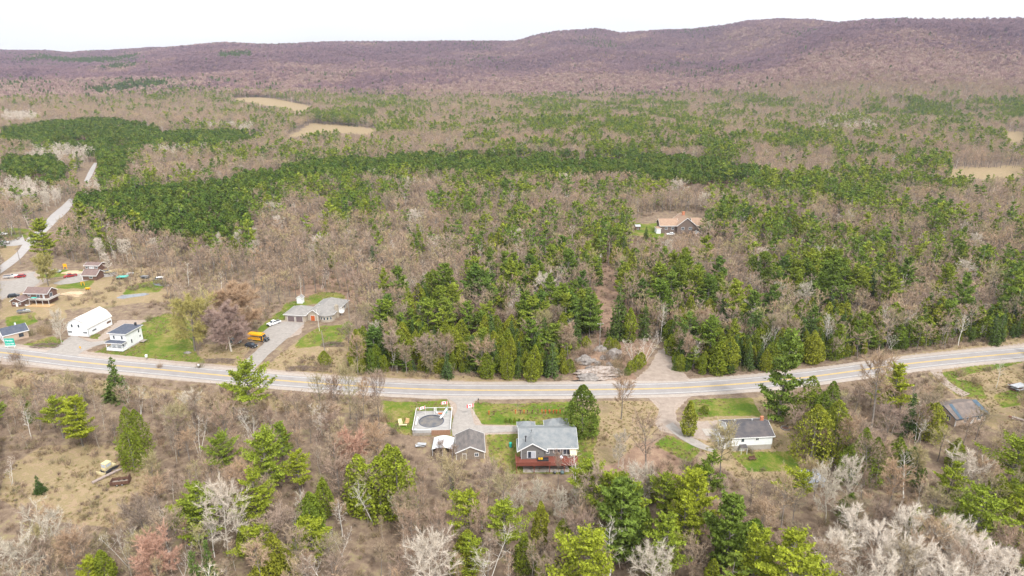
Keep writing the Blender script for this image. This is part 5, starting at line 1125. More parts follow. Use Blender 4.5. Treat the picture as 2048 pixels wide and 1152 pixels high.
# ---------------------------------------------------------------- tree meshes
class TB:
    """collects triangles: tapered round limbs, thin twigs, leaf tufts"""
    def __init__(s): s.V = []; s.F = []; s.M = []; s.A = []; s.n = 0
    def add(s, v, f, mi, a):
        s.V.append(v); s.F.append(np.asarray(f) + s.n); s.M.append(np.full(len(f), mi)); s.A.append(np.broadcast_to(a, (len(f),))); s.n += len(v)
    def limb(s, p0, p1, r0, r1, k=4, mi=0, a=.5):
        p0 = np.asarray(p0, float); p1 = np.asarray(p1, float); d = p1 - p0; d /= np.linalg.norm(d) + 1e-9
        u = np.cross(d, (0, 0, 1.) if abs(d[2]) < .9 else (1., 0, 0)); u /= np.linalg.norm(u); w = np.cross(d, u)
        t = np.arange(k) * 2 * np.pi / k; rg = np.outer(np.cos(t), u) + np.outer(np.sin(t), w)
        v = np.concatenate([p0 + rg * r0, p1 + rg * r1]); f = []
        for i in range(k): j = (i + 1) % k; f += [(i, j, k + j), (i, k + j, k + i)]
        s.add(v, f, mi, a)
    def slivers(s, P0, D, L_, W_, rng, mi=1, a=None):
        """many thin tapering twigs at once"""
        n = len(P0); side = np.cross(D, rng.normal(size=(n, 3))); side /= np.linalg.norm(side, axis=1)[:, None] + 1e-9
        W_ = np.broadcast_to(W_, (n,)); L_ = np.broadcast_to(L_, (n,))
        v = np.stack([P0 - side * W_[:, None] / 2, P0 + side * W_[:, None] / 2, P0 + D * L_[:, None]], 1).reshape(-1, 3)
        s.add(v, np.arange(3 * n).reshape(-1, 3), mi, rng.random(n) if a is None else a)
    def tufts(s, C, size, rng, mi=1, nrm=None, flat=.6, a=None, up=.5):
        """one leaf-spray triangle per centre, randomly turned"""
        n = len(C); q = rng.normal(size=(n, 3)); q[:, 2] = q[:, 2] * flat + up * .6; q /= np.linalg.norm(q, axis=1)[:, None]
        w = np.cross(q, rng.normal(size=(n, 3))); w /= np.linalg.norm(w, axis=1)[:, None] + 1e-9
        sz = (size * (0.6 + .8 * rng.random(n)))[:, None]
        v = np.stack([C - w * sz * .45 - q * sz * .35, C + w * sz * .45 - q * sz * .35, C + q * sz * .65], 1).reshape(-1, 3)
        s.add(v, np.arange(3 * n).reshape(-1, 3), mi, rng.random(n) if a is None else a)
    def meshes(s, name, mats):
        V = np.concatenate(s.V); Fc = np.concatenate(s.F); M = np.concatenate(s.M); A = np.concatenate(s.A)
        out = []
        for mi in (0, 1):
            k = M == mi
            if not k.any(): out.append(None); continue
            idx, inv = np.unique(Fc[k], return_inverse=True); out.append(np_mesh(name + ('_trunk' if mi == 0 else '_crown'), V[idx], inv.reshape(-1, 3), [mats[mi]], None, A[k]))
        return out
    def joined(s, name, mats):
        return np_mesh(name, np.concatenate(s.V), np.concatenate(s.F), mats, np.concatenate(s.M), np.concatenate(s.A))
def unit(v): return v / (np.linalg.norm(v) + 1e-9)
def bare(seed, H=12, spread=.32, fork=.35, dens=1.0, tw=.044, stems=1, trunk_r=None, lean=0., up=.55, droop=0., lod=0, narrow=0.):
    """leafless broadleaf tree: trunk, limbs, twigs in a rounded crown"""
    rng = np.random.default_rng(seed); T = TB()
    for st in range(stems):
        Hs = H * (1 if st == 0 else rng.uniform(.75, .98)); base = rng.normal(size=3) * (.35 if stems > 1 else 0); base[2] = 0
        r0 = (trunk_r or Hs * .012 + .04) / math.sqrt(stems); tilt = rng.normal(size=2) * (.05 + lean + (.14 if stems > 1 else 0)); zf = Hs * fork
        pts = [base]; k = 4
        for i in range(1, k + 1):
            z = Hs * .92 * i / k; pts.append(np.array([base[0] + tilt[0] * z + rng.normal() * .12 * (1 if i > 1 else .3), base[1] + tilt[1] * z + rng.normal() * .12, z]))
        for i in range(k): T.limb(pts[i] - (np.array([0, 0, .3]) if i == 0 else 0), pts[i + 1], r0 * (1 - .85 * i / k), r0 * (1 - .85 * (i + 1) / k), 5 if lod == 0 else 3)
        def at(z):
            u = min(max(z / (Hs * .92) * k, 0), k - 1e-6); i = int(u); return pts[i] + (pts[i + 1] - pts[i]) * (u - i)
        nl = int((21 if lod == 0 else 11) * (1 if stems == 1 else .6)); Rm = Hs * spread
        for b in range(nl):
            z = zf + (Hs * .9 - zf) * (b + rng.random()) / nl; tt = (z - zf) / (Hs * .9 - zf); az = b * 2.4 + rng.random() * 1.2
            reach = Rm * (math.sin(math.pi * (.22 + .72 * tt)) ** .7) * rng.uniform(.75, 1.15)
            el = up + .5 * tt + rng.normal() * .12; d = unit(np.array([math.cos(az), math.sin(az), math.tan(min(el, 1.25))]))
            Lb = reach / max(.35, math.hypot(d[0], d[1])); Lb = min(Lb, (Hs - z) * 1.25 / max(.2, d[2]) if d[2] > .2 else Lb); p = at(z); q = p + d * Lb * .55; d2 = unit(d + np.array([0, 0, .35 - droop]) + rng.normal(size=3) * .1); e = q + d2 * Lb * .45
            rb = r0 * .3 * (1 - .5 * tt)
            T.limb(p, q, rb, rb * .6, 4 if lod == 0 else 3); T.limb(q, e, rb * .6, rb * .2, 3)
            ns = int((7 if lod == 0 else 4) * dens + .5)
            for c in range(ns):
                u = .25 + .75 * (c + rng.random()) / ns; o = p + (q - p) * (u / .55) if u < .55 else q + (e - q) * ((u - .55) / .45)
                sd = unit(d + rng.normal(size=3) * .85 + np.array([0, 0, .45 - droop])); sl = Lb * rng.uniform(.28, .5) * (1.15 - .4 * u)
                if lod == 0: T.slivers(o[None], sd[None], np.array([sl]), np.array([rb * .8 + .02]), rng, 0, .5)
                nt = int((26 if lod == 0 else 12) * dens); uu = rng.random(nt)[:, None]
                P0 = o + sd * sl * uu * .95; Dd = sd + rng.normal(size=(nt, 3)) * .55 + np.array([0, 0, .25 - droop * 1.6]); Dd /= np.linalg.norm(Dd, axis=1)[:, None]
                T.slivers(P0, Dd, rng.uniform(.5, 1.15, nt) * Hs * .085, tw * rng.uniform(.6, 1.3, nt) * (1 if lod == 0 else 2.0), rng, 1)
    return T
def pine(seed, H=17, spread=.27, base=.25, lod=0, rag=.35, size=.46):
    rng = np.random.default_rng(seed); T = TB(); r0 = H * .014 + .05; bend = rng.normal(size=2) * .015
    def at(z): return np.array([bend[0] * z * z / H * 2, bend[1] * z * z / H * 2, z])
    for i in range(5): T.limb(at(H * .19 * i) - (np.array([0, 0, .3]) if i == 0 else 0), at(H * .19 * (i + 1)), r0 * (1 - .18 * i), r0 * (1 - .18 * (i + 1)), 5 if lod == 0 else 3)
    z = H * base; Rm = H * spread * 1.22; side = rng.random(8) * .5 + .75
    step = .85 if lod == 0 else 1.7
    while z < H * .985:
        t = (z - H * base) / (H * (1 - base)); env = Rm * (min(1, t * 3.5 + .45)) * (1 - t) ** .62 + .25
        nb = rng.integers(3, 6) if lod == 0 else 3
        for b in range(nb):
            if rng.random() < .16: continue
            az = rng.random() * 2 * math.pi; Lb = env * rng.uniform(1 - rag, 1 + rag * .55) * side[int(az / (2 * math.pi) * 8) % 8]; el = .12 + .5 * t + rng.normal() * .12
            d = np.array([math.cos(az) * math.cos(el), math.sin(az) * math.cos(el), math.sin(el)]); p = at(z); m_ = p + d * Lb * .6; e = m_ + unit(d + np.array([0, 0, .35])) * Lb * .4
            T.limb(p, m_, .05 + Lb * .012, .03, 3); 
            nc = max(2, int(Lb / (.55 if lod == 0 else 1.0))) 
            for c in range(nc):
                u = .3 + .7 * (c + rng.random() * .6) / nc; o = p + (m_ - p) * (u / .6) if u < .6 else m_ + (e - m_) * ((u - .6) / .4)
                lat = np.cross(d, (0, 0, 1)); w = .32 * Lb * (1.1 - u) + .25
                n_ = 20 if lod == 0 else 8
                cc = o + lat * rng.normal(size=(n_, 1)) * w * .7 + d * rng.normal(size=(n_, 1)) * .35 + np.array([0, 0, 1]) * (rng.random((n_, 1)) * .35 - .08)
                cl = np.clip(rng.random() * .7 + rng.random(n_) * .4, 0, 1)
                T.tufts(cc, size * (1 if lod == 0 else 1.7), rng, 1, a=cl, up=.9)
        z += step * rng.uniform(.7, 1.25) * (1.0 if t < .7 else .7)
    T.tufts(at(H * .98) + rng.normal(size=(8, 3)) * (.2, .2, .5), size, rng, 1, up=2); return T
def cedar(seed, H=12, spread=.22, lod=0, size=.4, tops=1, low=.02):
    rng = np.random.default_rng(seed); T = TB(); r0 = H * .016 + .04
    for tp in range(tops):
        Ht = H * (1 if tp == 0 else rng.uniform(.7, .92)); off = rng.normal(size=2) * (0 if tp == 0 else H * spread * .55)
        T.limb((off[0], off[1], -.3), (off[0], off[1], Ht * .9), r0, r0 * .2, 5 if lod == 0 else 3)
        n = int((3000 if lod == 0 else 420) * (1 if tops == 1 else .7) * (H / 12) ** .6); Rm = H * spread
        t = rng.beta(1.1, 1.15, n); az = rng.random(n) * 2 * np.pi
        lump = .5 + .6 * vnoise(az * 1.6 + 10 * tp + 40, t * H * .6 + seed * 3.1, seed) + .4 * vnoise(az * 3.5 + 10 * tp + 40, t * H * 1.3 + seed * 3.1, seed + 9)
        env = Rm * 1.15 * np.sin(np.pi * (.2 + .8 * t)) ** .75 * (1 - .25 * t) * lump + .08; rr = env * (1 - np.abs(rng.normal(size=n)) * .16)
        C = np.stack([off[0] + rr * np.cos(az), off[1] + rr * np.sin(az), Ht * (low + (1 - low) * t)], 1)
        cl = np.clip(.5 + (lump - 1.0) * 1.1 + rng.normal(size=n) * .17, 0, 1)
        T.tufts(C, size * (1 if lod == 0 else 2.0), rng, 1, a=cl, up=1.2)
    return T
def spruce(seed, H=12, spread=.2, lod=0, size=.4):
    rng = np.random.default_rng(seed); T = TB(); T.limb((0, 0, -.3), (0, 0, H * .95), H * .014 + .04, .02, 5 if lod == 0 else 3)
    z = H * .06; step = .5 if lod == 0 else 1.1; side = .8 + .4 * rng.random(10)
    while z < H * .97:
        t = z / H; env = H * spread * (1 - t) ** .85 + .12; nb = max(4, int(env * (6 if lod == 0 else 2.4)))
        for b in range(nb):
            az = rng.random() * 2 * math.pi; Lb = env * rng.uniform(.7, 1.12) * side[int(az / 6.2832 * 10) % 10]; d = np.array([math.cos(az), math.sin(az), -.18])
            k = max(2, int(Lb / (.4 if lod == 0 else .8))); u = (.3 + .7 * (np.arange(k) + rng.random(k)) / k)[:, None]
            C = np.array([0, 0, z]) + d * Lb * u + rng.normal(size=(k, 3)) * .12; C = np.repeat(C, 3 if lod == 0 else 2, 0) + rng.normal(size=(k * (3 if lod == 0 else 2), 3)) * .17
            T.tufts(C, size * (1 if lod == 0 else 2.0), rng, 1, up=-.1, flat=.4, a=np.clip(rng.random() * .7 + rng.random(len(C)) * .35, 0, 1))
        z += step * rng.uniform(.8, 1.2)
    T.tufts(np.array([0, 0, H * .97]) + rng.normal(size=(6, 3)) * (.08, .08, .3), size * .8, rng, 1, up=3); return T
def redpine(seed, H=14, lod=1):
    rng = np.random.default_rng(seed); T = TB(); T.limb((0, 0, -.3), (0, 0, H * .9), .16, .06, 4, a=.5)
    n = 420 if lod == 0 else 230; t = rng.random(n) ** .8; az = rng.random(n) * 2 * np.pi; lump = .75 + .5 * vnoise(az * 1.5 + 30, t * 6 + seed, seed)
    R_ = H * .2 * np.sin(np.pi * (.12 + .86 * t)) ** .6 * lump; rr = R_ * np.sqrt(.35 + .65 * rng.random(n))
    C = np.stack([rr * np.cos(az), rr * np.sin(az), H * (.45 + .55 * t)], 1); T.tufts(C, .5 if lod == 0 else .85, rng, 1, up=1.2, a=np.clip(.5 + (lump - 1) + rng.normal(size=n) * .2, 0, 1)); return T
def shrub(seed, H=2.2, n=70, tw=.035):
    rng = np.random.default_rng(seed); T = TB(); P0 = rng.normal(size=(n, 3)) * (.55 * H * .4, .55 * H * .4, 0); P0[:, 2] = -.05
    D = rng.normal(size=(n, 3)) * .38; D[:, 2] = 1; D /= np.linalg.norm(D, axis=1)[:, None]; Ls = rng.uniform(.5, 1, n) * H; T.slivers(P0, D, Ls, tw * 1.5, rng, 1)
    m = n * 4; i = rng.integers(0, n, m); u = rng.uniform(.3, .95, m)[:, None]; Q = P0[i] + D[i] * Ls[i][:, None] * u; E = D[i] + rng.normal(size=(m, 3)) * .55; E /= np.linalg.norm(E, axis=1)[:, None]
    T.slivers(Q, E, rng.uniform(.2, .4, m) * H, tw, rng, 1); return T
def far_bare(seed, R_=3.9, H=12, n=120):
    rng = np.random.default_rng(seed); T = TB(); T.limb((0, 0, -1), (0, 0, H * .7), .18, .08, 3)
    az = rng.random(n) * 2 * np.pi; ph = np.arccos(rng.uniform(-.25, 1, n)); rr = rng.uniform(.72, 1, n); D = np.stack([np.sin(ph) * np.cos(az), np.sin(ph) * np.sin(az), np.cos(ph)], 1)
    C = D * rr[:, None] * (R_, R_, H * .36) + (0, 0, H * .62); E = D + np.array([0, 0, .7]); E /= np.linalg.norm(E, axis=1)[:, None]
    T.slivers(C - E * 1.0, E, rng.uniform(1.2, 2.3, n), rng.uniform(.4, .85, n), rng, 1); return T
def far_conifer(seed, H=13, n=60):
    rng = np.random.default_rng(seed); T = TB(); T.limb((0, 0, -1), (0, 0, H * .5), .2, .1, 3); t = rng.beta(1, 1.4, n); az = rng.random(n) * 2 * np.pi; rr = H * .22 * (1 - t) ** .7 * rng.uniform(.6, 1.1, n)
    T.tufts(np.stack([rr * np.cos(az), rr * np.sin(az), H * (.12 + .88 * t)], 1), 1.9, rng, 1, up=1.2); return T

KIND = {}
def kind(name, cat, gens, mats):
    """several individuals per kind; each is (trunk mesh, crown mesh, nominal height)"""
    KIND[name] = dict(cat=cat, var=[(*g_.meshes(name, mats), h_) for g_, h_ in gens], mats=mats)
kind('white_pine', 'pine tree', [(pine(i, 16, [.24, .27, .3, .22][i % 4], [.22, .3, .18, .36][i % 4], rag=[.3, .45, .4][i % 3]), 16) for i in range(8)], [bark, pine_leaf])
kind('bright_pine', 'pine tree', [(pine(30 + i, 16, [.27, .31, .34][i % 3], [.3, .22, .38][i % 3], rag=.42, size=.38), 16) for i in range(6)], [bark, pine_near])
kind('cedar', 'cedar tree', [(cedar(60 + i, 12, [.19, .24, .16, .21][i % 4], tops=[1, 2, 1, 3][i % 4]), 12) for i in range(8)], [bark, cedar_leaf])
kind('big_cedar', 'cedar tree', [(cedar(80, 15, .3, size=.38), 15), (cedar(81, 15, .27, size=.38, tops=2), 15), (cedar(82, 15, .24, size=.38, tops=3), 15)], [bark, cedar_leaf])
kind('spruce', 'spruce tree', [(spruce(100 + i, 12, [.2, .24, .17, .22][i % 4]), 12) for i in range(6)], [bark, spruce_leaf])
kind('bare_tree', 'bare tree', [(bare(120 + i, 12, [.3, .24, .34, .2, .27][i % 5], [.35, .45, .3, .5, .4][i % 5], [.8, 1.0, 1.1][i % 3]), 12) for i in range(12)], [bark, twig])
kind('bare_thicket_tree', 'bare tree', [(bare(140 + i, 9, [.22, .28][i % 2], .2, .8, stems=3 + i % 3, lean=.04), 9) for i in range(6)], [bark, twig])
kind('birch', 'birch tree', [(bare(160 + i, 12, .16, .4, .35, tw=.03, stems=[1, 2, 3][i % 3], trunk_r=.15, lean=.07), 12) for i in range(6)], [birch_bark, twig_pale])
kind('pale_tree', 'pale bare tree', [(bare(180 + i, 12, [.36, .42, .33][i % 3], .22, 1.35, tw=.042, trunk_r=.17, up=.4, stems=1 + i % 2), 12) for i in range(6)], [pale_bark, twig_pale])
kind('aspen', 'aspen tree', [(bare(200 + i, 13, .14, .35, .7, tw=.05, trunk_r=.14), 13) for i in range(4)], [pale_bark, twig_pale])
kind('red_maple', 'budding maple', [(bare(220 + i, 11, .38, .2, 2.4, tw=.06, up=.5), 11) for i in range(3)], [bark, twig_red])
kind('willow', 'willow tree', [(bare(230 + i, 14, .4, .22, 3.0, tw=.06, up=.4, droop=.45, trunk_r=.35), 14) for i in range(2)], [bark, twig_yellow])
kind('pink_tree', 'bare tree', [(bare(240 + i, 14, .42, .12, 3.0, tw=.06, up=.38, trunk_r=.4, stems=2), 14) for i in range(2)], [pale_bark, twig_pink])
kind('sapling', 'sapling', [(bare(280 + i, 8, [.13, .17, .11][i % 3], .3, .55, tw=.03, trunk_r=.075, up=.8), 8) for i in range(6)], [pale_bark, twig])
kind('dark_pine', 'pine tree', [(pine(290, 16, .3, .12, rag=.35, size=.5), 16), (pine(291, 16, .27, .2, rag=.35, size=.5), 16), (pine(292, 16, .23, .05, rag=.55, size=.42), 16)], [bark, pine_dark])
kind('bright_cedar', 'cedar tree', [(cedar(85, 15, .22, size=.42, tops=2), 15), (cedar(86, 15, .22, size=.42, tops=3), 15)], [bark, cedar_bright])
kind('grove_tree', 'pale bare tree', [(bare(190 + i, 12, [.36, .42, .33][i % 3], .2, 1.5, tw=.045, trunk_r=.17, up=.35), 12) for i in range(4)], [birch_bark, twig_white])
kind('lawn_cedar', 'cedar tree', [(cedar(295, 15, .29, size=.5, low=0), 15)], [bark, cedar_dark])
kind('shrub', 'shrub', [(shrub(250 + i, 3.0, 90, .04), 3.0) for i in range(4)], [bark, brush_mat])
kind('wide_bare_tree', 'bare tree', [(bare(270, 14, .42, .15, 3.0, tw=.06, up=.4, stems=2), 14)], [bark, twig])
kind('round_bush', 'bush', [(cedar(260, 3.4, .52, size=.26, low=0), 3.4), (cedar(261, 3.4, .45, size=.26, low=0), 3.4)], [bark, cedar_leaf])

PLACED = {}       # kind -> list of (x, y)
def tree(kd, px, H, label, var=None, group=None, wide=1.0, rz=None, pos=None):
    K_ = KIND[kd]; rg = random.Random(int(px[0] * 7 + px[1] * 13)); vi = rg.randrange(len(K_['var'])) if var is None else var % len(K_['var'])
    tm, cm, h0 = K_['var'][vi]; p = pos if pos is not None else P(*px); s_ = H / h0
    nm = {'bright_cedar': 'cedar', 'grove_tree': 'bare_tree', 'dark_pine': 'white_pine', 'lawn_cedar': 'cedar', 'bright_pine': 'white_pine', 'big_cedar': 'cedar', 'bare_thicket_tree': 'bare_tree', 'pink_tree': 'bare_tree', 'wide_bare_tree': 'bare_tree', 'pale_tree': 'bare_tree'}.get(kd, kd)
    t = empty(nm, p, rg.random() * 6.28 if rz is None else rz); t.scale = (s_ * wide, s_ * wide, s_); tag(t, label, K_['cat'], group)
    for n_, m_ in (('trunk', tm), ('crown', cm)):
        if m_ is None: continue
        o = bpy.data.objects.new(n_, m_); col.objects.link(o); o.parent = t
    PLACED.setdefault(K_['cat'], []).append((p[0], p[1], H * .2)); return t
# ---------------------------------------------------------------- trees one can point to
NAMED = [
 ('lawn_cedar', 1164, 866, 15.5, 'broad dense cedar standing on the lawn beside the grey-roofed house', 0, 1.0),
 ('bright_pine', 506, 850, 20, 'tall ragged pine standing against the highway below the stone bungalow driveway', 2, 1.0),
 ('spruce', 238, 800, 15, 'narrow dark spruce rising in front of the highway below the farmhouse', 1, 1.15),
 ('big_cedar', 270, 926, 17, 'tall olive cedar at the edge of the dry field above the crawler tractor', 2, .75),
 ('dark_pine', 1556, 838, 29, 'giant white pine overlapping the highway behind the white bungalow', 2, .95),
 ('big_cedar', 1612, 856, 17, 'dense cedar right of the giant pine, at the back of the cedar clump', 1, .9),
 ('big_cedar', 1652, 868, 17, 'dense cedar at the right back of the clump beside the white bungalow', 2, .9),
 ('big_cedar', 1620, 926, 18, 'big dark cedar at the front of the clump right of the white bungalow', 0, 1.0),
 ('big_cedar', 1662, 916, 18, 'olive cedar at the right front of the clump beside the white bungalow', 1, 1.0),
 ('big_cedar', 1715, 962, 16, 'loose olive cedar standing alone above the blue-grey lean-to shed', 2, .8),
 ('spruce', 1813, 872, 14, 'pointed green spruce left of the cream cottage', 0, 1.0),
 ('cedar', 1860, 880, 12, 'bright cedar beside the left gable of the cream cottage', 1, 1.1),
 ('cedar', 1786, 946, 11, 'round-topped cedar in the bare wood below the pointed spruce', 1, 1.1),
 ('cedar', 1816, 960, 10, 'smaller of two neighbouring cedars in the bare wood below the pointed spruce', 3, 1.1),
 ('cedar', 1906, 934, 9, 'yellow-green cedar in front of the cream cottage', 0, 1.2),
 ('bright_pine', 1412, 1010, 15, 'bright pine directly below the footpath of the white bungalow', 0, .9),
 ('bright_pine', 1386, 1080, 18, 'bright pine in the middle of the three pines below the footpath', 1, .95),
 ('dark_pine', 1450, 1150, 20, 'dense dark-green pine lowest of the three pines below the footpath', 3, .95),
 ('dark_pine', 1236, 1130, 22, 'tall dark pine with a dead pale tree in front, below the grey-roofed house', 0, 1.0),
 ('bright_pine', 1165, 1235, 20, 'yellow-green pine cut by the bottom edge below the grey-roofed house', 5, 1.0),
 ('bright_pine', 1560, 1240, 20, 'wide bright pine cut by the bottom edge left of the white bare grove', 4, 1.25),
 ('bright_pine', 1940, 1120, 18, 'wide bright pine behind the white bare grove at the lower right', 4, 1.25),
 ('bright_pine', 938, 1090, 14, 'bright round-headed pine below the weathered garage', 2, 1.1),
 ('bright_cedar', 798, 1030, 19, 'tall double-topped cedar below the pool', 1, 1.05),
 ('bright_cedar', 722, 1022, 16, 'olive twin-topped cedar left of the tall cedar below the pool', 0, 1.1),
 ('cedar', 652, 1034, 11, 'dull green cedar right behind the dense bright cedar in the lower left wood', 0, .9),
 ('big_cedar', 627, 1104, 13, 'dense bright cedar in the lower left wood beside two white birches', 0, .8),
 ('bright_pine', 540, 1000, 19, 'broad bright pine highest in the pine group of the lower left wood', 1, 1.05),
 ('bright_pine', 601, 990, 13, 'flat-topped pine at the right of the pine group in the lower left wood', 3, 1.1),
 ('bright_pine', 520, 1072, 17, 'lower bright pine in front of the pine group in the lower left wood', 0, 1.0),
 ('bright_pine', 452, 965, 14, 'thin yellow-tipped pine at the left of the pine group', 2, .9),
 ('bright_pine', 436, 852, 8, 'small bright pine left of the tall ragged pine', 1, .9),
 ('spruce', 80, 986, 5, 'small dark round spruce at the left of the dry field', 1, 1.3),
 ('spruce', 395, 1180, 10, 'dark spruce at the bottom edge, left of a pair', 0, 1.0),
 ('spruce', 425, 1175, 12, 'taller dark spruce at the bottom edge, right of a pair', 2, 1.0),
 ('spruce', 905, 985, 4.5, 'very small spruce in the brown wood below the weathered garage', 3, 1.0),
 ('bright_pine', 190, 1190, 9, 'top of a yellow pine at the bottom left edge', 1, 1.0),
 ('cedar', 1376, 870, 11, 'thin olive cedar standing alone between the driveway and the white bungalow', 2, 1.1),
 ('bright_pine', 1325, 1042, 13, 'narrow bright pine left of the three pines below the footpath', 2, .9),
 ('spruce', 1195, 1025, 8, 'dark cedar-like spruce in the brown wood below the grey-roofed house', 1, .9),
 ('cedar', 1165, 1010, 5, 'small green cedar among white bare trees below the grey-roofed house', 0, 1.0),
 ('white_pine', 1387, 625, 21, 'tall fresh-green pine left of the two crowded pines above the gravel lane', 4, 1.0),
 ('white_pine', 1432, 600, 20, 'wide fresh-green pine right of its twin above the gravel lane', 0, 1.0),
 ('white_pine', 1466, 668, 22, 'tall pine with open branches right of the twin pines', 5, .95),
 ('white_pine', 1375, 708, 16, 'bluish feathery pine right beside the mouth of the gravel lane', 2, 1.1),
 ('white_pine', 1418, 712, 16, 'second bluish feathery pine right of the gravel lane', 6, 1.0),
 ('white_pine', 1500, 668, 18, 'dark green pine on the slope right of the bluish pines', 1, 1.0),
 ('dark_pine', 1442, 474, 20, 'large dark round pine at the right end of the log house', 2, 1.15),
 ('dark_pine', 1655, 628, 25, 'great grey-green pine with layered branches in the right-hand wood', 1, 1.1),
 ('white_pine', 1770, 628, 21, 'layered pine right of the great grey-green pine', 5, 1.05),
 ('white_pine', 1862, 484, 20, 'dark pointed pine standing above the right-hand wood', 2, 1.0),
 ('white_pine', 1727, 482, 17, 'wide bright pine among tan crowns right of the log house', 0, 1.15),
 ('white_pine', 1914, 548, 17, 'green pine above leaning birches in the right-hand wood', 4, 1.0),
 ('spruce', 1236, 678, 23, 'tall shaggy spruce beside the cleared strip above the outcrop', 1, .9),
 ('cedar', 1258, 684, 14, 'yellow cedar hugging the right side of the tall shaggy spruce', 0, .9),
 ('spruce', 1242, 482, 18, 'tall dark spruce left of the log house lawn', 3, .9),
 ('cedar', 1224, 486, 13, 'round olive cedar beside the tall dark spruce', 1, 1.2),
 ('spruce', 1292, 478, 8, 'small dark spruce on the lawn left of the log house', 1, 1.1),
 ('white_pine', 1176, 548, 17, 'spreading pine left of the tall utility pole', 3, 1.2),
 ('white_pine', 1130, 668, 17, 'bright pointed pine left of the outcrop', 1, .9),
 ('cedar', 1116, 714, 13, 'rounded yellow-green cedar just left of the rock outcrop', 1, 1.2),
 ('cedar', 1048, 655, 14, 'olive cedar in the middle of the slope above the highway', 3, 1.0),
 ('white_pine', 1078, 588, 16, 'fresh-green pine high on the slope above the highway', 4, 1.0),
 ('white_pine', 1012, 580, 14, 'small fresh-green pine left of another on the slope', 1, 1.0),
 ('cedar', 868, 602, 15, 'dark rounded cedar towards the left of the wooded slope', 1, 1.0),
 ('white_pine', 902, 612, 17, 'fresh-green pine right of the dark rounded cedar', 0, .95),
 ('white_pine', 768, 608, 16, 'light green slender pine at the left of the wooded slope', 3, .8),
 ('white_pine', 778, 672, 17, 'light green pine below another at the left of the wooded slope', 5, .85),
 ('cedar', 717, 738, 15, 'pointed yellow cedar at the left end of the roadside conifers', 0, .95),
 ('white_pine', 682, 474, 17, 'big pine at the left of a pair beside the plantation', 2, 1.0),
 ('white_pine', 752, 502, 15, 'pine at the right of a pair below the plantation', 0, 1.0),
 ('spruce', 833, 502, 9, 'lone dark narrow spruce among bare trees below the plantation', 2, .8),
 ('white_pine', 92, 522, 23, 'big dark pine standing over the bend of the side road', 6, 1.0),
 ('white_pine', 172, 470, 20, 'shaggy pine right of the side road at the corner of the plantation', 5, 1.1),
 ('round_bush', 1409, 826, 2.6, 'clipped round bush on the front lawn of the white bungalow', 0, 1.0),
 ('round_bush', 650, 730, 5.5, 'yellow-green bushy cedar at the foot of the bank by the leaning pole', 1, .8),
 ('willow', 390, 702, 19, 'yellow-green willow above the green lawn', 0, .85),
 ('wide_bare_tree', 482, 668, 18, 'wide brown bare tree behind the pinkish tree', 0, 1.2),
 ('pink_tree', 462, 702, 17, 'wide pinkish-grey bare tree over the parked cars', 0, 1.15),
 ('willow', 97, 572, 15, 'tan leafless tree behind the right end of the split-level house', 1, .7),
 ('pale_tree', 124, 690, 13, 'white-limbed bare tree left of the barn', 0, .6),
 ('birch', 1268, 733, 12, 'clump of white birches at the right edge of the outcrop, left of two', 2, 1.1),
 ('birch', 1286, 726, 12, 'clump of white birches at the right edge of the outcrop, right of two', 5, 1.1),
 ('birch', 1321, 682, 15, 'single bright white birch left of the gravel lane', 0, .9),
 ('bare_tree', 1742, 862, 22, 'tall bare tree with a white trunk overlapping the highway', 1, 1.0),
 ('red_maple', 706, 956, 12, 'reddish budding maple below the two garden chairs', 0, 1.0),
 ('red_maple', 318, 1175, 11, 'reddish budding maple at the bottom left', 1, 1.0),
 ('pale_tree', 456, 1112, 17, 'large pale bare tree in front of the lower left wood', 2, .85),
 ('pale_tree', 72, 1190, 17, 'pale crooked bare tree in the bottom left corner', 1, .8),
 ('bare_tree', 1116, 972, 10, 'left of two bare trees in front of the red deck', 3, .6),
 ('birch', 1152, 972, 12, 'right of two bare trees in front of the red deck', 4, 1.3),
 ('bare_tree', 1242, 838, 13, 'thin bare tree overlapping the highway right of the broad cedar', 4, 1.0),
 ('pale_tree', 1236, 936, 10, 'pale bushy bare tree on the grass right of the broad cedar', 5, .7),
 ('bare_tree', 1292, 952, 17, 'tall tan bare tree between the driveway and the white birch scrub', 0, 1.0),
 ('bare_tree', 1440, 972, 17, 'tall bare tree overlapping the left corner of the white bungalow', 1, .9),
 ('bare_tree', 905, 945, 8, 'bare tree in front of the weathered garage', 3, .9),
 ('bare_tree', 885, 938, 8, 'thin bare tree in front of the white plastic shelter', 1, .8),
 ('bare_tree', 1035, 822, 3.5, 'small round bare tree on the front lawn behind the wooden posts', 0, 1.1),
 ('pale_tree', 1690, 1015, 13, 'white bare tree overlapping the tin-roofed shed', 0, .75), ('pale_tree', 1655, 1045, 13, 'white bare tree just below the tin-roofed shed', 3, .75),
 ('grove_tree', 1800, 1128, 13, 'back middle tree of the white bare grove', 1, .85), ('grove_tree', 1690, 1120, 13, 'left back tree of the white bare grove', 2, .85),
 ('grove_tree', 1745, 1160, 13, 'left middle tree of the white bare grove', 4, .85), ('grove_tree', 1660, 1170, 12, 'left front tree of the white bare grove', 5, .85),
 ('grove_tree', 1820, 1190, 13, 'front middle tree of the white bare grove', 0, .85), ('grove_tree', 1890, 1145, 13, 'right back tree of the white bare grove', 3, .85),
 ('grove_tree', 1935, 1185, 13, 'right middle tree of the white bare grove', 1, .85), ('grove_tree', 1985, 1200, 12, 'right front tree of the white bare grove', 2, .85), ('grove_tree', 1750, 1215, 12, 'lowest front tree of the white bare grove', 3, .85), ('grove_tree', 1880, 1225, 12, 'lowest right tree of the white bare grove', 5, .85),
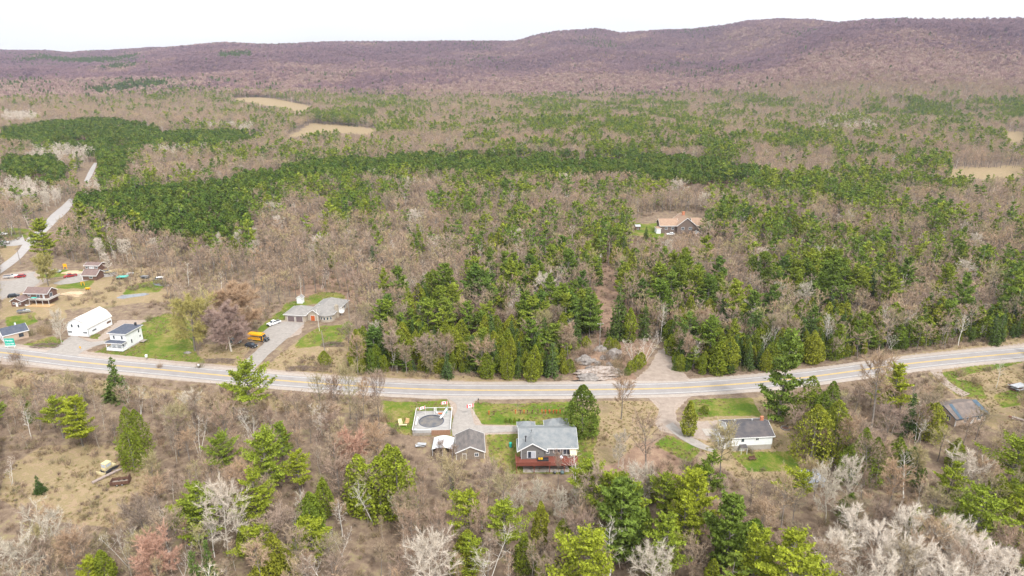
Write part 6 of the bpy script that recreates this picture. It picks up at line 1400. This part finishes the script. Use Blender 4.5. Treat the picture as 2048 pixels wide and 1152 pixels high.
 ('pale_tree', 1025, 1042, 9, 'white bare tree below the weathered garage, leftmost of its row', 1, .7), ('pale_tree', 1075, 1030, 9, 'white bare tree in the row below the red deck, second from left', 2, .7),
 ('pale_tree', 1120, 1050, 9, 'white bare tree in the row below the red deck, third from left', 0, .7), ('pale_tree', 1160, 1040, 9, 'white bare tree in the row below the red deck, fourth from left', 5, .7),
 ('pale_tree', 1282, 1012, 12, 'white bare tree beside the red-brown leaf patch, left of two', 3, .75), ('pale_tree', 1262, 1018, 11, 'white bare tree beside the red-brown leaf patch, nearer the tall dark pine', 4, .7),
 ('bare_tree', 1628, 1000, 10, 'grey bare tree screening the front of the tin-roofed shed', 2, .9), ('bare_tree', 1604, 992, 9, 'grey bare tree at the left corner of the tin-roofed shed', 4, .9),
 ('birch', 648, 1185, 11, 'bright white birch below the dense bright cedar', 1, 1.1), ('birch', 608, 1055, 10, 'slim white birch left of the dense bright cedar', 0, 1.1), ('birch', 596, 1078, 8, 'low crooked white birch left of the dense bright cedar', 3, 1.1),
 ('birch', 286, 828, 9, 'forked white birch right of the narrow dark spruce', 1, 1.2), ('birch', 548, 868, 8, 'leaning white birch right of the tall ragged pine', 3, 1.2),
 ('pale_tree', 860, 1215, 16, 'pale bare tree reaching up from the bottom edge left of centre', 2, 1.0), ('birch', 978, 1175, 14, 'many-limbed white birch near the bottom centre', 2, 1.2), ('birch', 1218, 1165, 15, 'dead pale tree in front of the tall dark pine', 0, 1.4),
 ('birch', 1992, 776, 10, 'single pale trunk on the verge at the right', 0, .8), ('pale_tree', 1905, 1000, 11, 'pale bare tree in front of the cream cottage', 0, .7), ('bare_tree', 1950, 880, 9, 'tan bare tree covering the front of the cream cottage', 2, 1.0), ('bare_tree', 1925, 895, 9, 'grey bare tree at the left front of the cream cottage', 0, .9),
]
for i in range(5): NAMED.append(('bare_tree', 645 + i * 28, 838 + (i % 2) * 12, 14 + (i % 3), ORD[i] + ' from left of the bare trees overlapping the highway left of the pool', i, .75))
for i, (x, y) in enumerate([(1012, 845), (1020, 845), (1029, 845), (1038, 846), (1047, 846), (1056, 846)]): NAMED.append(('round_bush', x, y, 1.5, ORD[i] + ' from left of the small pointed shrubs along the driveway edge', i, .6))
for (kd, x, y, H, lab, v, wd) in NAMED: tree(kd, (x, y), H, lab, v, None, wd)
# ---------------------------------------------------------------- the woods: where trunks stand, and what kind each is
rs = np.random.default_rng(11)
def ok_spots(X, Y, H, n=5, polys=None):
    """keep a trunk only where neither its foot nor its crown would stand on open ground of the photo"""
    Z = terrain(X, Y); k = np.ones(len(X), bool)
    for i in range(n):
        px, py = to_px(X, Y, Z + H * i / (n - 1)); k &= ~anyin(px, py, polys or CLEAR)
        if i == 0: base = (px, py)
    return k, Z, base
def clear_road(X, Y):
    k = np.ones(len(X), bool); near = Y < 330; idx = np.where(near)[0]
    if len(idx):
        q = np.stack([X[idx], Y[idx]], 1); d = np.full(len(idx), 1e9)
        for p in HWY[::2]: d = np.minimum(d, (q[:, 0] - p[0]) ** 2 + (q[:, 1] - p[1]) ** 2)
        k[idx] = d > 8.5 ** 2
    return k
def field(r0, r1, dens, azm=40):
    """random spots between two distances, dens per square metre"""
    n = int((r1 * r1 - r0 * r0) * R(azm) * dens); r = np.sqrt(rs.uniform(r0 * r0, r1 * r1, n)); a = rs.uniform(-R(azm), R(azm), n); return r * np.sin(a), r * np.cos(a)
def thin(X, Y, d):
    """drop spots closer than about d to an earlier one, and those on top of the named trees"""
    g = np.stack([np.floor(X / d), np.floor(Y / d)], 1).astype(np.int64); _, i = np.unique(g, axis=0, return_index=True); i.sort(); X, Y = X[i], Y[i]
    k = np.ones(len(X), bool)
    for lst in PLACED.values():
        for (x, y, r) in lst: k &= (X - x) ** 2 + (Y - y) ** 2 > (max(2.2, r * .8)) ** 2
    return X[k], Y[k]
def con_at(px, py):
    x = (px + rs.normal(size=len(px)) * 22) / 64; y = (py + rs.normal(size=len(px)) * 9 - 160) / 32
    return CON[np.clip(y.astype(int), 0, 30), np.clip(x.astype(int), 0, 31)] * (py > 150)
def classify(X, Y, H, lim=None):
    k, Z, (bx, by) = ok_spots(X, Y, H); k &= clear_road(X, Y)
    for pg, pr in SPARSE: k &= ~(in_poly(bx, by, pg) & (rs.random(len(X)) > pr))
    X, Y, H, Z, bx, by = (q[k] for q in (X, Y, H, Z, bx, by))
    cx, cy = to_px(X, Y, Z + H * .75); c = con_at(cx, cy); u = rs.random(len(X)); cn = fbm(X + 5000, Y + 5000, 34, 3, 71); con = u < np.clip(c ** 1.05 * (1.9 + .2 * (by > 400)) * smooth(.34 + .08 * (by < 380), .64, cn), 0, .97)
    pl = anyin(cx, cy, PLANT); as_ = anyin(cx + (fbm(X, Y, 30, 3, 81) - .5) * 40, cy + (fbm(X, Y, 30, 3, 82) - .5) * 24, ASPEN); r = np.hypot(X, Y)
    kd = np.full(len(X), 'bare_tree', object); v = rs.random(len(X))
    kd[v < .25] = 'bare_thicket_tree'; kd[(v > .95)] = 'birch'; kd[(v > .925) & (v <= .95) & (by > 790)] = 'pale_tree'; kd[(v > .925) & (v <= .932) & (by <= 790)] = 'pale_tree'; kd[as_ & (v > .2 + .35 * (cx > 1500))] = 'aspen'
    w = rs.random(len(X)); road_side = np.where(bx < 1250, (by > 690) & (bx > 715), (by > 640) & (bx > 1340)) & (by < 770)
    kd[(by > 770) & (v < .5)] = 'sapling'; kd[con] = 'white_pine'; kd[con & (w < .3) & (by > 470)] = 'cedar'; kd[con & (w > .9)] = 'spruce'
    rd = con & road_side; kd[rd & (w < .5)] = 'cedar'; kd[rd & (w >= .5)] = 'spruce'
    south = by > 790; kd[con & south & (w < .5)] = 'bright_pine'; kd[con & south & (w >= .5)] = 'cedar'
    kd[pl & (v > .04)] = 'red_pine'
    return X, Y, Z, H, kd, bx, by, r
XS, YS, ZS, HS, KS, BX, BY, RS = [], [], [], [], [], [], [], []
def collect(r0, r1, dens, d, hlo, hhi, azm=40):
    X, Y = field(r0, r1, dens, azm); X, Y = thin(X, Y, d); H = rs.uniform(hlo, hhi, len(X)); o = classify(X, Y, H)
    for l_, q in zip((XS, YS, ZS, HS, KS, BX, BY, RS), o): l_.append(q)
collect(112, 260, .075, 3.1, 7.5, 14, 47); collect(250, 460, .06, 3.7, 7.5, 14.5, 43); collect(460, 900, .05, 4.3, 9, 15.5); collect(900, 1980, .045, 4.5, 10, 16, 41)
# two rows of young conifers along the far verge of the highway
row = []
for x in np.arange(722, 1140, 9.0): row.append((x + rs.uniform(-4, 4), 744 + rs.uniform(-4, 2), rs.uniform(4.5, 8)))
for x in np.arange(722, 1120, 8.0): row.append((x + rs.uniform(-4, 4), 728 + rs.uniform(-5, 4), rs.uniform(9, 13.5)))
for x in np.arange(1352, 2048, 9.0):
    y = float(np.interp(x, [1345, 1591, 1834, 2048], [744, 724, 694, 672])); row.append((x + rs.uniform(-4, 4), y + rs.uniform(-3, 1), rs.uniform(4.5, 9))); row.append((x + rs.uniform(-4, 4), y - 15 + rs.uniform(-5, 4), rs.uniform(9, 14))); row.append((x + rs.uniform(-4, 4), y - 32 + rs.uniform(-7, 7), rs.uniform(10, 15)))
row = [(a, b, c * rs.uniform(.65, 1.2)) for a, b, c in row if rs.random() < (.78 if a < 1345 else .92)]
rp_ = [P(a, b) for a, b, c in row]; n_ = len(row); w = rs.random(n_)
for l_, q in zip((XS, YS, ZS, HS, KS, BX, BY, RS), (np.array([p[0] for p in rp_]), np.array([p[1] for p in rp_]), np.array([p[2] for p in rp_]), np.array([c for a, b, c in row]), np.where(w < .42, 'cedar', np.where(w < .76, 'spruce', np.where(w < .88, 'white_pine', 'birch'))).astype(object), np.array([a for a, b, c in row]), np.array([b for a, b, c in row]), np.array([p.length for p in rp_]))): l_.append(q)
X, Y, Z, H, KD, BXa, BYa, RR = (np.concatenate(q) for q in (XS, YS, ZS, HS, KS, BX, BY, RS))
H = np.where(KD == 'white_pine', H * 1.33, H); H = np.where(KD == 'bright_pine', H * 1.3, H); H = np.where(KD == 'sapling', H * .75, H); H = np.where(KD == 'bare_thicket_tree', H * .7, H); H = np.where((KD == 'birch'), H * .9, H); H = np.where(KD == 'cedar', H * .92, H)
def zone(x, y):
    if y > 770:
        if x < 330 and y > 860: return 'around the dry field at the lower left'
        if x < 640: return 'in the wood below the highway left of the reddish maple'
        if x < 1000: return 'in the brown wood below the pool and weathered garage'
        if x < 1480: return 'in the wood below the grey-roofed house and footpath'
        if x < 1800: return 'in the wood below the white bungalow and cedar clump'
        return 'in the wood around and below the cream cottage'
    if x < 480 and y > 470: return 'between the side road, barn and pinkish tree'
    if x < 730: return 'in the wood behind the stone bungalow' if y > 470 else 'beside the plantation behind the stone bungalow'
    if x < 1260: return 'on the lower slope between stone bungalow and outcrop' if y > 600 else ('on the upper slope left of the log house' if y > 470 else 'beyond the upper slope left of the log house')
    return 'by the highway right of the gravel lane' if y > 620 else ('in the wood right of the cleared strip, below the log house' if y > 480 else 'in the wood level with the log house')
LOOK = {'white_pine': 'green feathery pine', 'bright_pine': 'bright green feathery pine', 'cedar': 'olive-green cedar', 'sapling': 'thin leafless sapling', 'spruce': 'dark pointed spruce', 'bare_tree': 'leafless grey-brown tree', 'bare_thicket_tree': 'many-stemmed leafless tree', 'birch': 'white-stemmed leafless tree', 'pale_tree': 'pale leafless tree', 'aspen': 'slender pale leafless tree'}
LAND = [(1095,890,'the grey-roofed house'),(938,900,'the weathered garage'),(862,855,'the round pool'),(1490,870,'the white bungalow'),(1930,825,'the cream cottage'),(248,680,'the white farmhouse'),(178,645,'the gambrel barn'),(20,665,'the beige workshop'),(65,590,'the split-level house'),(180,550,'the low brown garage'),(625,625,'the stone bungalow'),(518,675,'the school bus'),(1362,455,'the log house'),(1200,730,'the rock outcrop'),(1325,720,'the mouth of the gravel lane'),(1236,620,'the tall shaggy spruce'),(1655,560,'the great grey-green pine'),(1862,445,'the dark pointed pine'),(1217,510,'the tall utility pole'),(462,640,'the pinkish tree over the cars'),(388,630,'the yellow-green willow'),(219,935,'the crawler tractor'),(242,968,'the rusty dump box'),(500,790,'the tall ragged pine'),(705,905,'the reddish maple'),(798,950,'the tall double-topped cedar'),(560,940,'the lower left pine group'),(627,1050,'the dense bright cedar'),(445,1040,'the large pale bare tree'),(315,1120,'the bottom left red maple'),(1236,1040,'the tall dark pine'),(1410,1010,'the three pines below the footpath'),(1800,1110,'the white bare grove'),(1640,958,'the tin-roofed shed'),(1698,960,'the blue-grey lean-to'),(1813,830,'the pointed spruce by the cottage'),(1555,750,'the giant pine'),(1640,870,'the cedar clump'),(1742,790,'the tall white-trunked tree'),(60,480,'the side road bend'),(92,470,'the big side-road pine'),(400,460,'the plantation corner'),(715,460,'the pine pair beside the plantation'),(833,480,'the lone narrow spruce'),(868,560,'the dark rounded cedar'),(772,625,'the two light green pines'),(717,700,'the pointed yellow cedar'),(1395,665,'the bluish feathery pines'),(1410,560,'the twin green pines'),(1176,500,'the spreading pine'),(1078,550,'the fresh-green upper slope pine'),(1048,610,'the mid-slope olive cedar'),(1770,570,'the second layered pine'),(1727,445,'the tan-crown wide pine'),(2036,778,'the silvery roofing heap'),(1438,430,'the round pine by the log house'),(938,1035,'the round-headed bright pine'),(1165,1130,'the yellow-green bottom pine'),(1940,1035,'the pine behind the white grove'),(1560,1130,'the wide bottom pine'),(270,870,'the tall olive cedar by the field'),(238,755,'the narrow dark spruce'),(651,680,'the leaning utility pole'),(1914,510,'the pine above leaning birches'),(80,968,'the small round field spruce'),(1130,630,'the pointed pine left of the outcrop')]
LD = []
def landmark_label(items):
    """name each unlisted tree by its kind, its nearest landmark, the side it stands on and its rank counted outwards"""
    from collections import defaultdict
    g = defaultdict(list)
    for t, kd, x, y in items:
        d, k = min((((x - a) ** 2 + ((y - b) * 1.5) ** 2) ** .5, i) for i, (a, b, c) in enumerate(LAND)); a, b, c = LAND[k]; dx, dy = x - a, (y - b) * 1.5
        side = ('right of' if dx > 0 else 'left of') if abs(dx) > abs(dy) else ('below' if dy > 0 else 'above'); g[(kd, side, c)].append((d, t))
    for (kd, side, c), l_ in g.items():
        l_.sort(key=lambda q: q[0])
        for i, (d, t) in enumerate(l_):
            if len(l_) == 1: r = 'only'
            elif i < 12: r = ('nearest second third fourth fifth sixth seventh eighth ninth tenth eleventh twelfth'.split())[i]
            else: r = f"{i + 1}{'th' if 10 < (i + 1) % 100 < 14 else {1: 'st', 2: 'nd', 3: 'rd'}.get((i + 1) % 10, 'th')}"
            t['label'] = f"{LOOK[kd]}, {r} of its kind {side} {c}"
            if len(t['label'].split()) > 16: t['label'] = f"{LOOK[kd]}, {r} such {side} {c}"
MAXN = {'pine tree': 285, 'cedar tree': 270, 'spruce tree': 230, 'bare tree': 290, 'birch tree': 110, 'pale bare tree': 100, 'aspen tree': 40, 'sapling': 280}
used = {c: len(v) for c, v in PLACED.items()}
order = np.argsort(RR); single = np.zeros(len(X), bool)
vis = (BXa > -20) & (BXa < 2068) & (BYa < 1215)
for i in order:
    kd = KD[i]
    if kd == 'red_pine' or not vis[i]: continue
    c = KIND[kd]['cat']
    if used.get(c, 0) >= MAXN.get(c, 0) or RR[i] > 620: continue
    used[c] = used.get(c, 0) + 1; single[i] = True; zn = zone(BXa[i], BYa[i])
    t_ = tree(kd, (BXa[i], BYa[i]), float(H[i]), LOOK[kd] + ' ' + zn, None, LOOK[kd].replace('tree', 'trees').replace('pine', 'pines').replace('cedar', 'cedars').replace('spruce', 'spruces') + ' ' + zn, float(rs.uniform(.85, 1.2)), None, Vector((float(X[i]), float(Y[i]), float(Z[i]))))
    tx_, ty_ = to_px(X[i], Y[i], Z[i] + H[i] * .5); LD.append((t_, kd, float(tx_), float(ty_)))
landmark_label(LD)
# shrubs one can tell apart near the roads
SHR = [(648,742,3),(690,748,3),(1920,752,3.2),(1950,768,4),(1880,764,3),(1975,742,2.5),(1120,760,1.5),(1560,720,2),(320,735,2),(700,690,3),(730,760,2),(1500,905,2),(1590,905,2.5),(770,842,3.5),(785,868,3),(1208,880,2),(30,720,4),(38,735,4),(112,655,4),(85,664,4),(95,670,4),(60,672,4),(230,580,3),(400,735,2.5),(300,640,3),(270,630,3),(60,610,3),(140,600,3),(180,590,3)]
for i, (x, y, h_) in enumerate(SHR):
    zn = zone(x, y + (25 if y > 790 else 0)); d_, k_ = min((((x - a) ** 2 + ((y - b) * 1.5) ** 2) ** .5, j) for j, (a, b, c) in enumerate(LAND)); SC = globals().setdefault('SC', {}); SC[k_] = SC.get(k_, 0) + 1
    tree('shrub', (x, y), h_, 'leafless brown shrub near ' + LAND[k_][2] + ', ' + ['nearest', 'second', 'third', 'fourth', 'fifth', 'sixth'][min(5, SC[k_] - 1)] + ' of its shrubs', i, 'leafless brown shrubs ' + zn, 1.1)

for i, (x, y, h_) in enumerate([(1165,712,2),(1182,708,2.4),(1215,720,1.6),(1232,735,2),(1244,722,2.4),(1150,738,2),(1205,735,1.2),(1190,742,1.3),(1222,748,1.6),(1240,752,2)]):
    tree('shrub', (x, y), h_ + 2.2, 'brown shrub growing on the rock outcrop, ' + ORD[i] + ' of its scrub', i, 'brown shrubs on the rock outcrop', 1.0)
for i, (x, y, h_) in enumerate([(1140,742,4.5),(1128,746,4),(1150,700,4),(1172,694,4.5),(1218,698,5),(1230,700,4.5),(1262,742,4),(1274,736,5),(1282,728,4.5),(1254,750,3)]):
    tree('round_bush', (x, y), h_, 'low yellow-green cedar bush at the rim of the outcrop, ' + ORD[i] + ' from the left end', i, 'low cedar bushes round the rock outcrop', .8)

# ---------------------------------------------------------------- the rest of the woods, one object per kind
def protos_of(name, gens, mats):
    c = bpy.data.collections.new(name)
    for i, T in enumerate(gens):
        o = bpy.data.objects.new(f'{name}_{i:02d}', T.joined(name, mats)); c.objects.link(o)
    return c, len(gens)
def scatter(name, protos, P3, S3, rot, label, tint=None):
    c, nv = protos; n = len(P3)
    if n == 0: return
    me = bpy.data.meshes.new(name); me.vertices.add(n); me.vertices.foreach_set('co', np.asarray(P3, np.float32).ravel())
    a = me.attributes.new('size', 'FLOAT_VECTOR', 'POINT'); a.data.foreach_set('vector', np.asarray(S3, np.float32).ravel())
    a = me.attributes.new('turn', 'FLOAT_VECTOR', 'POINT'); a.data.foreach_set('vector', np.stack([np.zeros(n), np.zeros(n), rot], 1).astype(np.float32).ravel())
    a = me.attributes.new('pick', 'INT', 'POINT'); a.data.foreach_set('value', rs.integers(0, nv, n).astype(np.int32))
    if tint is not None: a = me.attributes.new('tint', 'FLOAT', 'POINT'); a.data.foreach_set('value', np.asarray(tint, np.float32))
    o = bpy.data.objects.new(name, me); col.objects.link(o); o['kind'] = 'stuff'; o['label'] = label
    ng = bpy.data.node_groups.new(name, 'GeometryNodeTree'); ng.interface.new_socket('Geometry', in_out='INPUT', socket_type='NodeSocketGeometry'); ng.interface.new_socket('Geometry', in_out='OUTPUT', socket_type='NodeSocketGeometry')
    N = ng.nodes; gi = N.new('NodeGroupInput'); go = N.new('NodeGroupOutput'); ip = N.new('GeometryNodeInstanceOnPoints'); ci = N.new('GeometryNodeCollectionInfo')
    ci.inputs['Collection'].default_value = c; ci.inputs['Separate Children'].default_value = True; ci.inputs['Reset Children'].default_value = True; ip.inputs['Pick Instance'].default_value = True
    def attr(nm, ty):
        q = N.new('GeometryNodeInputNamedAttribute'); q.data_type = ty; q.inputs['Name'].default_value = nm; return q.outputs[0]
    K = ng.links.new; K(gi.outputs[0], ip.inputs['Points']); K(ci.outputs[0], ip.inputs['Instance']); K(attr('pick', 'INT'), ip.inputs['Instance Index']); K(attr('turn', 'FLOAT_VECTOR'), ip.inputs['Rotation']); K(attr('size', 'FLOAT_VECTOR'), ip.inputs['Scale']); K(ip.outputs[0], go.inputs[0])
    md = o.modifiers.new('scatter', 'NODES'); md.node_group = ng
    return o
mid = {
 'white_pine': protos_of('pine_form', [pine(300 + i, 16, [.24, .28, .21][i % 3], [.25, .35][i % 2], lod=1) for i in range(6)], [bark, pine_leaf]),
 'cedar': protos_of('cedar_form', [cedar(310 + i, 12, [.2, .24][i % 2], lod=1) for i in range(4)], [bark, cedar_leaf]),
 'spruce': protos_of('spruce_form', [spruce(320 + i, 12, lod=1) for i in range(4)], [bark, spruce_leaf]),
 'bare_tree': protos_of('bare_form', [bare(330 + i, 12, [.27, .32, .22][i % 3], [.35, .45][i % 2], 1.0, tw=.05, lod=1) for i in range(10)], [bark, twig]),
 'birch': protos_of('birch_form', [bare(350 + i, 12, .17, .4, .6, tw=.04, trunk_r=.16, lod=1, lean=.05) for i in range(4)], [birch_bark, twig_pale]),
 'aspen': protos_of('aspen_form', [bare(360 + i, 12, .15, .3, .9, tw=.05, trunk_r=.14, lod=1) for i in range(4)], [pale_bark, twig_pale]),
 'red_pine': protos_of('plantation_form', [redpine(370 + i, 12) for i in range(5)], [bark_red, red_pine_leaf])}
H0 = {'white_pine': 16}
rest = ~single
for kd, kinds, nm, lab in (('white_pine', ('white_pine', 'bright_pine'), 'pine_woods', 'green pines scattered through the far woods'), ('cedar', ('cedar',), 'cedar_woods', 'olive cedars scattered through the woods'),
    ('spruce', ('spruce',), 'spruce_woods', 'dark spruces scattered through the woods'), ('bare_tree', ('bare_tree', 'bare_thicket_tree', 'sapling'), 'leafless_woods', 'leafless brown woods filling the valley floor'),
    ('birch', ('birch', 'pale_tree'), 'birch_woods', 'white-stemmed bare trees in the far woods'), ('aspen', ('aspen',), 'aspen_woods', 'pale aspen stands in the far woods')):
    k = rest & np.isin(KD, kinds); s_ = H[k] / H0.get(kd, 12.0); wv = s_ * rs.uniform(.85, 1.2, k.sum())
    scatter(nm, mid[kd], np.stack([X[k], Y[k], Z[k]], 1), np.stack([wv, wv, s_], 1), rs.uniform(0, 6.28, k.sum()), lab)
# pine plantations: rows of even dark trees
Xp, Yp = field(330, 1900, .045, 40); Xp, Yp = thin(Xp, Yp, 3.7); Hp = rs.uniform(11.5, 14, len(Xp)); kp, Zp, _ = ok_spots(Xp, Yp, Hp); cx, cy = to_px(Xp, Yp, Zp + 10); ej = smooth(1200, 300, np.hypot(Xp, Yp)) + .35; kp &= anyin(cx + (fbm(Xp, Yp, 40, 3, 61) - .5) * 50 * ej, cy + (fbm(Xp, Yp, 40, 3, 62) - .5) * 24 * ej, PLANT) & (rs.random(len(Xp)) < .97) & (fbm(Xp + 800, Yp + 800, 45, 3, 63) > .34 + .13 * (cx > 1350))
s_ = Hp[kp] / 12; scatter('pine_plantation', mid['red_pine'], np.stack([Xp[kp], Yp[kp], Zp[kp]], 1), np.stack([s_ * 1.05, s_ * 1.05, s_], 1), rs.uniform(0, 6.28, kp.sum()), 'dark green pine plantations in dense blocks')
# hills
hb = protos_of('hill_tree_form', [far_bare(400 + i, [3.4, 4.2, 3.8][i % 3], [11, 12.5][i % 2]) for i in range(6)], [bark, hill_twig]); hc = protos_of('hill_conifer_form', [far_conifer(410 + i) for i in range(4)], [bark, spruce_leaf])
Xh, Yh = field(1850, 4900, .02, 39.5); Zh = terrain(Xh, Yh); hx, hy = to_px(Xh, Yh, Zh + 8)
cl_ = ~anyin(hx, hy, CLEAR) & (hx > -160) & (hx < 2210); Xh, Yh, Zh, hx, hy = (q[cl_] for q in (Xh, Yh, Zh, hx, hy))
pc_ = fbm(Xh + 3000, Yh, 260, 3, 77); prob = .01 + .75 * smooth(.6, .72, pc_) * smooth(900, 100, hx) + .2 * smooth(.64, .74, pc_) + .1 * (np.hypot(Xh, Yh) > 3600) * (rs.random(len(Xh)) < .4); prob = np.where(anyin(hx, hy, PLANT), .95, prob); prob = np.where(hy > 160, np.maximum(prob, con_at(hx, hy) * .8), prob)
tint_h = np.clip((fbm(Xh + 7000, Yh + 7000, 330, 4, 88) - .5) * 1.3 + (fbm(Xh + 900, Yh + 900, 90, 2, 89) - .5) * .5 + .1 + .55 * smooth(2900, 1900, np.hypot(Xh, Yh)) - .12 * smooth(3200, 4300, np.hypot(Xh, Yh)), 0, .6)
isC = rs.random(len(Xh)) < prob; s_ = rs.uniform(.75, 1.2, len(Xh)) * np.where(rs.random(len(Xh)) < .25, 1.45, 1)
for k, pr, nm, lab in ((~isC, hb, 'hill_woods', 'purple-brown leafless forest covering the hills'), (isC, hc, 'hill_conifers', 'dark conifers dotted over the hills')):
    scatter(nm, pr, np.stack([Xh[k], Yh[k], Zh[k]], 1), np.stack([s_[k]] * 3, 1), rs.uniform(0, 6.28, k.sum()), lab, tint_h[k])
# undergrowth
bp_ = protos_of('brush_form', [shrub(420 + i, [1.3, 1.8, 2.4][i % 3], 26, .05) for i in range(6)], [bark, brush_mat])
Xb, Yb = field(108, 520, .24, 47); kb, Zb, (bx, by) = ok_spots(Xb, Yb, np.full(len(Xb), 1.2), 2); kb |= anyin(bx, by, [[(100,890),(300,890),(290,1000),(60,1020),(0,1000),(0,880)], [(1185,500),(1255,500),(1262,600),(1290,690),(1270,740),(1185,740)], [(1290,890),(1400,900),(1390,960),(1280,960)]]) & (rs.random(len(Xb)) < .45); kb &= clear_road(Xb, Yb) & (fbm(Xb, Yb, 14, 3, 55) > .36)
s_ = rs.uniform(.4, 1.1, kb.sum()) * 1.05; scatter('undergrowth', bp_, np.stack([Xb[kb], Yb[kb], Zb[kb]], 1), np.stack([s_] * 3, 1), rs.uniform(0, 6.28, kb.sum()), 'brown leafless undergrowth between the trees')
gp_ = protos_of('weed_form', [shrub(430 + i, .55, 14, .05) for i in range(4)], [bark, foliage('dry_grass', [(.34, .25, .13), (.24, .24, .08), (.3, .2, .12), (.4, .31, .18)], .3)])
SP = [q for q in GRASS[:] + DRY[:2] + DRY[3:8]]
Xg, Yg = field(112, 330, .9, 45); Zg = terrain(Xg, Yg); gx, gy = to_px(Xg, Yg, Zg); kg = anyin(gx, gy, SP) & ~anyin(gx, gy, GRAVEL) & clear_road(Xg, Yg) & (fbm(Xg, Yg, 9, 3, 91) > .45)
s_ = rs.uniform(.4, 1.1, kg.sum()); scatter('dry_grass', gp_, np.stack([Xg[kg], Yg[kg], Zg[kg]], 1), np.stack([s_ * 1.4, s_ * 1.4, s_], 1), rs.uniform(0, 6.28, kg.sum()), 'tufts of dry grass and weeds on the open ground')
print('placed', used, 'rest', int(rest.sum()), 'plant', int(kp.sum()), 'hill', len(Xh), 'brush', int(kb.sum()), 'grass', int(kg.sum()))

# ---------------------------------------------------------------- air: even thin haze round the whole scene
hz = MB().box(-7600, 7600, -7600, 7600, -40, 520).build('haze', []) if False else None
hm_ = bpy.data.materials.new('haze'); hm_.use_nodes = True; hn = hm_.node_tree; hn.nodes.remove(hn.nodes['Principled BSDF'])
pv = hn.nodes.new('ShaderNodeVolumePrincipled'); pv.inputs['Color'].default_value = (0.74, 0.78, 1.0, 1); pv.inputs['Density'].default_value = 0.00006; pv.inputs['Anisotropy'].default_value = 0.2
hn.links.new(pv.outputs[0], hn.nodes['Material Output'].inputs['Volume'])
hz = MB().box(-7600, 7600, -7600, 7600, -40, 520).build('haze', hm_); hz['kind'] = 'stuff'; hz['label'] = 'thin bluish air between the camera and the hills'
